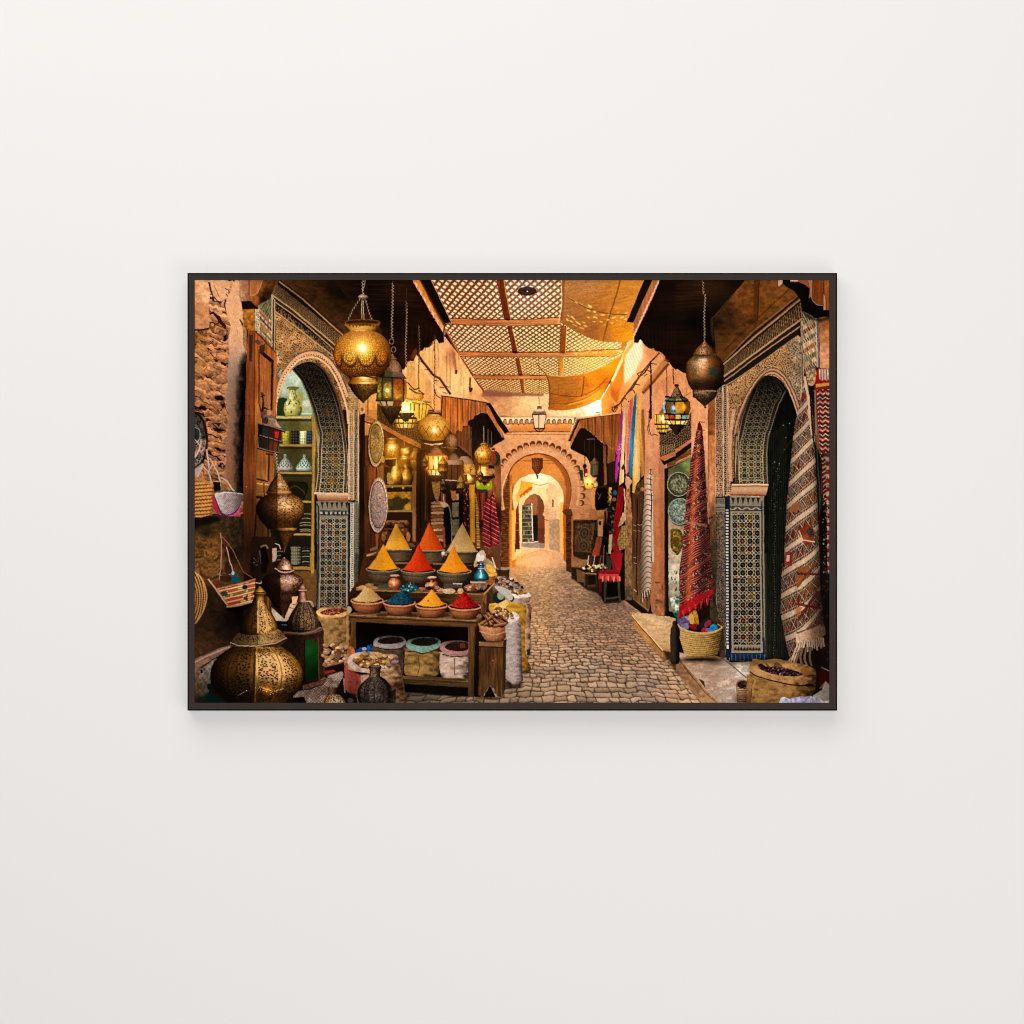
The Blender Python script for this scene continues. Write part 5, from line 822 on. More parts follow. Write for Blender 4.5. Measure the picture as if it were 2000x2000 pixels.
# ---- centre-left: shop front behind the spice table ---------------------------------------------------
fill('B2 128,0 1000,0 1560,560 1800,600 1810,1200 1800,1932 C2 1700,560 130,600', grain(idw([('B2 300,700', '#5a2e12'), ('B2 250,1500', '#4a2812'), ('B2 600,700', '#5c3a14'), ('B2 900,1000', '#2a170c'), ('B2 850,600', '#4a2a12'), ('B2 1300,1000', '#241408'), ('B2 1300,500', '#3a2010'), ('B2 700,1300', '#4a2a14'), ('B2 1700,1700', '#6a4226'), ('B2 1750,900', '#8a5230'), ('C2 900,100', '#2a1c12'), ('B2 1650,1200', '#30180e')], 3), .3, 4, 12, 3))
fill('A2 130,1500 230,1480 350,1430 350,1932 140,1932', grain(idw([('A2 280,1550', '#e09c50'), ('A2 280,1800', '#c8843f')]), .15, 4, 8)); fill('B2 195,0 345,0 345,140 200,60', '#c8843f'); line('A2 232,1480 235,1800', 2, '#7a4418'); fill('A2 140,1550 190,1560 180,1700 150,1690', '#d0a468'); ez('A2', 165, 1630, 18, 24, '#8a5a2c')
fill('A2 345,1560 700,1700 940,1840 B2 880,430 620,290 345,130', lambda X, Y: mosa((X+Y*.2)/3.4, (Y-X*.2)/3.4, ['#150d08', '#241409', '#1a100a'], '#9a7038', .22, 3, .7)*.9)
fill('B2 140,60 198,45 200,1932 C2 190,400 110,400 130,0', wood(idw([('B2 165,200', '#20120a'), ('B2 165,1000', '#1c1009'), ('B2 165,1700', '#2a190e')]), .4))
fill('B2 198,48 330,125 620,290 860,405 855,470 700,400 540,310 400,230 210,145', wood(idw([('B2 300,150', '#a8683a'), ('B2 600,320', '#a3602f'), ('B2 800,420', '#b06c38')]), .25, False)); line('B2 200,140 400,228 540,308 700,398 855,468', 1.8, '#3a1c0a'); ez('B2', 248, 178, 14, 9, '#e0c0a0')
fill('B2 225,640 345,680 420,640 420,1320 230,1320', wood('#7a3f1c', .35)); line('B2 340,690 345,860', 2.6, '#2a140a'); fill('B2 190,680 240,640 240,1200 195,1932', wood('#4a2813', .4)); fill('B2 345,690 410,660 420,830 350,860', wood('#8f5a28', .3)); fill('B2 200,1320 400,1330 340,1620 230,1700', wood('#4a2612', .4)); fill('B2 325,1450 360,1450 355,1620 330,1620', '#8a5228')
# shelves with brassware
fill('B2 420,680 760,680 770,900 450,890', '#2c1c0a'); fill('B2 455,970 745,970 745,1190 470,1190', grain(idw([('B2 500,1030', '#a5741f'), ('B2 700,1010', '#b07c24'), ('B2 600,1080', '#5a4216'), ('B2 700,1150', '#8a6a20')]), .4, 3)); fill('B2 470,1060 530,1050 590,1020 640,1060 690,1040 740,1080 700,1110 660,1130 640,1190 480,1190', '#3a2e14')
ez('B2', 710, 1150, 45, 34, '#b58a28'); ez('B2', 500, 1100, 34, 40, '#4a3a18')
fill('B2 445,890 800,890 795,915 445,918', wood('#8a6a38', .3, False)); fill('B2 450,918 790,915 740,970 470,972', '#241708'); fill('B2 465,1185 795,1182 795,1208 465,1212', wood('#8f6e40', .3, False)); fill('B2 460,1210 790,1210 780,1560 440,1600', '#2c180c')
fill('B2 755,720 805,700 800,1560 760,1560', wood('#8a5c34', .3)); fill('B2 735,970 770,970 770,1190 745,1190', wood('#7a5028', .3)); ez('B2', 648, 925, 13, 17, '#c9903c'); ez('B2', 525, 915, 9, 9, '#c9a060')
for x in (470, 540, 610, 690): ez('B2', x, 1340, 30, 26, '#5f3a1e'); ez('B2', x-8, 1330, 10, 8, '#b07a48')
fill('B2 440,1310 700,1305 700,1330 440,1330', '#8a5a34'); fill('B2 430,1400 700,1400 700,1420 430,1420', '#6a4024')
for x, y, rx, ry, c in [(460, 1480, 40, 60, '#5a3418'), (660, 1440, 50, 50, '#6a3c1c'), (710, 1500, 24, 60, '#9a6a3c'), (420, 1500, 25, 60, '#8a5a30'), (600, 1370, 60, 24, '#7a4a26')]: ez('B2', x, y, rx, ry, c); ez('B2', x-rx*.3, y-ry*.4, rx*.35, ry*.25, '#c9935a', alpha=.7, blur=.5)
BR = [(0, '#140a02'), (.4, '#432808'), (.7, '#74490f'), (.9, '#a8741e'), (1, '#dcae50')]
LZ('B2', 600, '690,20 700,60 760,115 800,135 850,120 890,70', BR, pat=filigree(6, 1.5, '#3a2408', .6, amt=.4), spec=.4); LZ('B2', 690, '690,14 720,40 780,75 830,78 880,50', BR, spec=.35, amb=.12); LZ('B2', 565, '560,16 600,24 660,40 720,60 790,80 850,75 885,50', BR, spec=.35, amb=.12); ez('B2', 480, 800, 22, 60, '#8a8a4a'); ez('B2', 500, 860, 40, 24, '#b0783a')
LZ('B2', 515, '335,62 350,64 375,52 395,60 420,85 480,92 540,86 575,76 585,66', BR, lx=0, ly=-.3, amb=.5, pat=filigree(5, 1.6, '#7a5010', .7)); gz('B2', 520, 445, 34, '#fffbd0', 1); fill('B2 440,585 570,575 560,660 500,680 440,650', '#241505'); line('B2 440,585 570,575', 2, '#e0b040'); ez('B2', 500, 560, 74, 14, '#8a6414', alpha=.9); ez('B2', 410, 590, 24, 40, '#b8882c')
LZ('B2', 680, '430,30 445,50 470,64 520,62 555,50 570,62 590,66 620,50 650,30 690,24', BR, amb=.4, spec=.7, pat=filigree(5, 1.4, '#5a3c0c', .7)); gz('B2', 700, 500, 18, '#fff4b0', .8); gz('B2', 655, 555, 14, '#fff8d0', .9); ez('B2', 655, 430, 40, 34, '#5a3a14', alpha=.8)
LZ('B2', 792, '455,12 480,18 500,36 530,58 560,68 575,66 590,52 620,60 660,50 700,28 730,6', BR, amb=.35, pat=filigree(6, 1.4, '#6a4410', .6)); line('B2 725,575 858,572', 3.0, '#c04a20'); ez('B2', 792, 470, 26, 18, '#8a5c38'); line('B2 665,360 662,430', 1, '#c08a60'); line('B2 792,400 792,460', 1, '#5a3418')
gz('B2', 590, 620, 60, '#f0b838', .35); gz('B2', 600, 740, 40, '#ffd860', .35)
# hanging plates seen edgeways
def rplate(cx, cy, rx, ry, c1, c2, rim, pal, s):
    (x, y), = P('B2 %f,%f' % (cx, cy)); rx /= ZS; ry /= ZS; ro = .03
    ell(x-2.2, y+1.5, rx*.98, ry, '#120a05', alpha=.85, blur=1.2, rot=ro); ell(x, y, rx, ry, grain(vgrad(y-ry, y+ry, c1, c2), .2, 2, 2, s), rot=ro)
    def face(X, Y):
        u = (X-x)/rx; v = (Y-y)/ry; r = np.hypot(u, v); a = np.arctan2(v, u)
        c = mosa(u*9, v*9*ry/rx*.6, pal, rim, .16, s, .8, .35); ring = np.where(((r > .80) & (r < .86))[..., None], C(pal[0])*.7, c); dots = np.where((r > .86)[..., None], C(c2)*(.75+.35*(np.sin(a*30) > 0))[..., None], ring); return dots*np.clip(1.0+.15*u-.1*v, .7, 1.2)[..., None]
    ell(x+.5, y, rx*.90, ry*.95, face, rot=ro); line([(x-rx*.75*math.cos(t), y+ry*.85*math.sin(t)) for t in np.linspace(-1.2, 1.2, 14)], 1.0, '#4a3018', alpha=.7)
rplate(332, 400, 92, 276, '#8a6a34', '#cfae7c', '#c9a868', ['#7a5824', '#a07a38', '#8a6830', '#a8843f', '#6d4c20'], 3); ez('B2', 330, 250, 40, 90, '#2a1808', alpha=.3, blur=2)
rplate(356, 1125, 113, 328, '#9c7e6c', '#c8a892', '#c4a896', ['#86685c', '#8f7a72', '#6a6464', '#a88a76', '#8f6656'], 5); fill('B2 250,1000 236,1130 260,1300 240,1250 228,1100', '#2a160c', alpha=.6)
# centre: dark door posts, folded rugs, cloths
fill('B2 808,520 860,480 905,470 905,1560 800,1560', wood('#2c190d', .4)); fill('B2 905,480 985,470 985,1400 910,1560', wood('#3a200f', .4)); line('B2 860,480 850,1500', 2, '#120a05'); line('B2 912,500 915,1300', 1.6, '#6a3f20'); line('B2 955,480 960,1300', 1.4, '#160c06')
fill('B2 985,850 1090,850 1085,1000 1060,1085 1035,1070 1000,960', grain(hgrad(845, 860, '#b08044', '#8a5c2a'), .4, 2)); fill('B2 1095,860 1140,860 1150,1100 1100,1100', '#7a4a20'); line('B2 1120,880 1130,1100', 1.4, '#d0b080')
for k in range(12):
    y = 1090+k*40; c = ['#a07850', '#b88a60', '#8a5c38', '#c09468', '#7a4a2a'][k % 5]; fill('B2 990,%d 1115,%d 1120,%d 1060,%d 990,%d' % (y, y-6, y+26, y+36, y+30), grain(c, .3, 2), smooth=True); line('B2 992,%d 1118,%d' % (y+32, y+28), 1.6, '#5a3418')
fill('B2 1085,1090 1150,1100 1190,1140 1130,1160 1100,1130', '#d0a884', smooth=True); fill('B2 1110,1400 1150,1380 1160,1600 1130,1640', '#9a4a28')
fill('B2 1130,1160 1185,1140 1215,1250 1220,1560 1150,1620', '#100e0c'); line('B2 1180,1130 1205,1200 1222,1400 1225,1560', 2.2, '#8a8478', smooth=True)
for y, c in ((1000, '#c0a080'), (1100, '#8a7a5a'), (1150, '#6a6a4a'), (1200, '#8a7a5c'), (1300, '#77755a'), (1360, '#6a6448'), (1420, '#7a6a50')): fill('B2 1225,%d 1305,%d 1305,%d 1235,%d' % (y, y-10, y+70, y+75), grain(c, .3, 2)); line('B2 1225,%d 1305,%d' % (y+78, y+72), 2.4, '#15100a')
fill('B2 1210,960 1260,940 1290,1060 1220,1060', '#a5683c'); fill('B2 1305,900 1360,890 1370,1560 1330,1560', '#17100b')
fill('B2 1360,920 1430,900 1440,1450 1380,1440', grain('#2c1410', .4, 2, 5)); 
for k in range(60): x = rng.uniform(1365, 1435); y = rng.uniform(930, 1450); ez('B2', x, y, 5, 9, ['#8a2a24', '#c07a64', '#4a1a18', '#d8a890', '#1a2430'][k % 5], alpha=.85)
fill('B2 1430,890 1495,880 1500,1570 1440,1560', grain(hgrad(916, 929, '#a06a18', '#d89a2c', '#b87c20'), .2, 2, 20)); fill('B2 1500,990 1530,985 1560,1700 1520,1690', lambda X, Y: ramp([(0, '#c08a3a'), (.5, '#5a2a18'), (1, '#d8b060')], (np.sin(Y*.9)+1)/2))
fill('B2 1495,900 1650,960 1640,1200 1600,1330 1540,1200', wood('#4a1d16', .5)); 
for k in range(6): line('B2 %d,980 %d,1300' % (1530+k*20, 1550+k*12), 2, ['#8a2c22', '#2a1612', '#7a3a24', '#a84a30'][k % 4])
def redrug(X, Y):
    s = (Y-.55*X); k = np.floor(s/3.1); c = np.array([C(c) for c in ['#6d1218', '#8a1a1e', '#5a0f16', '#7a1820', '#a02a28']])[(hs(k, k*0, 3)*5).astype(int) % 5]; ln = np.abs(s/8.6-np.floor(s/8.6)-.5) < .07
    return np.where(ln[..., None], C('#c09090'), c)*(.75+.4*vn(X/3, Y/8, 4))[..., None]
fill('B2 1610,1130 1660,1010 1680,1100 1690,1400 1685,1620 1650,1660 1585,1570 1590,1350', redrug); fill('B2 1690,1010 1715,980 1735,1080 1760,1250 1785,1400 1785,1680 1740,1660 1680,1560 1675,1300', redrug); line('B2 1690,1010 1680,1300 1685,1600', 1.8, '#1d0a0a'); line('B2 1700,950 1702,1010', 1.4, '#5a3a28')
# brown canopy on the left of the street
fill('B2 1190,200 1400,150 1560,40 1640,40 1700,130 1840,330 1840,360 1760,400 1700,440 1640,420 1500,560 1440,590 1280,460', grain(idw([('B2 1500,250', '#1c1209'), ('B2 1700,300', '#120b06'), ('B2 1350,450', '#2a180c'), ('B2 1550,480', '#15100a')]), .5, 3, 14)); fill('B2 1190,220 1290,250 1340,230 1400,170 1440,200 1450,560 1300,430', wood('#6a3a1a', .4)); line('B2 1450,210 1455,580', 2, '#4a4a50', alpha=.8)
fill('A2 1095,1470 1150,1468 1400,1510 1645,1550 1635,1680 1560,1660 B2 1540,45 1490,80 1480,110 1420,130 1410,180 1390,190 1355,190 1340,260 1290,240 1265,290 1230,280 1190,230 1185,170 1090,70', wood(idw([('A2 1150,1600', '#a85c24'), ('A2 1350,1700', '#b3652a'), ('A2 1550,1600', '#a86234'), ('B2 1250,150', '#b86c30')]), .45))
for x in (1150, 1210, 1290, 1350, 1420, 1500, 1560): line('A2 %d,%d %d,%d' % (x, 1475+(x-1100)*.14, x+2, 1900-(x-1150)*.55), 1.3, '#5a2c10', alpha=.85)
line('A2 1095,1468 1400,1508 1650,1552', 2.6, '#3a1c0e'); line('A2 1095,1462 1400,1500 1650,1545', 1.2, '#e0a878', alpha=.8); fill('A2 1630,1560 1680,1550 1720,1620 B2 1900,260 1850,290 1660,20', '#20120a'); fill('A2 1625,1600 1650,1580 B2 1850,330 1820,330 1650,60', wood('#b06a34', .2)); line('A2 1675,1550 B2 1905,262', 1.4, '#d8a070', alpha=.6); line('A2 1110,1470 1095,1932', 2.4, '#4a2412')
line('B2 1600,190 1600,410', 1.3, '#b0a090'); line('B2 1650,230 1650,420', 1.2, '#5a5a58'); line('B2 1690,260 1690,430', 1.2, '#5a5a58')
# ---- hanging lanterns ------------------------------------------------------------------------------------
GOLD = [(0, '#1d0e03'), (.3, '#522c0a'), (.55, '#875014'), (.8, '#b07826'), (1, '#d8a858')]
GD2 = [(0, '#120903'), (.35, '#3a220a'), (.65, '#6d4818'), (.9, '#a87c34'), (1, '#d8b060')]
DKM = [(0, '#0b0705'), (.45, '#281a10'), (.75, '#4c3624'), (1, '#8a6e54')]
def panes(n, cols, lead='#1c120a', rows=(), lw=.10):
    def pat(th, Y, X, col):
        a = th/math.pi*n+n/2; k = np.floor(a).astype(int); e = np.abs(a-k-.5); pc = np.array([C(c) for c in cols])[np.clip(k, 0, len(cols)-1)]
        c = pc*np.clip(.55+.6*col.mean(-1)/150, .5, 1.25)[..., None]; m = e > .5-lw
        for y in rows: m = m | (np.abs(Y-y) < 1.0)
        return np.where(m[..., None], C(lead), c)
    return pat
# small ones at the back first
for x, y0, y1 in [(690, 1000, 1330), (835, 860, 1430)]: pass
chain('A2 688,360 690,600 680,900 685,1130', 3.4, '#9a8672'); line('A2 690,200 688,450', 1.2, '#3a2a1e'); line('A2 680,1130 670,1230', 2, '#e0d0b8')
chain('A2 835,640 840,900 830,1200 835,1420', 2.8, '#7a5a3c'); chain('A2 1020,760 1022,1100 1015,1380 1015,1640', 2.2, '#6a4a2c'); line('A2 1022,1400 1040,1460 1090,1500', 1.6, '#3a2414', smooth=True); line('A2 525,110 530,180', 1.4, '#4a3a2c'); chain('A2 528,150 522,400 515,700 515,800', 4.2, '#a08a76'); 
for cx, cy, r in ((512, 830, 26), (535, 925, 26)): line([( (P('A2 %f,%f' % (cx+r*math.cos(t), cy+r*1.2*math.sin(t))))[0]) for t in np.linspace(0, 6.3, 20)], 1.3, '#8a7a68')
line('A2 700,1310 780,1390 840,1370', 2.4, '#2a180e', smooth=True); line('A2 720,1380 800,1430 900,1450', 2.6, '#24150c', smooth=True); line('A2 830,1400 900,1450', 1.4, '#1d110a')
# yellow openwork pair
LZ('A2', 830, '1440,40 1460,55 1490,60 1515,48', GOLD, amb=.5, pat=filigree(6, 1.2, '#6d4a10', .7)); fill('A2 690,1490 860,1520 980,1540 985,1555 850,1545 690,1510', '#7a6038'); fill('A2 760,1530 900,1545 945,1640 890,1740 760,1760 770,1600', grain('#d8b440', .3, 2), smooth=True); gz('A2', 860, 1580, 26, '#fff4a0', .9)
for x in (765, 800, 850, 885, 930): line('A2 %d,1545 %d,1740' % (x, x-20), 1.4, '#3a2408')
line('A2 690,1530 820,1560 940,1570 1010,1640', 1.4, '#3a2410', smooth=True)
gz('B2', 700, 60, 330, '#f0a030', .22); LZ('A2', 690, '1535,60 1560,70 1600,90 1700,95 1730,95', [(0, '#7a5a10'), (.5, '#d8b038'), (1, '#fff0a0')], amb=.6); fill('A2 780,1570 840,1570 835,1760 790,1760', '#d8a844')
for x in (625, 740, 780, 840): line('A2 %d,1560 %d,1740' % (x, x-4), 1.8, '#2a1808')
gz('A2', 680, 1640, 42, '#fffef0', 1.0); ez('A2', 680, 1640, 26, 52, '#ffffff', blur=2)
YEL = ['#c08c24', '#e0b040', '#f0c860', '#ffe090', '#f0c860', '#e0b040', '#b88420']
LZ('A2', 680, '1720,118 1740,135 1790,130 1850,100', GOLD, smooth=False, pat=panes(7, YEL, '#1d1006', (817.5, 826.5), .08)); LZ('B2', 680, '40,100 60,95 75,80 95,60 130,30 150,6', DKM, smooth=False, amb=.1, pat=panes(7, ['#2a1a0c', '#3a2814', '#6a5030', '#3a2814', '#4a3820', '#2a1a0c', '#1a1008'], '#120a05')); line('B2 560,30 800,30', 2.2, '#f0d080'); line('A2 555,1725 805,1725', 2, '#2a1a0a')
# octagonal lantern of coloured glass
LZ('A2', 520, '975,8 1000,22 1030,56 1050,50 1070,70 1110,100 1180,118 1195,112', [(0, '#140c08'), (.45, '#362010'), (.8, '#5c3c22'), (1, '#967452')], lx=.3, rough=.15)
fill('A2 440,1185 525,1180 525,1245 430,1240', '#3f4220'); fill('A2 525,1180 640,1195 690,1260 525,1250', vgrad(725, 740, '#80604c', '#5a3f30')); line('A2 430,1245 690,1262', 1.8, '#2a1a14')
fill('A2 345,1250 400,1255 405,1525 330,1525', '#5a4a18'); fill('A2 400,1255 522,1262 525,1530 405,1525', '#3a3018'); fill('A2 525,1262 660,1270 655,1530 525,1530', '#4a3a20'); fill('A2 660,1270 690,1290 690,1500 655,1530', '#8a5a24')
fill('A2 345,1330 395,1320 395,1490 345,1490', grain('#86702a', .6, 2), blur=1); fill('A2 425,1340 505,1320 505,1480 425,1480', grain('#8f7834', .6, 2), smooth=True, blur=1.2); gz('A2', 465, 1410, 26, '#fff4b8', .95); gz('A2', 355, 1410, 14, '#f0e080', .8)
fill('A2 550,1290 640,1290 640,1470 550,1490', grain(idw([('A2 590,1300', '#9a4018'), ('A2 570,1450', '#b07420'), ('A2 630,1400', '#7a4016')]), .3, 2), smooth=True, blur=.6)
for k in range(170): x = rng.uniform(340, 655); y = rng.uniform(1255, 1525); ez('A2', x, y, 4.5, 4, '#1a1208', alpha=.55)
for x in (342, 402, 523, 657): line('A2 %d,1250 %d,1530' % (x, x), 2.0, '#15100a')
line('A2 330,1528 660,1535', 2.6, '#15100a'); LZ('A2', 500, '1535,150 1560,138 1590,118', DKM, smooth=False, pat=panes(5, ['#d8a850', '#e8c880', '#f0d898', '#8f2a20', '#a86028'], '#1a1008', (), .1)); LZ('A2', 510, '1590,115 1600,122 1680,90 1740,50 1800,14 1815,4', DKM, amb=.05, pat=filigree(8, 1.4, '#080504', .3))
# the great pierced globe
chain('A2 175,100 170,200 180,280', 3.6, '#b09a84'); line('A2 205,105 190,190 165,230', 1.4, '#a08c78'); LZ('A2', 178, '270,8 285,45 305,60 325,40 335,20', [(0, '#1d130e'), (.5, '#6d5244'), (1, '#b89c8a')])
for q in ('A2 140,330 60,450 0,570', 'A2 205,335 245,480 280,580'): chain(q, 2.6, '#a89078')
line('A2 163,335 160,575', 1.4, '#c0a890'); line('A2 178,335 188,575', 1.4, '#c0a890'); line('A1 1932,600 1895,640', 1.6, '#a89078')
ez('A2', 172, 600, 208, 32, '#3a2008'); LZ('A2', 172, '600,208 615,208 640,200 680,165 700,148', GOLD, amb=.15, spec=.3, lx=-.2, ly=.3, smooth=False); ez('A2', 172, 592, 200, 24, '#6d4414'); ez('A2', 172, 598, 188, 20, '#3a200a'); ez('A2', 172, 612, 208, 34, '#7d5018'); ez('A2', 172, 605, 196, 26, '#2c1806'); ez('A2', 172, 618, 150, 12, '#6d4414', alpha=.8)
for k in range(9): ez('A2', 20+k*40, 640+10*math.sin(k), 10, 14, '#2a1406', alpha=.6)
LZ('A2', 172, '690,150 715,150 740,160', GOLD, pat=filigree(6, 1.3, '#5a3a0c', .8), smooth=False)
def globe(th, Y, X, col):
    v = (Y-647)/(739-647); u = th*11; w = v*21; f1, f2, a, b = vor(u, w, 3, .8)
    lo_ = np.clip((v-.40)*7, 0, 1); fine = np.clip((f2-f1-.10)*5, 0, 1)*(.6+.5*hs(a, b, 6))
    gd = col*1.12; dk = col*.30+C('#2a1404')*.5
    up = col*(.62+.46*fine)[..., None]; t1 = (np.clip((f2-f1-.18)*4, 0, 1)*.8)[..., None]; dn = dk*(1-t1)+gd*t1; o = up*(1-lo_[..., None])+dn*lo_[..., None]
    for kk in range(-3, 4):
        tc = kk*.63+.14; d = np.hypot((th-tc)*1.42, (v-.555)*2.1); m = np.clip((.36-d)*12, 0, 1)*np.clip((v-.34)*9, 0, 1)
        f3, f4, a3, b3 = vor(th*15, v*29, 8, .7); md = dk*.9*(1-np.clip((f4-f3-.16)*5, 0, 1)[..., None])+gd*1.25*np.clip((f4-f3-.16)*5, 0, 1)[..., None]; o = o*(1-m[..., None])+md*m[..., None]
        rg = np.exp(-((d-.42)/.045)**2)*np.clip((v-.48)*9, 0, 1); o = o*(1-.9*rg[..., None])+C('#2a1405')*(.9*rg)[..., None]; r3 = np.exp(-((d-.19)/.025)**2)*.7*np.clip((v-.48)*9, 0, 1); o = o*(1-r3[..., None])+C('#2e1606')*r3[..., None]
    tp = np.clip(1-v*3.2, 0, 1); o = o*(1-.35*tp[..., None])+C('#a88458')*(.35*tp)[..., None]
    return o*np.array([1.02, .93, .78])*np.clip(1.1-.55*np.clip(v-.6, 0, 1), .5, 1.1)[..., None]
LZ('A2', 172, '712,150 730,190 770,250 830,300 900,328 980,340 1060,330 1130,300 1190,250 1240,185 1265,155', [(0, '#2c1605'), (.25, '#5a340c'), (.5, '#855014'), (.75, '#a87226'), (1, '#cf9c44')], lx=-.2, ly=-.2, amb=.18, pat=globe)
gz('A2', 170, 890, 190, '#ffd060', .22); gz('A2', 170, 900, 95, '#ffe890', .5); gz('A2', 170, 905, 48, '#fff6c8', .95)
for k in range(40): a = rng.uniform(0, 6.28); r = rng.uniform(20, 120); ez('A2', 170+r*math.cos(a), 905+r*math.sin(a), rng.uniform(3, 6), 4, '#fff0b0', alpha=.8-r/200)
ez('A2', 172, 908, 30, 32, '#fffef4', blur=2)
LZ('A2', 175, '1235,155 1260,160 1285,155 1310,172 1335,175 1350,168', GOLD, amb=.12, spec=.5, lx=.25, ly=-.2); line('A2 0,1255 172,1235 330,1262', 2.4, '#2a1404', smooth=True)
LZ('A2', 178, '1325,172 1345,168 1400,140 1450,104 1500,60 1535,22 1550,10', GD2, amb=.12, lx=.3, fac=9, smooth=False, pat=filigree(12, 1.3, '#1a0d04', .45)); ez('A2', 178, 1545, 14, 12, '#3a2410')
# ball lantern with lozenges
fill('B2 940,30 1085,25 1105,75 1085,85 945,60', '#2c1c10'); line('B2 945,30 1085,28', 1.6, '#a08060')
LZ('B2', 1012, '55,60 75,78 100,120 150,172 210,193 260,188 310,165 350,140 375,128', [(0, '#3a2006'), (.25, '#63390c'), (.5, '#8f6018'), (.75, '#b5802c'), (1, '#d8aa54')], lx=.1, ly=-.45, amb=.2, pat=filigree(7, 1.2, '#8a5c18', .75, amt=.6))
for x in (870, 960, 1060, 1150):
    line('B2 %d,190 %d,265 %d,330' % (x, x-40, x-5), 1.3, '#4a2c0a'); line('B2 %d,190 %d,265 %d,330' % (x, x+42, x+5), 1.3, '#4a2c0a')
gz('B2', 1018, 245, 34, '#fffad8', 1); ez('B2', 1018, 245, 16, 17, '#ffffff', blur=1)
fill('B2 872,350 1000,372 1150,355 1150,385 1010,400 880,380', '#3a200c', smooth=True); fill('B2 900,395 1010,405 1120,395 1090,418 1010,425 930,415', '#f0d898', smooth=True)
# balls and dark lanterns behind
LZ('B2', 1215, '290,30 310,58 350,80 400,85 440,78 480,58 515,30', [(0, '#140b06'), (.45, '#3a2010'), (.8, '#6d4626'), (1, '#b0845c')], lx=.2, pat=filigree(8, 1.2, '#2a180c', .6, amt=.5)); line('B2 1100,445 1290,460', 1, '#a07a50')
LZ('B2', 1235, '520,30 540,55 570,75 600,95', DKM, lx=.3); LZ('B2', 1375, '555,40 575,60 590,80 620,105 660,115', [(0, '#20120a'), (.5, '#6a4830'), (1, '#b08868')], lx=-.2); line('B2 1300,420 1370,470 1415,510', 2.6, '#7a4a2c'); line('B2 1375,250 1375,460', 1, '#5a4030')
LZ('B2', 1262, '600,95 640,108 655,112', [(0, '#24140c'), (.5, '#6d4c3a'), (1, '#a8846c')], smooth=False); fill('B2 1180,650 1360,655 1355,840 1170,830', wood('#4a2c18', .4)); line('B2 1225,655 1222,830', 1.6, '#241208'); line('B2 1290,655 1290,835', 1.6, '#241208'); LZ('B2', 1240, '825,128 840,125 860,110 900,70 940,30 965,6', DKM, smooth=False, amb=.05); line('B2 1110,832 1375,845', 2, '#c0b0a0')
LZ('B2', 1425, '640,50 660,60 720,58 750,40', GOLD, amb=.45, pat=filigree(6, 1.4, '#8a6420', .8)); LZ('B2', 1430, '755,60 770,66 860,52 880,40', GOLD, amb=.3, smooth=False); gz('B2', 1437, 800, 30, '#fff8c0', 1); fill('B2 1370,770 1405,765 1410,850 1380,860', '#2a1c10'); line('B2 1340,880 1490,875', 3, '#3a2414')
LZ('B2', 1600, '395,30 410,48 425,30 440,50 470,80 510,105 560,104 600,80 630,60 655,20', GOLD, amb=.3, spec=.4, pat=filigree(5, 1.8, '#4a2c10', .6)); gz('B2', 1585, 528, 14, '#fff8d0', .9); line('B2 1535,610 1665,605', 3, '#8a5a20')
ez('B2', 1735, 575, 58, 86, '#24301c'); fill('B2 1690,500 1750,510 1760,590 1720,645 1690,620', '#7a2c1e', smooth=True); ez('B2', 1770, 590, 26, 70, '#1c3a26'); line('B2 1735,510 1770,590 1740,660', 1.6, '#1a1a14'); ez('B2', 1680, 430, 34, 24, '#3a2c20'); ez('B2', 1715, 470, 24, 12, '#241a12')
LZ('B2', 1612, '655,80 680,70 720,90 770,110 800,115 815,95 840,60 880,25 905,6', [(0, '#160c06'), (.5, '#6a3c18'), (.8, '#b0742c'), (1, '#f0c878')], spec=.4); ez('B2', 1690, 680, 36, 24, '#15100c'); fill('B2 1500,790 1720,785 1700,815 1520,815', '#2a1408', smooth=True); ez('B2', 1690, 730, 40, 34, '#c9906a', alpha=.7)
fill('B2 1505,870 1530,835 1570,860 1640,900 1680,840 1700,880 1690,930 1640,960 1540,955', '#8f9c1c', smooth=True); gz('B2', 1535, 880, 18, '#f4f460', .8); gz('B2', 1650, 890, 16, '#e8f050', .8); fill('B2 1575,850 1640,850 1605,905', '#1d110a'); fill('B2 1520,940 1650,945 1640,970 1530,970', '#1f3a20')
# glowing small lantern with red trim
LZ('B2', 1035, '415,24 440,40 450,34 480,62 510,75 525,72', [(0, '#1d120c'), (.5, '#4a2e1c'), (1, '#8a6448')], lx=.2); line('B2 985,428 1090,428', 1.6, '#3a2010'); fill('B2 900,545 960,515 1110,515 1170,545 1165,560 905,560', '#8a4a20'); line('B2 905,552 1168,552', 2, '#d8a060')
PANE = ['#a8481c', '#c88a2c', '#e8b84c', '#f8dc90', '#f0c868', '#d09838', '#a0401c']
LZ('B2', 1035, '555,135 560,137 705,133 715,128', GOLD, amb=.8, smooth=False, pat=panes(7, PANE, '#3a1c08', (), .09)); gz('B2', 1030, 625, 40, '#fffbe0', 1); ez('B2', 1028, 625, 14, 36, '#fff8e0', blur=2.5); line('B2 905,715 1170,712', 2.2, '#a03c18'); LZ('B2', 1035, '718,112 740,104 780,84', GOLD, amb=.6, smooth=False, pat=panes(6, ['#b87a28', '#f0c868', '#fff0c0', '#ffe8a8', '#f0c060', '#a06420'], '#3a1c08', (), .09)); line('B2 945,785 1130,785', 2.6, '#4a2810'); LZ('B2', 1042, '790,78 820,50 850,24 872,4', [(0, '#1a0e08'), (1, '#6a4428')], smooth=False); line('B2 905,560 905,700', 2, '#c05a28'); line('B2 1168,560 1168,700', 2, '#c05a28')
line('B2 985,860 1040,860', 1, '#8a6a4a')

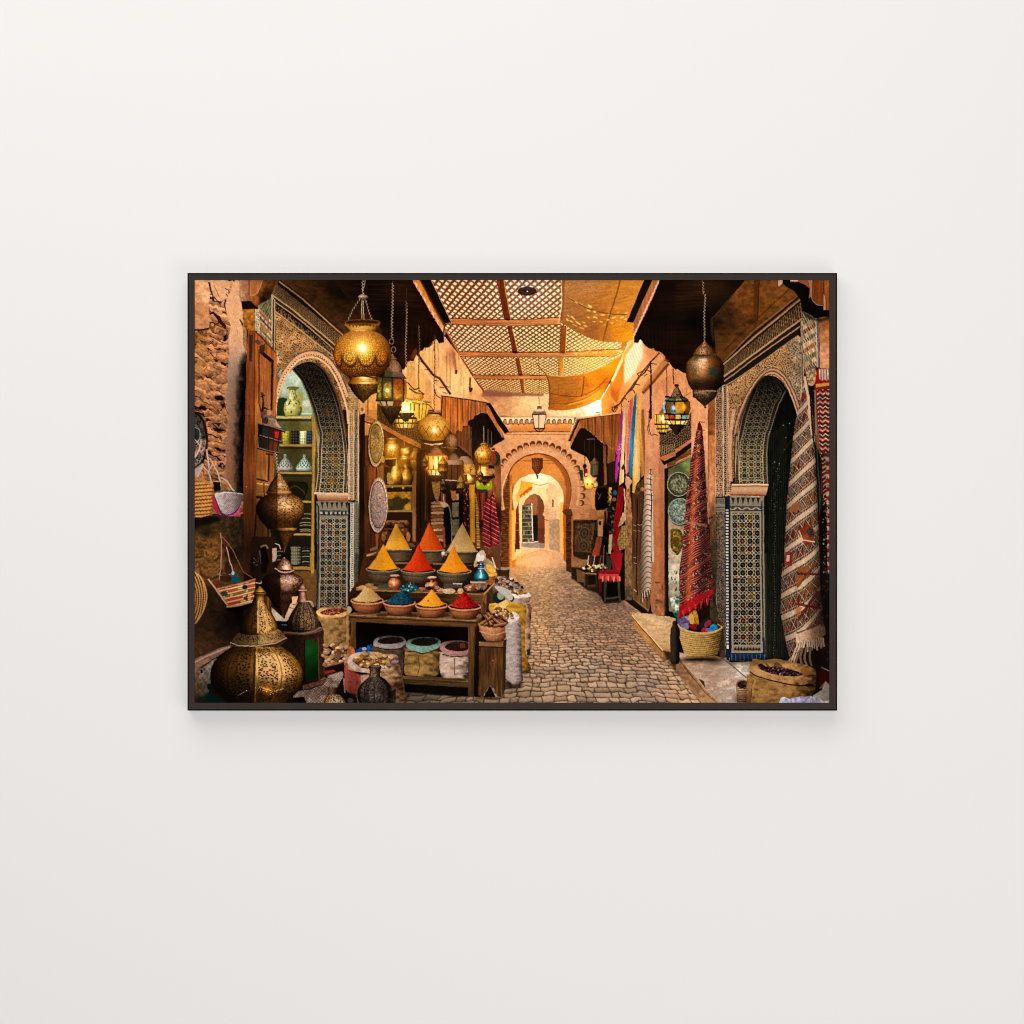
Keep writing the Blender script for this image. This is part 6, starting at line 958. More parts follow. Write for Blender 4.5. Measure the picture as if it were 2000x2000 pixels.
# more small brass lamps crowding the shop front
for x, y0, k, st in [(1120, 560, .8, GD2), (1330, 780, .7, GD2), (1480, 640, .6, GOLD), (905, 560, .5, GD2), (1130, 820, .6, DKM), (1560, 720, .5, GD2)]:
    lathe(680+x/ZS, [(800+(y0+a*k)/ZS, r*k/ZS) for a, r in [(0, 8), (20, 22), (50, 40), (90, 70), (105, 78), (110, 70), (200, 74), (215, 80), (225, 60), (270, 30), (300, 5)]], st, smooth=False, fac=6, amb=.12, pat=filigree(6, 1.4, '#0c0603', .5)); line('B2 %d,%d %d,%d' % (x, y0-90, x, y0), .8, '#2a1a0e')
gz('B2', 1330, 880, 24, '#ffd870', .5); gz('B2', 1480, 720, 26, '#ffe080', .6)
for q in [(1020, 640, 260, .16), (600, 620, 300, .16), (1010, 240, 260, .14), (1440, 800, 160, .18), (1600, 540, 170, .12)]: gz('B2', q[0], q[1], q[2], '#f09428', q[3])
# ---- spice stall ------------------------------------------------------------------------------------------
fill('B2 200,1640 1560,1640 1600,1932 C2 1720,380 1600,700 1560,1700 660,1640 0,1300 0,500 130,300', idw([('B2 300,1750', '#4a2a14'), ('C2 700,60', '#2a1e12'), ('C2 900,400', '#2a1a0e'), ('C2 900,1000', '#0a0705'), ('C2 300,1000', '#090705'), ('C2 1600,900', '#1a110a'), ('C2 900,1640', '#0d0a07')], 3))
fill('B2 210,1700 300,1680 420,1640 400,1700 220,1740', wood('#7a4a24', .3, False)); line('B2 220,1720 330,1690', 1.6, '#d8b888'); line('C2 215,40 300,20', 1.6, '#d8b888'); fill('B2 255,1640 350,1610 350,1650 260,1670', '#8a6a48')
for x, y, rx, ry in [(740, 1590, 30, 16), (770, 1610, 24, 14), (700, 1580, 26, 12)]: ez('B2', x, y, rx, ry, '#6a4430')
fill('B2 520,1800 1000,1800 1600,1860 C2 1520,150 1020,130 540,130', grain('#5a4630', .3, 6, 3)); line('B2 560,1810 C2 700,118', 1.4, '#8a7350'); line('C2 560,118 690,118', 2, '#8a7350'); line('C2 1000,130 1150,135', 2, '#8a7350')
def bowl(tile, cx, y, rx, ry, h, rb, stops, rim, ww=1.6):
    LZ(tile, cx, '%d,%d %d,%d %d,%d %d,%d' % (y, rx, y+h*.35, rx*.93, y+h*.75, rx*.5+rb*.5, y+h, rb), stops, smooth=True, rough=.10, lx=-.3, ly=-.2); ez(tile, cx, y, rx, ry, rim); ez(tile, cx, y+ry*.1, rx*.93, ry*.8, '#1d120a')
GREY = [(0, '#100c07'), (.45, '#33291a'), (.8, '#544630'), (1, '#7d6a4c')]; CLAY = [(0, '#1d0c06'), (.4, '#552c16'), (.7, '#8a5030'), (1, '#b87c52')]
def cone(tile, pts, cols, seed=0, shade=.0, tex=.12):
    """heaped spice: a smooth powder cone, lit from the left"""
    q = P(tile+' '+pts); xs = [a for a, b in q]; ys = [b for a, b in q]; ap = q[int(np.argmin(ys))]; y1 = max(ys)
    def col(X, Y):
        t = np.clip((Y-ap[1])/(y1-ap[1]+.1), .02, 1); hw = (max(xs)-min(xs))/2*t; u = np.clip((X-ap[0])/np.maximum(hw, 1), -1, 1)
        s = .66-.24*u+.12*np.sqrt(np.maximum(0, 1-u*u))-.16*np.clip(t-.8, 0, 1)*2+tex*2*(fbm(X/1.6, Y/1.6, 3, seed)-.5)+.06*(fbm(u*5, t*1.2, 2, seed+3)-.5)*2
        return ramp([(0, cols[0]), (.5, cols[1]), (1, cols[2])], s)
    fill(q, col)
# back row
for cx, y, x0, x1, ax, ay, cols in [(605, 1645, 425, 735, 567, 1338, ('#8a5408', '#cc8c1c', '#eeb444')), (975, 1655, 815, 1130, 955, 1330, ('#6a1a04', '#b83c0c', '#dc6420')), (1345, 1670, 1165, 1515, 1347, 1338, ('#7a5a28', '#c09654', '#dcbc80'))]:
    fill('B2 %d,%d %d,%d %d,%d %d,%d' % (x0-10, y+8, x1+20, y+8, x1-20, y+135, x0+40, y+150), grain(hgrad(680+x0/ZS, 680+x1/ZS, '#4a3c28', '#5f503a', '#362a1c'), .2, 5, 3)); line('B2 %d,%d %d,%d' % (x0-8, y+8, x1+18, y+6), 2.6, '#9a8a6a'); line('B2 %d,%d %d,%d' % (x0+8, y+36, x1, y+34), 1.2, '#241a10')
    cone('B2', '%d,%d %d,%d %d,%d %d,%d %d,%d %d,%d' % (x0, y-2, ax-6, ay+14, ax, ay, ax+8, ay+14, x1, y-4, (x0+x1)/2, y+8), cols, int(cx))
ez('B2', 1130, 1710, 34, 40, '#8a7a68'); ez('B2', 1120, 1695, 20, 20, '#d8ccbc'); ez('B2', 1140, 1740, 24, 16, '#3a3026')
# middle row
for cx, y, rx, ax, ay, cols, rimc in [(410, 190, 205, 415, -101, ('#9a5c04', '#e0920c', '#f8b434'), '#8f8468'), (825, 205, 208, 833, -106, ('#5a0a02', '#aa1c06', '#d84818'), '#8a7862'), (1250, 218, 208, 1243, -86, ('#8a4a04', '#d07c0e', '#e89a30'), '#8f8468')]:
    bowl('C2', cx, y, rx, 34, 150, 120, GREY, rimc); 
    cone('C2', '%d,%d %d,%d %d,%d %d,%d %d,%d %d,%d %d,%d %d,%d' % (cx-rx+25, y-5, ax-88, y-128, ax-7, ay+12, ax, ay, ax+8, ay+12, ax+90, y-128, cx+rx-28, y-6, cx, y+24), cols, int(cx)+5)
    line(arc('C2', cx, y+2, rx-8, 31), 2.0, rimc); line(arc('C2', cx, y+36, rx-16, 34), 1.4, '#2a2014', alpha=.8)
# upper board with jars
fill('C2 90,400 350,390 1600,470 1730,345 1735,380 1640,480 1560,492 100,440', wood('#6a4a2c', .3, False)); fill('C2 90,436 700,455 1600,488 1640,490 1640,620 1560,700 1100,560 700,520 120,520', wood(idw([('C2 900,500', '#3a2616'), ('C2 1590,600', '#5f4024'), ('C2 300,500', '#2e1c10')]), .4, False)); line('C2 100,436 700,458 1600,490', 1.8, '#a07a50'); fill('C2 1640,480 1735,360 1720,560 1630,700', wood('#3f2817', .4)); fill('C2 1565,490 1640,480 1625,700 1570,720', wood('#7a5230', .35)); line('C2 1600,490 1730,350', 2, '#c09868')
fill('C2 230,340 480,360 470,420 240,400', grain('#3a3020', .6, 3)); ez('C2', 440, 395, 40, 26, '#3a4a3a'); ez('C2', 390, 400, 40, 22, '#4a4a34'); ez('C2', 225, 412, 130, 24, '#a5784a'); ez('C2', 180, 405, 60, 20, '#c09060')
def jar(cx, y, c, s):
    LZ('C2', cx, '%d,52 %d,64 %d,50 %d,48 %d,72 %d,80 %d,72 %d,44' % (y, y+18, y+32, y+45, y+75, y+105, y+145, y+180), [(0, '#160a05'), (.45, '#5f2f1a'), (.8, '#a05c34'), (1, '#d89868')], spec=.35, pw=40, rough=.2, seed=s)
    ez('C2', cx, y+6, 56, 12, c); ez('C2', cx, y+36, 58, 7, '#3a1c10', alpha=.8)
jar(552, 260, '#c49a84', 3); jar(990, 282, '#cdb4a0', 5); line('C2 530,340 545,390', 2, '#f0d8c0', alpha=.8)
for x, y in [(950, 340), (1010, 335)]: ez('C2', x, y, 22, 9, '#1d100a'); ez('C2', x, y-14, 26, 5, '#3a2014')
ez('C2', 980, 375, 16, 20, '#e0a880'); ez('C2', 965, 415, 50, 22, '#2a1a18'); ez('C2', 930, 385, 20, 16, '#c89070'); ez('C2', 990, 405, 24, 8, '#4a2018')
ez('C2', 715, 415, 110, 50, '#0d2a34'); blobs('C2 620,420 680,370 760,360 810,420 760,450 640,450', 60, 1.6, 3.4, ['#14505c', '#1d6a74', '#0d3a48', '#2a8088', '#0a2a34', '#8ab0b0'], 4)
for x, y, rx, ry, c in [(870, 425, 44, 24, '#8a5a3c'), (1085, 435, 44, 22, '#c09068'), (1190, 450, 76, 36, '#bfa07c'), (1325, 450, 36, 34, '#c9a068'), (1050, 410, 30, 20, '#8a6a50')]: ez('C2', x+4, y+6, rx, ry, '#1d120a'); (qx, qy), = P('C2 %f,%f' % (x, y)); ell(qx, qy, rx/ZS, ry/ZS, grain(c, .4, 2.5)); ez('C2', x-rx*.2, y-ry*.3, rx*.5, ry*.35, '#d8c0a0', alpha=.4)
fill('C2 1235,360 1345,365 1345,410 1240,415', grain('#4a4036', .4, 2)); line('C2 1235,362 1345,366', 2.4, '#c0b4a8'); fill('C2 1130,360 1235,365 1235,420 1130,425', '#4f4434')
bowl('C2', 1475, 410, 112, 36, 62, 70, DKM, '#a08070'); blobs('C2 1380,405 1470,375 1560,400 1540,430 1420,435', 34, 2.2, 4.2, ['#a0643c', '#c48a60', '#7a4428', '#d8a880'], 6)
fill('C2 1440,330 1630,330 1640,400 1600,440 1560,400 1450,370', grain('#7a6048', .4, 3)); line('C2 1440,345 1620,350', 2.6, '#b8a890')
# blue bottle, pale heap and books at the right end
fill('B2 1480,1830 1530,1700 1600,1660 1640,1740 1740,1860 C2 1760,240 1750,340 1640,380 1640,300 1560,140 1490,170', idw([('B2 1540,1720', '#d8c4b0'), ('B2 1600,1800', '#8a7660'), ('C2 1560,60', '#c9b8a4'), ('C2 1700,200', '#d0a048'), ('C2 1700,320', '#8a5a28'), ('C2 1520,160', '#b89468')], 3)); ez('B2', 1560, 1740, 50, 60, '#e0d4c8'); ez('B2', 1580, 1690, 34, 30, '#c9b098'); ez('B2', 1540, 1810, 26, 14, '#3a2a20'); fill('B2 1620,1720 1700,1700 1720,1740 1640,1760', '#5a2e1c'); fill('B2 1650,1760 1740,1830 C2 1750,200 1720,190 1660,80', grain('#a88a64', .4, 2)); line('B2 1700,1740 C2 1750,210', 2, '#e8dcc8')
fill('C2 1630,130 1700,150 1760,240 1745,280 1660,280', grain('#dfae50', .2, 3)); line('C2 1640,220 1700,240 1750,230', 1.4, '#a87424'); fill('C2 1640,310 1760,270 1755,330 1680,375 1630,360', grain('#8a5628', .4, 3), smooth=True)
LZ('C2', 1570, '110,34 130,30 160,34 185,32 200,40 250,78 300,92 325,84', [(0, '#020a10'), (.5, '#0a2c3e'), (.85, '#1a5870'), (1, '#4a98ac')], spec=.5, pw=60, lx=-.1); ez('C2', 1575, 105, 30, 12, '#8a5a40'); line('C2 1535,185 1610,185', 1.6, '#c0b8b0'); line('C2 1562,200 1575,270', 2.4, '#e0f4f8', alpha=.85); line('C2 1530,150 1612,150', 2, '#15100c')
fill('B2 1740,1880 1900,1870 1905,1932 1750,1932', wood('#7a5a3a', .4)); fill('C2 1740,190 1905,180 1900,300 1780,290', wood('#3a2818', .4)); ez('C2', 1825, 185, 85, 18, '#9a8264'); fill('B2 1690,1640 1800,1600 1800,1900 1750,1860', '#5f3c22')
# front shelf of clay bowls
fill('C2 15,720 130,690 1480,705 1570,725 1580,770 1520,800 20,740', wood(idw([('C2 400,720', '#6a482c'), ('C2 1000,740', '#6d4c30'), ('C2 1500,760', '#7a5a3a')]), .35, False, 3)); fill('C2 15,735 500,752 1000,778 1515,800 1510,880 1000,868 500,838 20,808', wood(idw([('C2 100,770', '#5a3a1e'), ('C2 800,820', '#6d4826'), ('C2 1400,840', '#5f4024')]), .4, False, 4)); line('C2 15,735 500,754 1000,780 1515,802', 1.8, '#a07a50'); line('C2 20,765 500,782 1000,806 1510,824', 1.6, '#2a170a'); fill('C2 1515,800 1580,765 1590,560 1640,640 1560,830 1515,880', wood('#4a2e18', .4))
for x in (400, 760, 1130): ez('C2', x, 735, 70, 20, '#241509', alpha=.7, blur=1.5)
for cx, y, rx in [(228, 560, 196), (605, 585, 194), (983, 615, 192), (1375, 630, 196)]:
    ez('C2', cx, y+135, 150, 22, '#150c06', alpha=.8, blur=1.2); bowl('C2', cx, y, rx, 42, 145, 105, CLAY, '#b5714a'); line(arc('C2', cx, y+4, rx-5, 40), 2.8, '#c98a62'); line(arc('C2', cx, y+26, rx-12, 40), 1.2, '#4a2412', alpha=.8)
cone('C2', '55,560 120,505 170,450 205,385 235,365 270,395 320,460 370,515 400,545 330,575 228,588 120,578', ('#5f4420', '#a8824a', '#cfae74'), 3, tex=.25); ez('C2', 240, 390, 30, 26, '#8f6a38'); ez('C2', 250, 375, 50, 16, '#a8834c', alpha=.8)
cone('C2', '440,580 520,520 590,470 640,440 700,450 740,510 790,570 700,600 605,612 500,602', ('#03121c', '#0c2c3c', '#1f5468'), 4, tex=.5)
cone('C2', '815,605 870,560 930,500 975,445 990,430 1005,445 1060,510 1100,570 1155,600 1080,632 983,640 890,630', ('#8a4a04', '#d4861a', '#eca83c'), 5); ez('C2', 945, 568, 12, 12, '#8a3c0c', alpha=.7)
cone('C2', '1210,625 1270,560 1310,500 1350,465 1390,468 1430,510 1480,570 1545,620 1470,648 1375,655 1290,648', ('#3a0404', '#8a0e0c', '#c02c20'), 6, tex=.4)
for k in range(70): x = rng.uniform(1280, 1480); y = rng.uniform(490, 640); ez('C2', x, y, 8, 5, ['#4a0606', '#c03020', '#7a0c0c'][k % 3], alpha=.6, rot=rng.uniform(-1, 1))
for k in range(60): x = rng.uniform(500, 740); y = rng.uniform(470, 600); ez('C2', x, y, 9, 6, ['#041420', '#2a5c70', '#0a2432'][k % 3], alpha=.55, rot=rng.uniform(-1, 1))
# legs and low shelf with sacks
fill('C2 20,800 90,815 95,1130 10,1150 10,900', wood('#5a3a1e', .4)); fill('C2 90,830 1430,880 1430,1480 660,1480 100,1200', '#090605', alpha=.8, blur=1)
fill('C2 650,1445 1420,1480 1420,1520 650,1480', wood('#6a5034', .35, False)); fill('C2 655,1480 1420,1518 1420,1590 660,1545', wood('#4f3a22', .4, False)); line('C2 655,1480 1420,1518', 1.4, '#8a6c48'); fill('C2 660,1545 1420,1590 1420,1680 1300,1700 680,1640', '#0d0a07', alpha=.85, blur=1.4)
fill('C2 1430,870 1510,860 1500,1300 1490,1700 1415,1700 1425,1300', wood(idw([('C2 1470,1000', '#5f4024'), ('C2 1460,1500', '#4f3820')]), .4)); line('C2 1500,880 1488,1690', 2, '#1a0f07'); line('C2 1432,880 1420,1690', 1.2, '#8a6440')
def sack(tile, body, cols, rimp, rimc, innp, innc, seed=0, fold=.35):
    q = spl(P(tile+' '+body)); xs = [a for a, b in q]; x0, x1 = min(xs), max(xs); ys = [b for a, b in q]; y0, y1 = min(ys), max(ys)
    def col(X, Y):
        u = (X-(x0+x1)/2)/((x1-x0)/2); w = fbm(X/9+.4*fbm(X/20, Y/8, 2, seed+3), Y/5.5, 3, seed); g = fbm(X/1.3, Y/1.3, 2, seed+5)
        s = .60-.20*u-.34*u*u+fold*2.6*(w-.5)+.16*(g-.5)-.18*np.clip((Y-y0)/(y1-y0)-.75, 0, 1)*3; return ramp([(0, cols[0]), (.5, cols[1]), (1, cols[2])], s)
    fill(q, col)
    if rimp:
        q2 = spl(P(tile+' '+rimp)); ya, yb = min(b for a, b in q2), max(b for a, b in q2)
        fill(q2, lambda X, Y: ramp([(0, C(rimc)*.38), (.5, C(rimc)), (1, np.minimum(C(rimc)*1.3, 255))], .50-.16*(X-(x0+x1)/2)/((x1-x0)/2)+.34*np.sin(np.clip((Y-ya)/(yb-ya), 0, 1)*math.pi*1.15-.9)-.25*np.clip((Y-ya)/(yb-ya)-.78, 0, 1)*4*.6+.75*(fbm(X/4, Y/2.6, 3, seed+9)-.5)), blur=.4)
    if innp: fill(spl(P(tile+' '+innp)), grain(innc, .7, 2.2, 1.8, seed), blur=.4)
sack('C2', '300,1080 400,1070 670,1080 680,1130 640,1200 600,1220 620,1290 560,1330 300,1170', ('#1a130c', '#5a4630', '#8a7250'), '300,1060 330,1010 400,985 520,975 640,990 685,1040 680,1090 600,1120 500,1135 380,1120 310,1100', '#857b7e', '350,1050 400,1010 520,995 630,1005 655,1040 560,1068 420,1073', '#241a12', 2)
line('C2 330,1110 450,1140 600,1130 680,1080', 1.6, '#1a120c', smooth=True)
fill('C2 590,1200 660,1200 650,1450 600,1330', grain('#3a3028', .6, 3, 4)); 
sack('C2', '670,1160 690,1120 1080,1120 1075,1300 1070,1420 980,1460 800,1450 670,1430 665,1300', ('#2a1c0c', '#8a6a38', '#b8945c'), '685,1070 720,1025 820,1000 950,995 1060,1010 1095,1060 1080,1110 1000,1150 900,1180 780,1160 700,1120', '#67827a', '740,1065 790,1020 920,1005 1030,1018 1062,1055 970,1092 840,1098', '#1d1a10', 4); line('C2 700,1165 780,1165 880,1190 990,1160 1070,1135', 2, '#2a1c0e', smooth=True); line('C2 830,1220 840,1350 820,1440', 1.4, '#4a3414', smooth=True, alpha=.8)
sack('C2', '1085,1200 1100,1170 1420,1200 1420,1460 1300,1475 1120,1470 1080,1350', ('#3a2c26', '#b59c8c', '#dcc8ba'), '1085,1110 1110,1065 1180,1040 1300,1030 1420,1060 1425,1150 1400,1200 1340,1235 1240,1220 1150,1190 1095,1150', '#8c6462', '1140,1110 1190,1065 1310,1045 1424,1070 1424,1130 1330,1162 1200,1148', '#2a1710', 6); fill('C2 1320,1065 1380,1070 1385,1120 1320,1125', '#5a3018'); line('C2 1252,1235 1258,1440', 1.6, '#4a3830', alpha=.9); line('C2 1110,1195 1240,1225 1400,1215', 1.8, '#3a241e', smooth=True)
fill('C2 1415,870 1430,870 1430,1480 1415,1480', wood('#5f4024', .4)); fill('C2 1422,870 1508,862 1500,1300 1490,1700 1415,1700 1422,1300', wood(idw([('C2 1470,1000', '#5f4024'), ('C2 1460,1500', '#4f3820')]), .4)); line('C2 1500,880 1488,1690', 2, '#1a0f07')
fill('C2 90,1150 150,1110 200,1150 270,1070 295,1110 270,1170 200,1200 90,1200', grain('#15407a', .4, 3)); ez('C2', 190, 1130, 30, 20, '#8a9ac0'); ez('C2', 240, 1120, 20, 30, '#1d5aa0')
# stool with a bowl of cinnamon
fill('C2 1540,1050 1560,1040 1840,1045 1860,1060 1830,1120 1545,1110', wood('#7a5636', .3, False)); fill('C2 1545,1100 1830,1110 1825,1400 1810,1700 1760,1690 1720,1600 1670,1560 1620,1650 1590,1690 1540,1690', wood(idw([('C2 1650,1200', '#4f3118'), ('C2 1750,1300', '#5f3c1e'), ('C2 1680,1500', '#543a20'), ('C2 1570,1400', '#3f2814')]), .5)); fill('C2 1830,1060 1865,1010 1860,1600 1815,1700', wood('#3a2614', .4)); line('C2 1545,1105 1830,1115', 2, '#1d1008'); line('C2 1545,1060 1840,1050', 1.4, '#b08a60'); ez('C2', 1710, 1270, 7, 9, '#c9986a', alpha=.7); fill('C2 1600,1700 1670,1565 1740,1700', '#120c07')
ez('C2', 1710, 1040, 160, 18, '#15100a', alpha=.7, blur=1); LZ('C2', 1728, '830,186 850,190 900,182 960,155 1010,125 1040,95', [(0, '#2a140a'), (.4, '#7a4a30'), (.75, '#b07a54'), (1, '#dcae88')], rough=.16); ez('C2', 1728, 845, 186, 42, '#b07a54'); ez('C2', 1728, 838, 168, 34, '#1d100a'); line(spl(P('C2 1545,925 1728,965 1900,915'), False, 8), 2.2, '#c9a080', alpha=.7)
blobs('C2 1580,820 1640,720 1740,690 1850,740 1900,810 1830,860 1660,865', 40, 3, 6, ['#5a3018', '#7a4a2a', '#4a2412'], 8)
for a, b, c, d in [(1650, 720, 1790, 850), (1680, 700, 1880, 800), (1740, 700, 1900, 790), (1600, 850, 1740, 790), (1700, 760, 1830, 870), (1620, 740, 1700, 860), (1560, 840, 1640, 790), (1780, 720, 1895, 810), (1640, 790, 1720, 730), (1720, 860, 1880, 830)]:
    line('C2 %d,%d %d,%d' % (a, b+5, c, d+5), 7.4, '#1d0e06'); line('C2 %d,%d %d,%d' % (a, b, c, d), 5.8, '#7a4c2c'); line('C2 %d,%d %d,%d' % (a, b-6, c, d-6), 2.2, '#b88a60', alpha=.85); ez('C2', c, d, 16, 14, '#4a2814'); ez('C2', c, d, 8, 7, '#1a0c06')
# sacks behind, towards the street
fill('C2 1700,420 1760,290 1840,280 1932,300 C3 60,360 210,470 200,600 60,640 C2 1932,640 1720,560', idw([('C2 1800,330', '#8a7260'), ('C2 1900,450', '#c9bcae'), ('C2 1750,520', '#4a3c30'), ('C3 100,560', '#a08878'), ('C2 1880,380', '#6a5444')], 3))
blobs('C2 1760,300 1850,280 1932,310 1932,390 1850,400 1750,360', 60, 2, 4.5, ['#a58878', '#6a4c40', '#c9b0a0', '#3a2820', '#8a6a58'], 9)
sack('C3', '-60,560 0,520 100,500 210,490 205,580 120,600 -20,620', ('#4a3a30', '#a08a7c', '#cbb8aa'), '-70,490 -20,450 60,430 150,440 218,490 210,520 120,535 0,530', '#cbbcae', '-40,470 60,445 150,460 180,480 60,490', '#8a6440', 3); blobs('C3 -20,460 60,435 170,455 150,480 20,480', 24, 2, 3.4, ['#a07848', '#c09a68', '#6a4826'], 3)
blobs('C3 -40,380 40,350 120,370 130,420 60,430 -30,420', 20, 2.5, 4.5, ['#8a7868', '#4a3c34', '#b8a494', '#1d1612'], 5); ez('C3', 0, 540, 24, 40, '#120d0a'); fill('C2 1720,480 1800,450 1850,540 1780,600 1710,570', '#1f2622', smooth=True); ez('C2', 1800, 505, 42, 50, '#8f977c'); fill('C2 1730,390 1840,410 1932,480 1932,560 1860,520 1760,440', '#b8b0a8', smooth=True)
sack('C3', '120,640 160,600 225,640 220,900 215,1200 150,1220 100,900', ('#3a2418', '#a58468', '#cfae90'), None, None, None, None, 7); fill('C3 180,600 240,640 235,700 200,720', '#7a5440', alpha=.8); fill('C3 175,1140 215,1130 215,1210 180,1210', '#1d120c', alpha=.8)
sack('C3', '-60,640 20,600 160,620 165,760 155,1000 165,1200 215,1330 215,1385 130,1400 90,1300 60,1000', ('#4a3208', '#a5782a', '#cfa24c'), None, None, None, None, 8)
sack('C2', '1660,640 1700,600 1790,600 1932,620 1932,760 1700,700', ('#5a4010', '#b8882e', '#dcb050'), None, None, None, None, 9, .2); cone('C2', '1720,640 1790,590 1870,548 1932,580 1990,640 1932,700 1760,680', ('#7a5a20', '#c8a050', '#e8c880'), 4); line('C2 1665,610 1740,600 1780,630 1700,660', 3, '#e0b050', smooth=True)
sack('C3', '-70,640 0,585 90,600 165,650 160,690 60,710 -20,690', ('#6a4a10', '#c0902c', '#e0b850'), None, None, None, None, 10, .2); fill('C3 -40,640 20,610 110,640 60,660', '#a87c30', smooth=True)
def whitesack(X, Y):
    u = (X-1005)/17; s = .62-.30*u-.36*u*u+.05*np.sin(Y*.8+X*.5+7*vn(X/8, Y/7, 3))+.55*(fbm(X/6, Y/3, 3, 5)-.5); return ramp([(0, '#3a302e'), (.5, '#9c8c88'), (1, '#cdbfba')], s)
fill('C2 1850,880 1932,760 C3 0,760 80,780 110,870 115,1200 130,1500 90,1540 0,1545 C2 1900,1520 1860,1480 1865,1000', whitesack)
fill('C2 1880,800 1932,700 C3 40,700 85,740 75,790 0,820 C2 1932,850', grain('#d8ccc4', .2, 3), smooth=True); blobs('C2 1700,690 1790,650 1880,670 1932,720 1932,770 1800,760', 60, 1.6, 3.2, ['#8a6844', '#b89468', '#5a3c24', '#c9ac84'], 11); ez('C3', 5, 735, 14, 14, '#8a5a34')
fill('C2 1870,1500 1932,1540 C3 0,1560 140,1530 100,1590 0,1600 C2 1932,1610 1850,1580', '#1a110a', alpha=.75, blur=2); fill('C3 100,1400 220,1380 230,1420 140,1440', '#1a110a', alpha=.6, blur=2)
fill('C2 1500,1690 1830,1700 1800,1730 1500,1720', '#1a120b', alpha=.6, blur=2)
# ---- left foreground: sill, baskets, lanterns --------------------------------------------------------------
fill('B1 700,1932 800,1500 1050,1500 1060,1932 C1 1060,900 700,900', idw([('B1 750,1700', '#3a2010'), ('B1 900,1700', '#2c1a0e'), ('C1 800,100', '#1a110b'), ('C1 950,500', '#1f150d'), ('C1 720,500', '#1d130c')], 3)); fill('C1 690,0 780,0 775,240 700,250', wood('#3a2412', .4)); ez('C1', 845, 110, 34, 52, '#1a1410'); 
for k in range(14): ez('C1', 845+rng.uniform(-30, 30), 110+rng.uniform(-50, 50), 6, 4, '#c0a890', alpha=.7)
line('B1 890,1660 900,1750 C1 930,240', 3, '#6a4a34', smooth=True); line('B1 900,1620 960,1600 990,1640', 3, '#8a7058', smooth=True); fill('B1 900,1640 960,1620 1000,1800 960,1932 910,1932', '#0c0907'); fill('B1 1035,1640 1090,1630 1090,1750 C1 1070,100 1040,110', '#b09884'); line('C1 845,350 900,360 940,310', 2, '#c0b4a8'); line('B1 1070,1580 1120,1600 1135,1650', 2, '#b8a490')
fill('C1 950,500 1030,540 1020,720 960,700', '#4a2c18'); line('C1 990,510 990,700', 3, '#7a4a2c')
fill('C1 110,1260 400,1130 560,1080 600,1150 380,1290 190,1370 120,1420', grain('#7a5a48', .35, 4)); line('C1 110,1300 300,1200 540,1110', 3, '#a08474'); fill('C1 190,1360 330,1270 470,1190 420,1300 330,1400 310,1560 290,1640 240,1768 110,1768 110,1330', grain(idw([('C1 250,1400', '#6a645e'), ('C1 400,1240', '#77706a'), ('C1 250,1600', '#4a463e'), ('C1 160,1400', '#7a5a40'), ('C1 160,1600', '#5a4228'), ('C1 200,1740', '#1a1c18')]), .5, 3, 4)); line('C1 190,1360 330,1265 480,1180', 2.4, '#1d120c'); ez('C1', 205, 1400, 16, 24, '#0d0907'); ez('C1', 300, 1580, 30, 40, '#0c1412'); fill('C1 240,1660 320,1640 480,1768 230,1768', '#04221f', alpha=.8, blur=1.5)
# painted plate on the stone wall
(px_, py_), = P('B1 108,360'); 
def bigplate(X, Y):
    u = (X-px_)/26; v = (Y-py_)/55; r = np.hypot(u, v); c = mosa(X/5, Y/5, ['#2a3a3c', '#8a5a44', '#1d2a2c', '#a07464', '#4a4a44', '#6a3a2c'], '#b5a594', .13, 4); c = np.where((np.sin(r*14) > .8)[..., None], C('#c0a898'), c)
    return c*np.where(Y < 858, .5, 1.0)[..., None]*np.where(r > .93, .3, 1)[..., None]
ell(px_+1.5, py_+1, 27, 57, '#0d0907', alpha=.9, blur=.8); ell(px_, py_, 26, 55, bigplate); ez('B1', 130, 290, 60, 90, '#1d2c2a', alpha=.8); line(spl(P('B1 120,210 180,240 185,330 150,380'), False, 8), 1.2, '#8a9a8a'); line(spl(P('B1 120,350 180,420 170,500 120,570'), False, 8), 1.8, '#c9b4a4')
# straps, woven basket, white bag
for q, w in [('B1 265,470 280,580 290,680 300,740', 3.6), ('B1 300,570 340,640 400,760 440,900 480,980', 3.4), ('B1 210,640 240,690 290,750 320,850', 3.0), ('B1 340,640 300,700 280,760', 3), ('B1 430,800 500,840 560,930 610,990', 3.4), ('B1 150,790 200,700 220,640', 4)]: line(q, w+1, '#3a2418', smooth=True, alpha=.7); line(q, w, '#c0a48e', smooth=True)
fill('B1 120,700 200,640 220,680 170,800 120,800', '#b8a498', alpha=.8, blur=.8); fill('B1 340,850 430,860 430,960 350,980', '#15100c'); fill('B1 430,860 500,900 520,960 440,950', '#7a4e34', alpha=.8)
def coil(lo, hi, dk, per, slope=0, wv=0):
    def g(X, Y):
        t = (Y+slope*X+wv*np.sin(X*1.1))/per; f = t-np.floor(t); s = np.sin(f*math.pi)*.9+.15*np.sin(X*2.2+np.floor(t)*2)+.25*(vn(X/4, Y/4, 4)-.5)
        return ramp([(0, dk), (.45, lo), (1, hi)], s)
    return g
fill('B1 110,820 220,820 345,880 350,960 345,1150 320,1240 200,1275 110,1270', coil('#a06a30', '#dda45c', '#3a1e0c', 7.2, .08, .5)); fill('B1 110,815 220,810 350,885 340,905 210,850 110,845', '#b07a40'); fill('B1 330,900 352,880 350,1150 320,1245 300,1240 325,1100', '#5a3414', alpha=.5, blur=1)
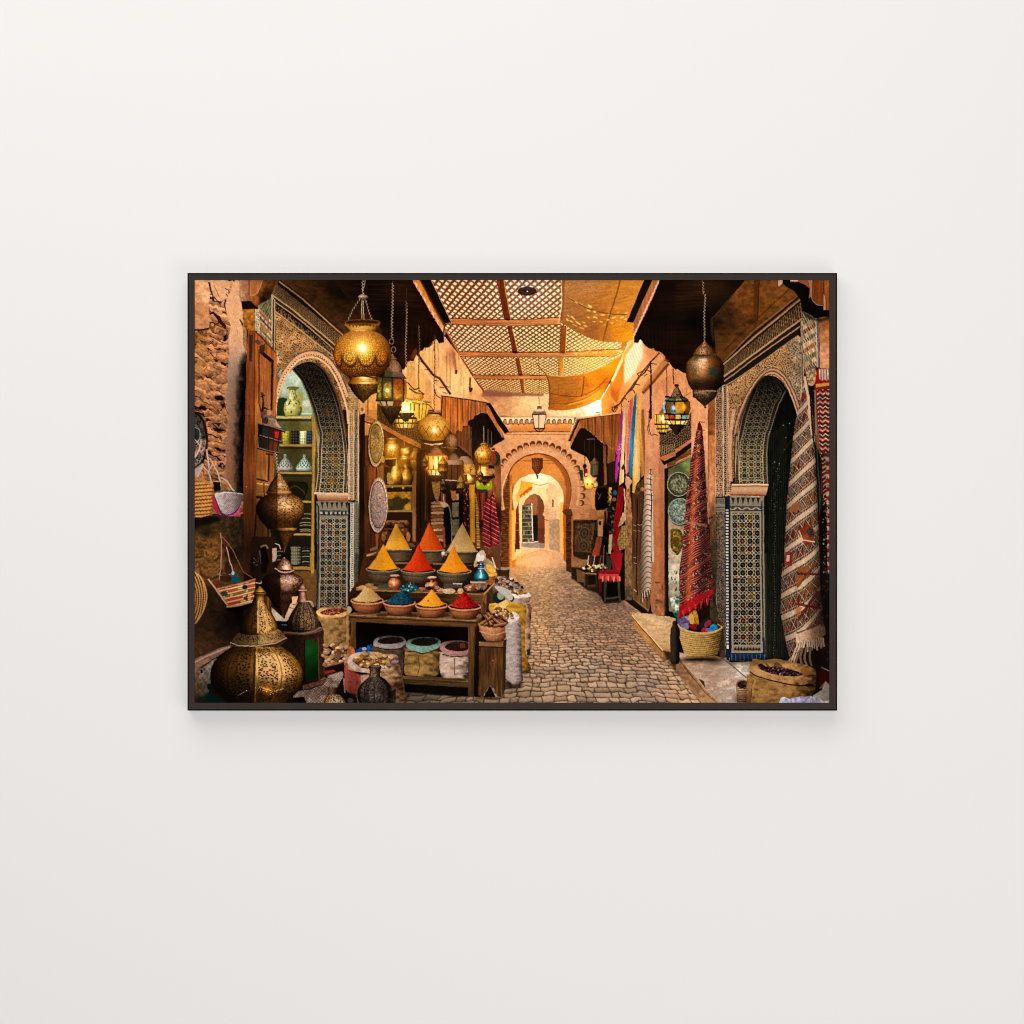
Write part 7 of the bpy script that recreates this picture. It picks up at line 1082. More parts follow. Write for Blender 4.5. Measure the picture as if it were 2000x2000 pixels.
fill('B1 335,1010 400,1020 400,1150 440,1230 480,1255 665,1265 655,1120 600,1190 400,1240 335,1160', '#a02c34'); fill('B1 480,1230 600,1200 660,1130 668,1262 500,1258', grain('#c8506a', .4, 3)); line('B1 355,968 520,960 690,998', 2.4, '#2a5a44', smooth=True); line('B1 360,1010 390,1100 440,1230 540,1240 620,1190 680,1060', 2.6, '#2a2a70', smooth=True)
def mesh_(X, Y):
    a = X*.9; b = Y*.9; h = (np.sin(a*1.75)*np.sin(b*1.75) > .25) & (X > 438-(Y-965)*.05); c = ramp([(0, '#c4b2b4'), (.6, '#b09e9e'), (1, '#5f5250')], (X-420)/55)*(.85+.25*vn(X/4, Y/3, 4))[..., None]; return np.where(h[..., None], C('#4a3e4a'), c)
fill('B1 365,1000 480,985 600,985 680,1010 682,1060 660,1120 610,1190 540,1235 470,1225 420,1160 385,1080', mesh_, smooth=True); line('B1 365,995 480,980 600,985 690,1000', 1.4, '#d8c8c8', smooth=True)
# straw basket with stripes, its straps
for q, w, c in [('B1 430,1460 440,1600 430,1932 C1 430,200 400,380', 3.2, '#b07a6a'), ('B1 500,1620 540,1800 C1 560,150 580,240', 3.4, '#c08a84'), ('B1 450,1500 560,1640 640,1800 C1 700,220 800,290', 3, '#8a5444'), ('C1 390,250 470,270 560,250', 2, '#a08a98')]: line(q, w, '#1d0f0a', smooth=True, alpha=.8); line(q, w*.7, c, smooth=True)
fill('C1 370,400 400,300 415,320 400,430', '#7a1c20'); fill('C1 560,220 590,220 620,280 680,335 550,360', '#0e4a58', smooth=False); ez('C1', 575, 240, 18, 24, '#a0b8b0'); ez('C1', 490, 300, 70, 50, '#2a180c', alpha=.7)
def stripy(X, Y):
    t = (Y+.24*X); k = np.floor(t/4.3); f = t/4.3-k; pal = np.array([C(c) for c in ['#c9a06a', '#b5382a', '#c29664', '#a83226', '#d0a874', '#b0482e', '#bf9460', '#7a5a34']]); c = pal[(k.astype(int)) % 8]; wv = hs(np.floor(X/5), k, 3); c = np.where(((wv > .72))[..., None], C('#c09a66'), c); return c*(.55+.6*np.sin(f*math.pi))[..., None]
fill('C1 385,430 560,390 720,350 840,310 835,420 820,540 790,590 640,620 500,640 490,590 440,520', stripy); ez('C1', 715, 405, 32, 28, '#0f2418'); fill('C1 420,470 500,450 520,500 450,520', '#20301c', alpha=.8); fill('C1 700,520 750,510 740,560 705,555', '#1d2a1a', alpha=.8)
line('C1 385,425 560,385 720,345 842,305', 2.8, '#a87c54', smooth=True); line('C1 280,310 380,440 500,610', 5, '#3a2010'); line('C1 280,305 380,435 500,605', 3.4, '#c09a74'); line('C1 500,640 640,620 800,580', 3, '#b89068')
fill('C1 500,660 640,640 800,600 760,660 620,700 520,690', '#0a0705', blur=1.5, alpha=.8)
# round tray of coiled straw
fill(spl(P('C1 110,220 180,270 240,380 265,520 240,650 180,770 110,850'), False)+P('C1 100,850 100,220'), lambda X, Y: ramp([(0, '#2a1408'), (.5, '#a8743c'), (1, '#d8a868')], .5+.42*np.sin(np.hypot(X-352, (Y-1168)*.62)*1.35)+.2*np.sin(np.arctan2(Y-1168, X-352)*60)*.6)); line(spl(P('C1 110,222 180,272 240,382 265,520 240,650 180,770 110,848'), False), 2.6, '#c9a070')
# hanging lantern with red glass
line('A1 915,1430 930,1550 915,1700', 4, '#1d120c', smooth=True); line('A1 915,1440 935,1460 920,1560', 2.6, '#5a3c28', smooth=True); line('A1 950,1460 900,1480', 2, '#2a180e'); line('A1 880,1570 900,1620 B1 920,100', 2, '#3a2418')
fill('A1 900,1660 960,1640 1040,1700 1020,1720 930,1740 900,1720', '#6a3c24'); ez('A1', 1000, 1680, 26, 40, '#c09478', alpha=.7); fill('A1 930,1690 1080,1710 1100,1790 1150,1840 930,1810', grain('#6a5448', .4, 3)); fill('B1 930,100 1070,100 1085,160 1145,215 930,190', grain('#8a6c5c', .4, 3)); ez('B1', 960, 130, 34, 40, '#3a2c26'); fill('B1 1075,110 1100,160 1150,215 1110,215 1080,180', '#c09478')
fill('B1 870,170 930,180 1190,260 1150,270 1140,380 1160,390 1110,400 1100,480 1090,500 880,460 870,300', idw([('B1 900,250', '#14100e'), ('B1 1000,300', '#3a1c12'), ('B1 950,400', '#1c1f1a'), ('B1 1100,300', '#5a1c14'), ('B1 1040,430', '#5a3018')], 3)); fill('B1 1070,260 1120,260 1115,340 1070,330', grain('#b02a20', .4, 2)); fill('B1 1045,390 1100,400 1090,490 1050,480', '#6a3418'); fill('B1 930,210 1000,230 990,320 930,310', '#1d2c24')
for q in ('B1 870,165 930,185 1060,215 1195,265', 'B1 890,310 1000,340 1160,390', 'B1 860,450 1000,490 1130,520'): line(q, 4.2, '#1d1410', smooth=True); line([(a, b-1) for a, b in P(q)], 1.8, '#8a6c60', smooth=True)
for q in ('B1 915,60 930,180 905,450', 'B1 1000,230 990,480', 'B1 1060,240 1045,490', 'B1 1125,260 1100,500'): line(q, 1.6, '#241812')
fill('B1 960,510 1050,525 1050,545 960,530', '#3a1c10')
# the hanging brass teardrop
BRZ = [(0, '#0a0503'), (.3, '#201106'), (.58, '#4a2b10'), (.82, '#7f5224'), (1, '#bf8c50')]
chain('B1 1080,520 1090,620 1105,740', 3.8, '#c0a890')
def split(x, d=.76, wd=1.2):
    return lambda th, Y, X: np.where(X < x, d, 1.06)*np.where(np.abs(X-x) < wd, .8, 1)
xS = 360+1095/ZS
LZ('B1', 1115, '740,8 760,18 800,50 850,84 900,112 950,132 985,148 1000,145', BRZ, lx=.25, ly=-.3, sh=split(xS), pat=filigree(8, 1.4, '#1a0f08', .65), smooth=False); ez('B1', 1130, 895, 26, 36, '#d8c8b8', alpha=.6, blur=1.4); LZ('B1', 1118, '965,140 975,152 990,150 1000,144', BRZ, lx=.25, amb=.4, sh=split(xS), smooth=False)
def engr(k, f, lo=.5, amt=.6):
    p = filigree(k, f, '#1a0e06', lo, amt=amt)
    def g(th, Y, X, col):
        c = p(th, Y, X, col); d = np.abs(np.sin((th*9+Y*.30))*np.sin((th*9-Y*.30))) < .10; return np.where(d[..., None], c*.62, c)
    return g
LZ('B1', 1135, '1000,140 1020,190 1060,245 1120,278 1180,286 1240,275 1300,242 1350,200 1390,165 1410,150', BRZ, lx=.35, ly=-.35, amb=.12, spec=.25, sh=split(xS), pat=engr(9, 1.3)); ez('B1', 1170, 1060, 50, 50, '#e0d4cc', alpha=.35, blur=4)
LZ('B1', 1200, '1395,130 1410,132 1430,128', BRZ, lx=.3, amb=.3, smooth=False); LZ('B1', 1180, '1425,150 1450,130 1500,100 1560,60 1620,24 1660,10 1700,6', BRZ, lx=.35, amb=.1, pat=filigree(10, 1.3, '#140a05', .5)); fill('B1 1005,1440 1090,1400 1130,1440 1150,1560 1090,1540', '#15100a', alpha=.8, blur=1)
fill('B1 1150,1690 1220,1690 1240,1740 1180,1770 1140,1730', '#0e0a08'); ez('B1', 1180, 1690, 16, 14, '#2a1c14')
# copper lantern lower down
COP = [(0, '#080403'), (.4, '#1d0e08'), (.65, '#42261a'), (.88, '#764c36'), (1, '#c09880')]
LZ('C1', 1180, '50,10 70,24 100,64 140,92 180,106 200,112', COP, lx=.3, ly=-.35, spec=.3, rough=.16); line('C1 1070,180 1130,222 1220,232 1298,205', 3.2, '#c0a090', smooth=True); line('C1 1070,190 1130,234 1220,244 1298,216', 2.0, '#2a1812', smooth=True)
x2 = 360+1135/ZS
LZ('C1', 1160, '240,130 260,190 300,232 350,245 400,238 450,215 500,180 550,150 600,110 650,76 700,40 740,16 785,6', COP, lx=.35, ly=-.35, amb=.10, spec=.25, sh=lambda th, Y, X: np.where(X < x2, .6, 1.05), pat=engr(9, 1.3, .45, .7)); fill('C1 1150,280 1270,275 1280,380 1240,440 1150,430', grain('#d0a898', .4, 2), alpha=.4, smooth=True, blur=1.5)
# green-glass lantern
fill('C1 1030,640 1180,780 1250,600 1400,520 1360,500 1345,640 1300,720 1200,810 1080,800 1030,700', idw([('C1 1080,640', '#a08c78'), ('C1 1250,680', '#c8a888'), ('C1 1100,750', '#c0b098'), ('C1 1180,790', '#b8a890')], 3)); fill('C1 1270,520 1350,510 1340,600 1270,610', '#d8ac80'); line('C1 1280,610 1345,600', 2, '#8a4a30'); line('C1 1225,640 1300,660 1280,720', 1.6, '#5a4434'); fill('C1 1080,800 1220,810 1215,860 1120,880', '#0a1418'); line('C1 1150,848 1215,848', 1.6, '#7a9098')
LZ('C1', 1395, '365,8 400,40 440,56 455,40 470,46 500,50 560,64 590,70', COP, lx=.2, smooth=False); line('C1 1350,440 1450,440', 2.4, '#c09a84'); line('C1 1440,570 1500,580 1520,640', 2.4, '#c0a890', smooth=True); ez('C1', 1490, 610, 34, 30, '#a08464'); 
GRL = [(0, '#090605'), (.45, '#1d130e'), (.75, '#42301f'), (1, '#86694c')]
LZ('C1', 1410, '580,60 600,76 650,110 700,145 760,176 820,192 880,186 910,180', GRL, lx=.25, ly=-.3, fac=6, pat=filigree(10, 1.4, '#140c0a', .6), smooth=False, rough=.14)
fill('C1 1160,925 1400,935 1540,905 1590,870 1672,885 1620,930 1540,950 1400,968 1200,960', grain('#5f4638', .35, 3)); line('C1 1165,935 1400,950 1545,920 1600,880 1665,890', 1.6, '#8a6c5a')
fill('C1 1190,965 1400,970 1540,950 1665,900 1660,1450 1580,1520 1400,1560 1240,1620 1290,1100', grain(idw([('C1 1300,1050', '#1a0f0a'), ('C1 1450,1000', '#2c1a10'), ('C1 1620,1100', '#3f2418'), ('C1 1620,1400', '#341c12'), ('C1 1400,1450', '#1a1008')]), .5, 3)); fill('C1 1430,1030 1520,1020 1575,1100 1580,1480 1425,1510', idw([('C1 1470,1060', '#123c14'), ('C1 1500,1250', '#0a3410'), ('C1 1450,1350', '#08280c'), ('C1 1550,1400', '#051c08'), ('C1 1460,1150', '#164a18')]), smooth=False); line('C1 1420,1020 1422,1520', 2.6, '#160c0a'); line('C1 1582,1000 1590,1500', 2.0, '#5a3a2a'); line('C1 1658,900 1652,1450', 2, '#4a3022')
fill('C1 1395,1560 1560,1520 1650,1460 1690,1490 1640,1560 1500,1600 1400,1620', grain('#6a4a3c', .7, 2.4)); line('C1 1300,1640 1500,1600 1640,1560', 2.4, '#1d120e')
# burlap sack of berries and mushrooms
sack('C1', '1560,720 1620,680 1932,700 1932,1100 1670,1080 1640,900', ('#2a1c0c', '#8f6c40', '#b8935c'), '1555,700 1610,650 1700,635 1850,630 1932,650 1932,720 1850,760 1700,770 1610,760', '#b8925c', '1600,710 1680,670 1800,655 1920,670 1850,710 1720,735', '#6a2e20', 3); sack('C2', '-20,720 10,700 20,1100 -20,1100', ('#2a1c0c', '#8f6c40', '#b8935c'), None, None, None, None, 3)
blobs('C1 1610,705 1700,670 1830,655 1910,670 1840,710 1720,730', 80, 1.2, 2.2, ['#8a3a28', '#b05a40', '#5a2018', '#c88a6a', '#3a140e'], 4); fill('C2 -10,640 30,640 45,680 0,730', '#a89a78', smooth=True)
blobs('C1 1660,1090 1760,1070 1880,1090 1932,1180 1932,1300 1800,1330 1660,1330', 70, 3.2, 7.0, ['#b08860', '#c09870', '#8f6846', '#caa880', '#7a5034'], 5, .7); fill('C2 0,1110 60,1120 90,1200 40,1280 0,1240', grain('#a06438', .4, 3), smooth=True); line('C1 1660,1345 1800,1310 1932,1270', 4, '#8a5a48'); line('C1 1660,1360 1800,1326 1932,1285', 3, '#1d120c'); fill('C1 1660,1370 1932,1300 1932,1400 1860,1420 1660,1420', '#1a0e0a'); fill('C1 1660,1390 1760,1380 1790,1400 1660,1430', '#8a2c24')
def knit(X, Y):
    h = np.sin((X+Y*.4)*1.5)*np.sin((Y-X*.4)*1.7) > .1; return np.where(h[..., None], C('#d0b8a8'), C('#5f4a40'))*(.7+.5*vn(X/6, Y/6, 4))[..., None]
fill('C1 1200,1690 1290,1640 1480,1610 1640,1560 1700,1450 1870,1400 1880,1450 1820,1560 1760,1700 1700,1768 1440,1768 1420,1720', knit); fill('C1 1170,1710 1420,1700 1425,1760 1170,1768', '#0c0806'); fill('C1 1680,1440 1870,1390 1840,1490 1700,1480', '#b09a90', alpha=.4); ez('C1', 1770, 1565, 40, 26, '#a89488')
fill('C1 1870,1460 1932,1420 1932,1768 1880,1768', '#15100e'); line('C1 1880,1480 1895,1650', 2.6, '#8a8088')
# big tan sack with ginger
sack('C2', '-40,1260 100,1220 560,1300 620,1400 660,1560 690,1768 540,1768 520,1600 420,1480 250,1420 0,1380', ('#3a2416', '#a5825f', '#d0ae88'), None, None, None, None, 12); fill('C2 -10,1370 70,1400 140,1440 150,1560 110,1680 -10,1640', grain('#a84a40', .35, 4), blur=1); fill('C2 140,1440 250,1430 240,1540 160,1620', grain('#b08478', .3, 4), blur=1); fill('C1 1890,1320 1932,1300 1932,1640 1890,1600', '#9a4a42')
fill('C2 0,1380 110,1400 160,1600 110,1720 0,1690', '#1d100c', alpha=.35, blur=3)
sack('C2', '-10,1290 20,1220 100,1180 220,1165 350,1170 450,1200 560,1200 595,1250 580,1310 500,1360 400,1390 300,1400 200,1410 90,1390 20,1340', ('#5a4038', '#bfa398', '#e0ccc0'), None, None, None, None, 13, .3); fill('C2 70,1265 150,1205 280,1180 410,1195 515,1230 480,1300 390,1345 250,1348 130,1325', '#6a4428', smooth=True)
blobs('C2 90,1260 190,1195 320,1185 440,1210 500,1250 440,1320 280,1340 140,1318', 80, 4.2, 8.0, ['#c09860', '#a07444', '#c8a070', '#8f6438', '#d0ac7c'], 15, .5); line('C2 600,1320 640,1480 670,1700', 2.4, '#7a5838', smooth=True, alpha=.8)
for k in range(6): line('C2 %d,%d %d,%d' % (470+k*12, 1430+k*52, 640+k*8, 1390+k*60), 2.2, '#7a5638', alpha=.55, blur=.6)
# black lantern in front, little brass one
LZ('C2', 318, '1330,72 1345,74 1380,66 1450,62 1475,70', DKM, smooth=False, pat=filigree(7, 1.5, '#070504', .5)); ez('C2', 318, 1342, 72, 20, '#2a201a'); ez('C2', 318, 1340, 54, 12, '#6a5a50'); LZ('C2', 308, '1465,62 1500,105 1550,155 1600,188 1660,200 1720,196 1770,180 1790,176', [(0, '#080605'), (.45, '#1d1714'), (.78, '#453b36'), (1, '#958880')], lx=.05, ly=-.3, fac=5, pat=filigree(14, 1.2, '#080605', .45), smooth=True, rough=.14)
line('C2 420,1768 560,1680', 2.6, '#8a6a48'); fill('C2 500,1640 560,1600 560,1768 430,1768', '#15100c', alpha=.7); fill('C2 0,1640 100,1700 110,1768 0,1768', '#15100c'); ez('C2', 30, 1740, 34, 30, '#4a4440')
LZ('C1', 1755, '1585,60 1600,62 1660,52 1690,60', DKM, smooth=False, amb=.1); LZ('C1', 1770, '1670,60 1700,95 1740,120 1790,140', [(0, '#1a1008'), (.4, '#6a4420'), (.7, '#b08040'), (1, '#f4e0b8')], fac=5, pat=filigree(9, 1.8, '#120a06', .35), lx=.2)
# the great floor lantern
BIG = [(0, '#080402'), (.3, '#1d1006'), (.55, '#3f270d'), (.8, '#74501e'), (.94, '#a57838'), (1, '#d0a264')]
xB = 360+862/ZS
LZ('C1', 892, '395,10 410,26 440,54 470,80 485,82 500,62 520,54 550,52 565,58', BIG, lx=.2, ly=-.3, smooth=False); line('C1 812,470 975,468', 2, '#3a2410')
def rib(n):
    p = filigree(13, 1.55, '#140c05', .5, amt=.85)
    def g(th, Y, X, col):
        a = (th+.06)/math.pi*n; e = np.abs(a-np.floor(a)-.5); m = e < .36; c = p(th, Y, X, col)
        return np.where(m[..., None], c, col*np.where(e > .47, .7, 1.12)[..., None])
    return g
LZ('C1', 880, '560,58 600,76 650,108 700,140 750,174 800,202 850,220 900,226 940,220 955,216', BIG, lx=.30, ly=-.25, amb=.12, sh=lambda th, Y, X: np.where(X < xB, .78, 1.08), pat=rib(6), rough=.1); line('C1 868,570 864,950', 1.6, '#e8c888', alpha=.8)
fill('C1 640,945 760,970 900,965 1020,930 1105,900 1180,950 1200,1000 1080,1050 860,1090 640,1080 560,1050 600,980', grain(hgrad(455, 560, '#4a3a20', '#5f4a28', '#8a6c40', '#a8814c', '#6a4a28'), .25, 4)); 
for k in range(150):
    x = rng.uniform(600, 1170); y = 1010+rng.uniform(-42, 40)-(x-860)**2*.0002-(x > 900)*(x-900)*.12
    ez('C1', x, y, 6, 5, '#1a0f06', alpha=.8)
fill('C1 862,965 870,965 868,1085 858,1085', '#1a0f06', alpha=.6); fill('C1 870,970 960,960 1000,1050 870,1080', '#e0c898', alpha=.25, blur=2)
fill('C1 540,1060 640,1095 860,1100 1080,1065 1215,1005 1200,1050 1080,1130 860,1165 640,1155 560,1120', grain('#3a2814', .4, 3)); line('C1 540,1060 640,1098 860,1103 1080,1066 1215,1005', 3.4, '#b09478'); line('C1 545,1068 640,1108 860,1113 1080,1076 1212,1015', 1.6, '#1d120a')
LZ('C1', 856, '1110,300 1140,340 1190,420 1250,475 1320,520 1400,546 1480,548 1560,525 1640,480 1700,420 1768,350 1800,320', BIG, lx=.32, ly=-.30, amb=.10, sh=lambda th, Y, X: np.where(X < xB-3, .80, 1.10), pat=rib(5), rough=.12)
line('C1 850,1165 838,1400 832,1768', 3.4, '#d0ac6c', alpha=.55); line('C1 838,1200 826,1500 826,1768', 2.4, '#1a1008', alpha=.7); fill('C1 870,1180 1080,1160 1160,1300 1100,1320 880,1330', '#ecd8a8', alpha=.22, blur=5)
ez('C1', 700, 1620, 420, 180, '#050302', alpha=.3, blur=12); gz('C1', 985, 1610, 60, '#e08020', .55)
for k in range(46): x = 980+rng.normal(0, 60); y = 1615+rng.normal(0, 26); ez('C1', x, y, rng.uniform(3, 8), rng.uniform(3, 6), ['#ffb040', '#f0902a', '#ffe0a0'][k % 3], alpha=.85)
for k in range(60): x = rng.uniform(450, 1330); y = rng.uniform(1480, 1740); ez('C1', x, y, 3, 3, '#c09a60', alpha=.5)
for k in range(9): ez('C1', 640+k*12, 1680-k*7, 4, 4, '#d8c8a0')
for k in range(7): ez('C1', 1070+k*16, 1630-k*5, 6, 6, '#f0d8a0', alpha=.9)
# ---- right foreground ------------------------------------------------------------------------------------------
fill('B4 1400,0 1820,0 1820,1932 C4 1820,1780 1600,1780 1640,1300 1270,700', '#0e0b08', alpha=.0)
fill('A4 1640,1170 1700,1140 1820,1150 1820,1932 B4 1820,1932 C4 1820,1500 1700,1400 1650,700 B4 1640,600', idw([('A4 1700,1300', '#7a1a1c'), ('B4 1680,600', '#15120f'), ('B4 1780,400', '#8a4a34'), ('C4 1760,300', '#1a130f'), ('C4 1780,1000', '#1d1611'), ('B4 1690,1500', '#0e0b09')], 3))
def zig(X, Y):
    t = Y-3.2*np.abs(((X+2)/5.4) % 2-1)*1.35; k = np.floor(t/3.0); pal = np.array([C(c) for c in ['#b8a088', '#1f1614', '#a8301f', '#c0a890', '#7a1a18', '#2a1c18']]); return pal[(k.astype(int)) % 6]*(.7+.45*vn(X/2.5, Y/2.5, 4))[..., None]
fill('A4 1640,1200 1700,1170 1820,1160 1820,1300 1660,1420', grain('#8f1418', .3, 3)); fill('A4 1650,1330 1820,1310 1820,1345 1655,1370', '#b88a40'); fill('A4 1660,1400 1820,1390 1820,1932 1690,1932', zig)
for k in range(8): fill('A4 %d,1150 %d,1150 %d,%d %d,%d' % (1690+k*16, 1704+k*16, 1706+k*16, 1270+(k % 3)*12, 1694+k*16, 1280+(k % 2)*14), '#d0bca8' if k % 2 == 0 else '#8f7c6c')
fill('B4 1685,0 1820,0 1820,520 1740,500 1700,560', zig); fill('B4 1700,0 1690,0 1710,600 1730,1000 1720,1000', '#7a1a18'); fill('B4 1720,560 1770,540 1780,1100 1740,1050', lambda X, Y: zig(X, Y)*.8); fill('B4 1765,560 1820,560 1820,1932 1790,1932 1780,1100', lambda X, Y: np.where(((Y/8.5) % 2 < 1)[..., None], C('#9a2a20'), C('#c0a48c'))*(.5+.5*vn(X/3, Y/3, 4))[..., None])
for k in range(90): x = rng.uniform(1735, 1815); y = rng.uniform(1000, 1932); ez('B4', x, y, 6, 8, ['#b8a48c', '#8a2a20', '#5a4434', '#d0bca0', '#1d1410'][k % 5], alpha=.6)
for k in range(60): x = rng.uniform(1730, 1812); y = rng.uniform(0, 1300); ez('C4', x, y, 5, 9, ['#a08c74', '#6a2a20', '#4a3a2c', '#1d1410'][k % 4], alpha=.5)
line('B4 1650,300 1670,600 1700,1000 1690,1300', 2.4, '#1f4a3c', smooth=True, alpha=.8); fill('C4 1690,1400 1820,1380 1820,1560 1760,1620 1690,1600', '#3a0e0e'); line('C4 1720,1350 1820,1400', 2, '#a08c80')
fill('C4 1620,1680 1720,1620 1770,1510 1820,1570 1820,1780 1640,1780', grain('#a5a29a', .2, 6, 4)); fill('C4 1690,1600 1770,1510 1740,1590', '#c0bcb4', alpha=.5)
def berber(X, Y):
    u = (X-1530); t = Y+u*.55+u*u*.004+4*np.sin(u*.07+Y*.012); P_ = 43.0; k = np.floor(t/P_); f = t/P_-k
    xs_ = [730, 800, 900, 1000, 1100, 1200, 1290]; sh = np.clip((X-np.interp(Y, xs_, [1560, 1553, 1543, 1536, 1530, 1525, 1545]))/np.interp(Y, xs_, [30, 40, 52, 62, 70, 80, 72]), 0, 1)
    base = ramp([(0, '#8a7260'), (.25, '#b89c82'), (.55, '#cdb094'), (.85, '#b0947a'), (1, '#5f4a3c')], sh)*(.88+.24*fbm(X/1.6, Y/1.6, 2, 3))[..., None]; L_ = np.clip(base.mean(-1)/165, .35, 1.15)[..., None]
    g = (f-.64)/.30; w = u/12.0+.35*k; tri = np.abs(w-np.floor(w)-.5)*2; kw = np.floor(w); band = f > .25
    spk = np.where(((np.sin(X*2.6+Y)*np.sin(Y*2.4-X)) > 0)[..., None], C('#2a2422'), C('#a8947e'))
    pc = np.array([C(c) for c in ['#7f3c20', '#5f241a', '#8f5426', '#6a3020', '#463a34']]); ci = (hs(kw, k, 7)*5).astype(int) % 5
    m = np.where((np.abs(g) < tri)[..., None], np.where((hs(kw, k, 9) > .45)[..., None], spk, pc[ci]), np.where((g > 0)[..., None], pc[(ci+2) % 5], spk*.8))
    m = np.where((np.abs(np.abs(g)-tri) < .13)[..., None], C('#a88e74'), np.where((np.abs(np.abs(g)-tri) < .26)[..., None], C('#4a1a14'), m))
    ee = np.minimum(f-.25, 1.0-f); m = np.where((ee < .09)[..., None], np.where((np.sin(u*1.9+k) > 0)[..., None], C('#2a2220'), C('#8a7460')), m); m = np.where(((ee > .09) & (ee < .12))[..., None], C('#b89c80'), m)
    m = m*(.72+.45*hs(np.floor(X*1.1), np.floor(Y*1.1), 2))[..., None]
    return np.where(band[..., None], m*L_, base)
fill('A4 1530,1230 1560,1240 1600,1500 1640,1932 B4 1650,600 1670,1100 1700,1700 C4 1715,300 1730,700 1750,850 1770,960 1700,1010 1560,1060 1480,1100 1440,1180 1360,1300 1320,1150 1280,950 1235,700 1242,400 1255,100 B4 1270,1932 1290,1500 1310,1100 1340,800 1370,450 1410,130 1415,50 A4 1410,1800 1440,1640 1480,1480 1500,1380', berber)
fill('A4 1480,1500 1540,1400 1590,1600 1640,1932 1410,1932 1420,1780', '#2a1a16', alpha=.12)
fill('C4 1420,180 1440,120 1430,700 1420,900 1400,700', '#6a5040', alpha=.4, blur=1.5); fill('C4 1420,940 1700,850 1760,880 1770,960 1700,1010 1560,1060 1480,1100 1420,1080', grain(hgrad(1555, 1612, '#c9ab90', '#b59878', '#7a6450'), .2, 3)); line('C4 1425,950 1560,900 1720,840', 3, '#2a1f1c'); line('C4 1430,952 1560,902 1716,843', 1.2, '#b89c84', alpha=.8)
for x0, y0, x1, y1, x2, y2, x3, y3, c in [(1430, 590, 1730, 640, 1725, 670, 1430, 620, '#5a1e18'), (1660, 440, 1690, 460, 1460, 800, 1430, 790, '#5a1e18'), (1430, 230, 1700, 240, 1700, 265, 1430, 260, '#4a1c18'), (1640, 120, 1665, 130, 1440, 420, 1425, 390, '#6a3018'), (1290, 870, 1360, 900, 1340, 930, 1290, 900, '#8a3a20')]: fill('C4 %d,%d %d,%d %d,%d %d,%d' % (x0, y0, x1, y1, x2, y2, x3, y3), c, alpha=.85)
fill('C4 1430,270 1530,270 1440,400', '#8f5222', alpha=.8); fill('C4 1440,190 1600,120 1530,230 1440,230', '#8a4c20', alpha=.8); fill('C4 1420,640 1500,640 1430,780', '#a8602a', alpha=.8); fill('B4 1440,1430 1560,1350 1650,1430 1600,1600 1520,1600', grain('#7a3018', .3, 3), alpha=.85); fill('B4 1540,1430 1600,1370 1650,1500 1570,1500', grain('#3a302c', .8, 2), alpha=.9); line('B4 1450,1430 1500,1540 1640,1560', 2.6, '#c9ae92'); line('B4 1440,1480 1500,1590', 2, '#c9ae92'); fill('B4 1290,1680 1390,1680 1370,1850 1280,1830', grain('#7a2c20', .4, 3), alpha=.85); fill('B4 1310,1720 1350,1720 1340,1790 1300,1790', '#b8a28c'); fill('B4 1380,1110 1470,1100 1430,1220 1330,1200', '#94562c', alpha=.8)
line('A4 1525,1240 1570,1500 1615,1932', 7.5, '#4a3a2c'); line('A4 1520,1240 1565,1500 1608,1932', 5.2, '#c9a888'); line('B4 1550,0 1600,200 1640,400', 3.0, '#b89a7c'); line('A4 1580,1350 1620,1932 B4 1650,500 1690,1300 C4 1720,500', 3.2, '#17110e', smooth=True); fill('A4 1540,1190 1650,1150 1640,1320 1580,1350 1550,1260', grain('#a5845f', .6, 3), smooth=True); line('A4 1640,1400 1660,1932', 3, '#77787a', alpha=.8)
fill('A4 1490,1450 1530,1430 1530,1500 1480,1530', '#7a2018', alpha=.9)
for k in range(12):
    x = 1440+k*27; y = 1080-k*7+(k % 3)*8; q = 'C4 %d,%d %d,%d %d,%d' % (x, y-20, x+6-(k < 4)*20, y+50, x+(k % 3)*8-4-(k < 4)*40, y+110-(k % 2)*20); line(q, 4.6, '#17110d', smooth=True); line(q, 3.6, '#bfa389', smooth=True)
for q in ('C4 1420,1120 1390,1200 1350,1260 1300,1310', 'C4 1400,1180 1370,1260 1340,1340', 'C4 1440,1180 1400,1270 1440,1370', 'C4 1470,1150 1430,1250 1400,1340', 'C4 1500,1120 1470,1230 1490,1330', 'C4 1540,1110 1520,1240 1550,1340', 'C4 1590,1110 1580,1240 1600,1330'): line(q, 5.4, '#241a12', smooth=True); line(q, 3.8, '#c0a084' if q < 'C4 147' else '#6a5a40', smooth=True)
# burlap sack on the step
fill('C4 880,1300 1660,1440 1620,1660 1240,1768 830,1768', '#17100a', alpha=.4, blur=3)
sack('C4', '880,1400 900,1440 1100,1500 1400,1560 1630,1540 1650,1600 1600,1680 1500,1720 1400,1768 835,1768 845,1600', ('#241708', '#8a6436', '#b8905a'), None, None, None, None, 21, .3); line('C4 905,1480 940,1500 910,1600 890,1768', 3, '#a8804c', smooth=True); line('C4 900,1600 880,1768', 1.4, '#4a3014')
sack('C4', '870,1350 900,1280 920,1250 1040,1265 1180,1250 1300,1270 1420,1300 1560,1330 1640,1370 1660,1460 1640,1530 1540,1570 1400,1560 1200,1530 1020,1490 900,1440', ('#3a240e', '#a87e4c', '#d0a872'), None, None, None, None, 22, .3); fill('C4 970,1330 1010,1310 1080,1345 1200,1340 1330,1370 1440,1400 1500,1440 1380,1455 1200,1440 1060,1400', '#241418', smooth=True)
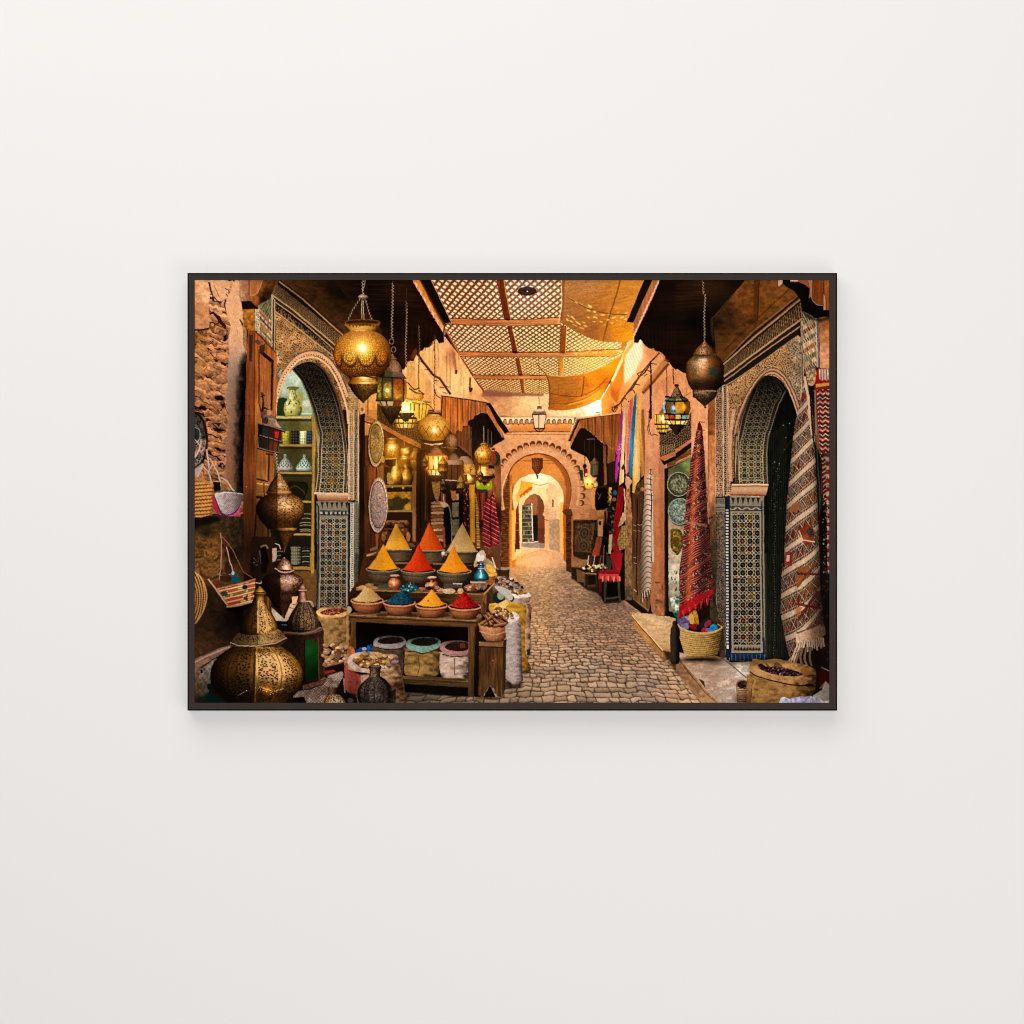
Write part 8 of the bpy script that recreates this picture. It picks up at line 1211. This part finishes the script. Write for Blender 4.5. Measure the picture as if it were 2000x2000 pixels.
fill('C4 1480,1360 1560,1370 1580,1420 1530,1450 1490,1430', '#8a5a24', smooth=True); fill('C4 1060,1300 1140,1350 1170,1300 1230,1310 1260,1360 1120,1380', '#5a3c1c', alpha=.8, smooth=True); blobs('C4 985,1350 1080,1350 1250,1350 1400,1390 1490,1440 1350,1450 1150,1425', 170, 1.3, 2.3, ['#3a2028', '#1d0e12', '#5a3a40', '#8a6a68', '#140a0c', '#4a2a2c'], 7, .8, '#0a0506'); line('C4 880,1400 950,1450 1150,1510 1400,1560 1550,1565', 2.4, '#2a180a', smooth=True); ez('C4', 1570, 1560, 50, 18, '#17100a')
# round straw basket with slippers
fill('C4 5,800 280,700 480,810 560,880 540,1100 300,1270 60,1150', '#120c08', alpha=.35, blur=3)
for p, c in [('20,800 110,740 160,780 150,880 60,860', '#5a4a70'), ('150,740 240,680 270,840 170,830', '#a8782c'), ('150,840 260,850 240,910 160,880', '#7a1418'), ('240,880 280,830 380,750 410,770 400,830 300,900', '#1d1a1c'), ('300,910 340,880 410,900 420,930 310,930', '#a01c38'), ('340,830 400,790 420,830 350,880', '#7a2c38'), ('400,880 430,840 480,850 490,900 450,930', '#1a78a0'), ('60,860 140,830 150,890 110,900', '#6a7090'), ('350,900 400,890 440,930 390,935', '#5a6aa0'), ('110,760 150,740 160,800', '#9088a8')]: fill('C4 '+p, grain(c, .35, 3), smooth=True)
line('C4 160,690 260,850', 1.4, '#5a3c14'); fill('C4 155,745 200,720 215,830 175,835', '#c89a40', smooth=True)
def bsk(X, Y):
    yy = Y+.0046*(X-1366)**2; t = yy/4.1; f = t-np.floor(t); s = .30+.42*np.sin(f*math.pi)-.26*((X-1358)/46)**2-.22*((X-1358)/46)+.06*np.sin(X*1.3+np.floor(t)*2.1)+.25*(vn(X/5, Y/3, 3)-.5)+.12; return ramp([(0, '#2a1a08'), (.5, '#96743c'), (1, '#cfae70')], s)
fill('C4 5,815 60,880 180,930 300,945 430,935 520,900 555,870 545,960 520,1080 495,1190 440,1235 300,1255 170,1235 100,1190 60,1050 30,930', bsk); line('C4 5,815 60,882 180,932 300,947 430,937 520,902 556,868', 3.0, '#c8a468', smooth=True); line('C4 490,840 540,870 555,880', 2.4, '#a8854c'); ez('C4', 300, 1258, 190, 16, '#120c08', alpha=.7, blur=1.2)
# red rug hung on the pillar
def rrug(X, Y):
    xc = np.interp(Y, [825, 900, 1000, 1100, 1200], [1366, 1362, 1357, 1353, 1348]); hw = np.interp(Y, [822, 850, 950, 1050, 1200], [2, 8, 20, 27, 33]); u = (X-xc)/hw
    t = Y+X*.66+1.2*np.sin(X*.24+Y*.02); k = np.floor(t/4.6); f = t/4.6-k; pal = np.array([C(c) for c in ['#7a1416', '#8a1c18', '#5a0f12', '#9a2c1c', '#6d1216', '#8f3a20', '#4a1a1a']]); c = pal[(hs(k, k*0, 4)*7).astype(int) % 7]
    c = np.where((np.abs(f-.5) < .13)[..., None], C('#c0907c')*.9, c); k2 = np.floor(t/23); f2 = t/23-k2; mt = (f2 > .45) & (hs(k2, k2*0, 9) > .25); m = mosa(X/2.3, Y/2.3, ['#3a2420', '#8a5a48', '#b8a090', '#5a3a34', '#6a1a18', '#2a2a30'], '#7a2420', .14, 5); c = np.where(mt[..., None], m, c)
    s = .95+.35*np.sin(u*5+1.2)*.6-.25*u; og = np.clip(1-np.abs(u+.18)*3.2, 0, 1)[..., None]*np.clip((Y-860)/60, 0, 1)[..., None]*(.35+.4*vn(X/3, Y/7, 6))[..., None]
    return (c*(1-og)+C('#c8642c')*og)*np.clip(s, .35, 1.3)[..., None]
fill('B4 280,140 300,200 315,240 330,400 345,600 355,800 365,1000 375,1250 395,1500 415,1700 430,1932 C4 440,300 445,420 430,560 360,545 280,590 180,680 35,755 45,500 60,100 B4 65,1800 90,1500 105,1250 130,1000 165,750 200,500 235,300 260,190', rrug)
fill('B4 100,1320 240,1330 370,1360 365,1390 240,1360 100,1350', '#b08468', alpha=.5); fill('B4 260,170 285,140 310,200 315,240 255,240', '#5f1012')
line('B4 280,145 340,150', 1.4, '#4a1a14'); line('B4 305,240 345,245', 1.4, '#4a1a14')
fill('C4 35,770 45,640 150,560 280,480 360,470 440,400 440,480 350,545 270,590 180,680 100,720', '#a8101a', smooth=False, alpha=.75, blur=1.0)
for k in range(16):
    t = k/15; x = 40+t*350; y = 740-t*190+14*math.sin(k*2); line('C4 %f,%f %f,%f' % (x, y-30, x-12+(k % 3)*8, y+40+(k % 4)*10), 2.2, ['#c01c24', '#8a1018', '#d8404a'][k % 3], w2=.8)
# small basket, jar on the step, white cloth
LZ('C4', 790, '1540,75 1560,78 1650,72 1768,66 1800,64', [(0, '#1d0f08'), (.5, '#7a5434'), (1, '#c09a70')], smooth=False, pat=lambda th, Y, X, col: col*np.where((np.sin(Y*1.7) > 0)[..., None], 1.1, .5)); ez('C4', 790, 1545, 76, 50, '#8a6240'); ez('C4', 792, 1552, 64, 42, '#17120f'); blobs('C4 740,1550 790,1515 845,1540 840,1590 770,1595', 30, 1.4, 2.4, ['#2a2628', '#0f0d0e', '#4a4648'], 3)
fill('C4 840,1440 905,1470 880,1768 832,1768', grain('#8f683a', .3, 4))
LZ('C3', 1925, '800,20 830,34 850,30 890,50 900,54 1000,56 1150,56 1270,50 1310,40', [(0, '#050403'), (.6, '#15110c'), (1, '#3a3024')], lx=-.5, smooth=True); 
fill('C4 1215,1768 1240,1715 1280,1700 1340,1720 1400,1705 1480,1690 1520,1700 1590,1685 1640,1705 1700,1715 1740,1750 1820,1745 1820,1790 1215,1790', grain(idw([('C4 1300,1740', '#c4c4d8'), ('C4 1420,1740', '#a8a8c4'), ('C4 1500,1750', '#8a86a0'), ('C4 1600,1720', '#b0b0cc'), ('C4 1700,1760', '#d0d4e4'), ('C4 1780,1765', '#d8dcd8')], 3), .35, 5, 8), smooth=True); line('C4 1500,1765 1580,1690', 2.4, '#77748c', alpha=.7); line('C4 1360,1720 1370,1768', 2, '#8a88a0', alpha=.7)
# lanterns on the right
chain('A4 320,120 325,250 345,300 335,500 340,700 335,810', 3.4, '#a08a74'); line('A4 320,110 322,240', 1.2, '#5a4a3c'); chain('A3 1905,1150 1908,1330', 2, '#6a4a30')
TRQ = [(0, '#0a0603'), (.35, '#261306'), (.65, '#502e14'), (.88, '#80552e'), (1, '#bf9670')]
def turq(th, Y, X, col):
    n = vn(th*2.2+7, (Y-700)/13, 4); g = np.clip((n-.55)*4, 0, .7)[..., None]; t = np.clip(1-np.hypot((th-.5)/.35, (Y-727)/12), 0, 1)[..., None]; col = col*(1-g*.7)+C('#34401a')*g*.7*np.clip(col.mean(-1)/80, .3, 1.2)[..., None]; col = col*(1-.8*t)+C('#123c3c')*.8*t
    r = np.clip(1-np.abs(th+.05)/.22, 0, 1)[..., None]*np.clip(1-np.abs(Y-722)/18, 0, 1)[..., None]*.6; col = col*(1-r)+C('#c06a3c')*r; sp = hs(np.floor(th*30), np.floor(Y*1.1), 3); return col*(.72+.5*sp)[..., None]
LZ('A4', 343, '805,6 830,12 860,40 900,84 940,120 970,136 990,134', TRQ, lx=-.25, ly=-.4, smooth=False, pat=filigree(9, 1.5, '#241408', .5)); fill('A4 205,975 345,990 475,965 478,1000 345,1015 208,1010', '#4a3420')
LZ('A4', 345, '1005,150 1040,190 1090,216 1150,224 1220,222 1290,210 1350,185 1400,150 1430,138', TRQ, lx=-.3, ly=-.4, amb=.15, spec=.25, pat=turq); ez('A4', 335, 1045, 44, 16, '#f0e4d8', alpha=.75, blur=1.5); ez('A4', 360, 1330, 190, 70, '#0a0a06', alpha=.5, blur=5)
LZ('A4', 345, '1400,140 1425,138 1460,136 1500,110 1540,66 1575,26 1600,8', [(0, '#0a0705'), (.5, '#3a2818'), (1, '#8a6c50')], lx=-.3, pat=filigree(8, 1.6, '#0a0604', .4)); ez('A4', 347, 1608, 18, 10, '#3a2a1c'); line('A4 210,1440 345,1410 480,1415', 2, '#9a7a54', smooth=True)
# pair of coloured-glass lanterns
def gpan(n, bands, lead='#140d08'):
    def pat(th, Y, X, col):
        a = (th+.15)/math.pi*n+n; k = np.floor(a).astype(int); e = np.abs(a-k-.5); o = col*0+C(lead)
        for y0, y1, cs in bands:
            c = np.array([C(q) for q in cs])[k % len(cs)]; m = (Y > y0+.7) & (Y < y1-.7) & (e < .42); o = np.where(m[..., None], c*np.clip(.35+.75*col.mean(-1)/110, .4, 1.15)[..., None]*(.8+.4*vn(X/2, Y/2, 3))[..., None], o)
        return o
    return pat
YL = ['#b8902c', '#d8b040', '#e8c860', '#c89c34']
fill('A3 1740,1650 1790,1560 1860,1500 1870,1690 1740,1700', grain('#8a6428', .4, 3)); line('A3 1835,1495 1745,1650', 1.8, '#d8b88a', alpha=.7); ez('A3', 1832, 1480, 30, 12, '#1d130c')
LZ('A3', 1775, '1690,86 1700,96 1800,98 1815,92 1860,70 1905,48 1925,30', GOLD, amb=.5, smooth=False, pat=gpan(5, [(810, 828.6, YL), (829.5, 837, YL), (838, 845, YL)])); gz('A3', 1782, 1735, 40, '#fff4a0', .95); ez('A3', 1780, 1738, 20, 34, '#fffce4', blur=2)
lx_ = 1320+12/ZS
lathe(lx_, [(752, 2), (758, 4), (764, 7), (770, 10), (775, 13), (776, 15)], [(0, '#0c0705'), (.5, '#3a2416'), (1, '#8f7058')], pat=filigree(5, 1.5, '#0c0604', .5)); ell(lx_, 753, 4.5, 2.5, '#241810')
lathe(lx_, [(775, 15), (779, 21), (781, 23), (783, 23)], DKM, amb=.4, smooth=False, pat=gpan(5, [(775, 783, ['#5a6040', '#94904c', '#6a5840', '#7a8084'])]))
lathe(lx_, [(782, 22), (786, 26), (797, 27.5), (806, 25), (809, 23)], DKM, amb=.9, smooth=False, pat=gpan(4, [(784, 808, ['#b8801c', '#6a4818', '#8fb0c8', '#5a4a28'])]))
gz('A3', 1908, 1610, 30, '#b8d4f0', .8); ez('A3', 1908, 1612, 14, 26, '#f0f6ff', blur=2.4); ez('A4', 92, 1602, 32, 50, '#c88a18', blur=.6); ez('A4', 92, 1600, 18, 34, '#f0bc3c', blur=1.2); ez('A3', 1925, 1668, 50, 14, '#5a9ab4', alpha=.9, blur=.6)
lathe(lx_, [(808, 24), (810, 26), (819, 24), (828, 18), (832, 15)], DKM, amb=.9, smooth=False, pat=gpan(6, [(809, 819, ['#a8401c', '#d8b050', '#6a94a4', '#c89440', '#b07030']), (820, 830, ['#e8cc70', '#f0d890', '#d8b050'])]))
lathe(lx_, [(831, 16), (836, 13), (842, 8), (850, 2)], DKM, amb=.1, pat=filigree(7, 1.3, '#080504', .3))
for y, r in ((776, 15), (783, 23), (808.5, 25), (819.5, 24), (831, 16)): line(arc('A4', 12, (y-530)*ZS, r*ZS, 10), 1.6, '#120b07')
# ---- tones of the printed photograph: deep shade under shelves and canopies --------------------------------------------
for a in [('B1', 780, 1500, 160, 500, .45), ('B1', 760, 600, 110, 500, .22), ('C1', 300, 700, 300, 300, .25), ('C1', 650, 850, 200, 260, .35), ('C2', 700, 950, 620, 110, .5), ('C2', 500, 1600, 300, 80, .5), ('B2', 300, 1750, 150, 200, .25),
          ('B2', 1300, 1300, 300, 300, .35), ('B2', 520, 1440, 160, 110, .25), ('B2', 900, 800, 160, 500, .3), ('C1', 1250, 900, 160, 100, .4), ('C4', 1700, 800, 120, 600, .5), ('A4', 1600, 350, 250, 250, .3), ('A1', 1500, 250, 400, 150, .3), ('B4', 430, 1600, 70, 500, .35),
          ('C3', 1150, 480, 220, 120, .35), ('C4', 300, 1260, 260, 40, .5), ('C4', 800, 1720, 120, 60, .4), ('C4', 1000, 1280, 400, 40, .4), ('C2', 1000, 1500, 400, 40, .35), ('B3', 1150, 1500, 160, 400, .3), ('C1', 1500, 1600, 400, 150, .35), ('A2', 520, 1700, 150, 120, .3)]: dark(*a)
dark('B1', 150, 1500, 260, 260, .1); dark('C4', 1750, 1500, 200, 300, .35); dark('C1', 150, 1650, 300, 250, .15); dark('C2', 200, 1720, 400, 120, .3)

for q in [('A3', 1150, 1080, 330, .20, '#ffa020'), ('A3', 980, 1560, 150, .35, '#ffe8b0'), ('C3', 250, 250, 260, .06, '#ffc878'), ('A2', 1250, 1250, 300, .10, '#ffb860'), ('B2', 690, 480, 120, .22, '#ffb030'), ('B2', 600, 720, 110, .18, '#ffb030'), ('B2', 520, 450, 70, .3, '#ffd050'), ('B2', 1590, 540, 90, .2, '#ffb840'), ('B2', 1420, 780, 80, .3, '#ffd060'), ('A2', 470, 1400, 120, .25, '#ffd050'), ('B3', 905, 860, 70, .25, '#ffd850'), ('B2', 690, -40, 170, .45, '#ffb840'), ('B2', 1030, 630, 130, .5, '#ffb840'), ('B2', 1015, 245, 100, .35, '#ffc860'), ('A2', 170, 900, 150, .35, '#ffc850'), ('B3', 330, 1000, 250, .2, '#ffe8c8'), ('B3', 300, 1650, 260, .12, '#ffe0b8')]:
    (gx, gy), = P('%s %d,%d' % q[:3]); ell(gx, gy, q[3]/ZS, q[3]/ZS, q[5], alpha=q[4]*.55, blur=q[3]/ZS*.5, n=24, mode='a')
# ---- finishing the print: irregular edges, paper-and-lens texture, tone -----------------------------------------------
def finish():
    Yg, Xg = np.mgrid[0:BH, 0:BW].astype(np.float32); xx = Xg/SS; yy = Yg/SS
    dx = (fbm(xx/3.2, yy/3.2, 2, 41)-.5)*1.0+(fbm(xx/14, yy/14, 2, 44)-.5)*1.6; dy = (fbm(xx/3.2, yy/3.2, 2, 47)-.5)*1.0+(fbm(xx/14, yy/14, 2, 50)-.5)*1.6
    ix = np.clip(Xg+dx*SS*.5, 0, BW-1).astype(int); iy = np.clip(Yg+dy*SS*.5, 0, BH-1).astype(int)
    b = buf[iy, ix].reshape(PH, SS, PW, SS, 3).mean((1, 3))
    yy, xx = np.mgrid[0:PH, 0:PW].astype(np.float32)
    t = 1+.20*(fbm(xx/1.9, yy/1.9, 2, 61)-.5)+.07*(fbm(xx/6, yy/6, 3, 64)-.5)
    b = b*t[..., None]
    soft = np.stack([boxblur(b[..., c], 9) for c in range(3)], -1); b = np.clip(b+.10*(b-soft), 0, 255)      # the print's crisp local contrast
    hi = np.clip(b-150, 0, 255); b = b+.16*np.stack([boxblur(hi[..., c], 26) for c in range(3)], -1)*np.array([1, .8, .5])   # lens bloom round the lamps and the sky
    b = 255*(np.clip(b, 0, 255)/255)**1.06*np.array([1.02, .99, .95])
    return np.clip(b, 0, 255)
img = finish()
# ---- the framed picture: one thing, hung on the wall ------------------------------------------------------------------
root = bpy.data.objects.new('framed_picture', None); scene.collection.objects.link(root)
cx_, cz_ = px(1000.5, 960.4); root.location = (cx_, 0, cz_)
root['label'] = 'wide picture of a lantern-hung market lane in a thin charcoal frame'; root['category'] = 'framed picture'
def ring(name, outer, inner, y_front, y_back, m, parent, bev=0.0):
    """a rectangular ring (four mitred rails in one mesh), given as photo pixels"""
    (ox0, oy0, ox1, oy1), (ix0, iy0, ix1, iy1) = outer, inner
    bm = bmesh.new(); fr = []; bk = []
    for (x, y) in ((ox0, oy0), (ox1, oy0), (ox1, oy1), (ox0, oy1), (ix0, iy0), (ix1, iy0), (ix1, iy1), (ix0, iy1)):
        a, c = px(x, y, -y_front); fr.append(bm.verts.new((a-cx_, y_front, c-cz_))); bk.append(bm.verts.new((a-cx_, y_back, c-cz_)))
    for k in range(4):
        j = (k+1) % 4
        bm.faces.new((fr[k], fr[j], fr[4+j], fr[4+k])); bm.faces.new((bk[k], bk[4+k], bk[4+j], bk[j]))
        bm.faces.new((fr[k], bk[k], bk[j], fr[j])); bm.faces.new((fr[4+k], fr[4+j], bk[4+j], bk[4+k]))
    bmesh.ops.recalc_face_normals(bm, faces=bm.faces)
    if bev: bmesh.ops.bevel(bm, geom=[e for e in bm.edges if e.calc_length() > .3], offset=bev, segments=2, affect='EDGES', profile=.6)
    me = bpy.data.meshes.new(name); bm.to_mesh(me); bm.free(); return link(name, me, m, parent)
def stained(name, col):
    m = mat(name, col, .8, .0); nt = m.node_tree; b = nt.nodes['Principled BSDF']
    tc = nt.nodes.new('ShaderNodeTexCoord'); nz = nt.nodes.new('ShaderNodeTexNoise'); nz.inputs['Scale'].default_value = 300; nz.inputs['Detail'].default_value = 4
    mx = nt.nodes.new('ShaderNodeMix'); mx.data_type = 'RGBA'; mx.inputs[6].default_value = (*[c*.93 for c in col], 1); mx.inputs[7].default_value = (*[c*1.07 for c in col], 1)
    nt.links.new(tc.outputs['Object'], nz.inputs['Vector']); nt.links.new(nz.outputs['Fac'], mx.inputs[0]); nt.links.new(mx.outputs[2], b.inputs['Base Color']); return m
frame_ = ring('frame', (368.8, 535.8, 1632.4, 1385.2), (380, 546.7, 1620, 1372.7), -FRONT, -.004, stained('charcoal_wood', (.042, .0335, .0295)), root)
ring('frame_edge', (366.2, 533.2, 1635, 1387.8), (368.8, 535.8, 1632.4, 1385.2), -FRONT+.0012, -.002, stained('dark_edge', (.010, .008, .0065)), frame_)
bm = bmesh.new(); bmesh.ops.create_cube(bm, size=1.0)
for v in bm.verts: v.co = (v.co.x*1.262, -.008+v.co.y*.006, v.co.z*.848)
me = bpy.data.meshes.new('backing_board'); bm.to_mesh(me); bm.free(); link('backing_board', me, mat('grey_board', (.3, .27, .24), .9, .1), root)
# the printed sheet: flat paper carrying the painted image as ink
y_p = -FRONT+.004
nx_, ny_ = PW+1, PH+1
gx = PX0+np.arange(nx_); gy = PY0+np.arange(ny_)
kx, ky = np.meshgrid(gx, gy); k = (CAM_D+y_p)/(CAM_D-FRONT)*.001
co = np.empty((ny_, nx_, 3), np.float32); co[..., 0] = (kx-1000)*k-cx_; co[..., 1] = y_p; co[..., 2] = (1000-ky)*k-cz_
me = bpy.data.meshes.new('print'); me.vertices.add(nx_*ny_); me.vertices.foreach_set('co', co.ravel())
ii = np.arange(nx_*ny_).reshape(ny_, nx_); f = np.stack([ii[:-1, :-1], ii[1:, :-1], ii[1:, 1:], ii[:-1, 1:]], -1).reshape(-1, 4)
me.loops.add(f.size); me.loops.foreach_set('vertex_index', f.ravel().astype(np.int32)); me.polygons.add(len(f)); me.polygons.foreach_set('loop_start', np.arange(0, f.size, 4, dtype=np.int32))
me.update(calc_edges=True)
s = img/255.0; lin = np.where(s <= .04045, s/12.92, ((s+.055)/1.055)**2.4)*INK
pad = np.pad(lin, ((0, 1), (0, 1), (0, 0)), mode='edge'); pad = (pad+np.roll(pad, 1, 0)+np.roll(pad, 1, 1)+np.roll(np.roll(pad, 1, 0), 1, 1))/4 if False else pad
rgba = np.ones((ny_, nx_, 4), np.float32); rgba[..., :3] = np.clip(pad, 0, 1)
at = me.color_attributes.new('ink', 'FLOAT_COLOR', 'POINT'); at.data.foreach_set('color', rgba.ravel())
pm = mat('printed_paper', (1, 1, 1), .85, .0); nt = pm.node_tree; a = nt.nodes.new('ShaderNodeAttribute'); a.attribute_name = 'ink'; nt.links.new(a.outputs['Color'], nt.nodes['Principled BSDF'].inputs['Base Color'])
link('print', me, pm, root)
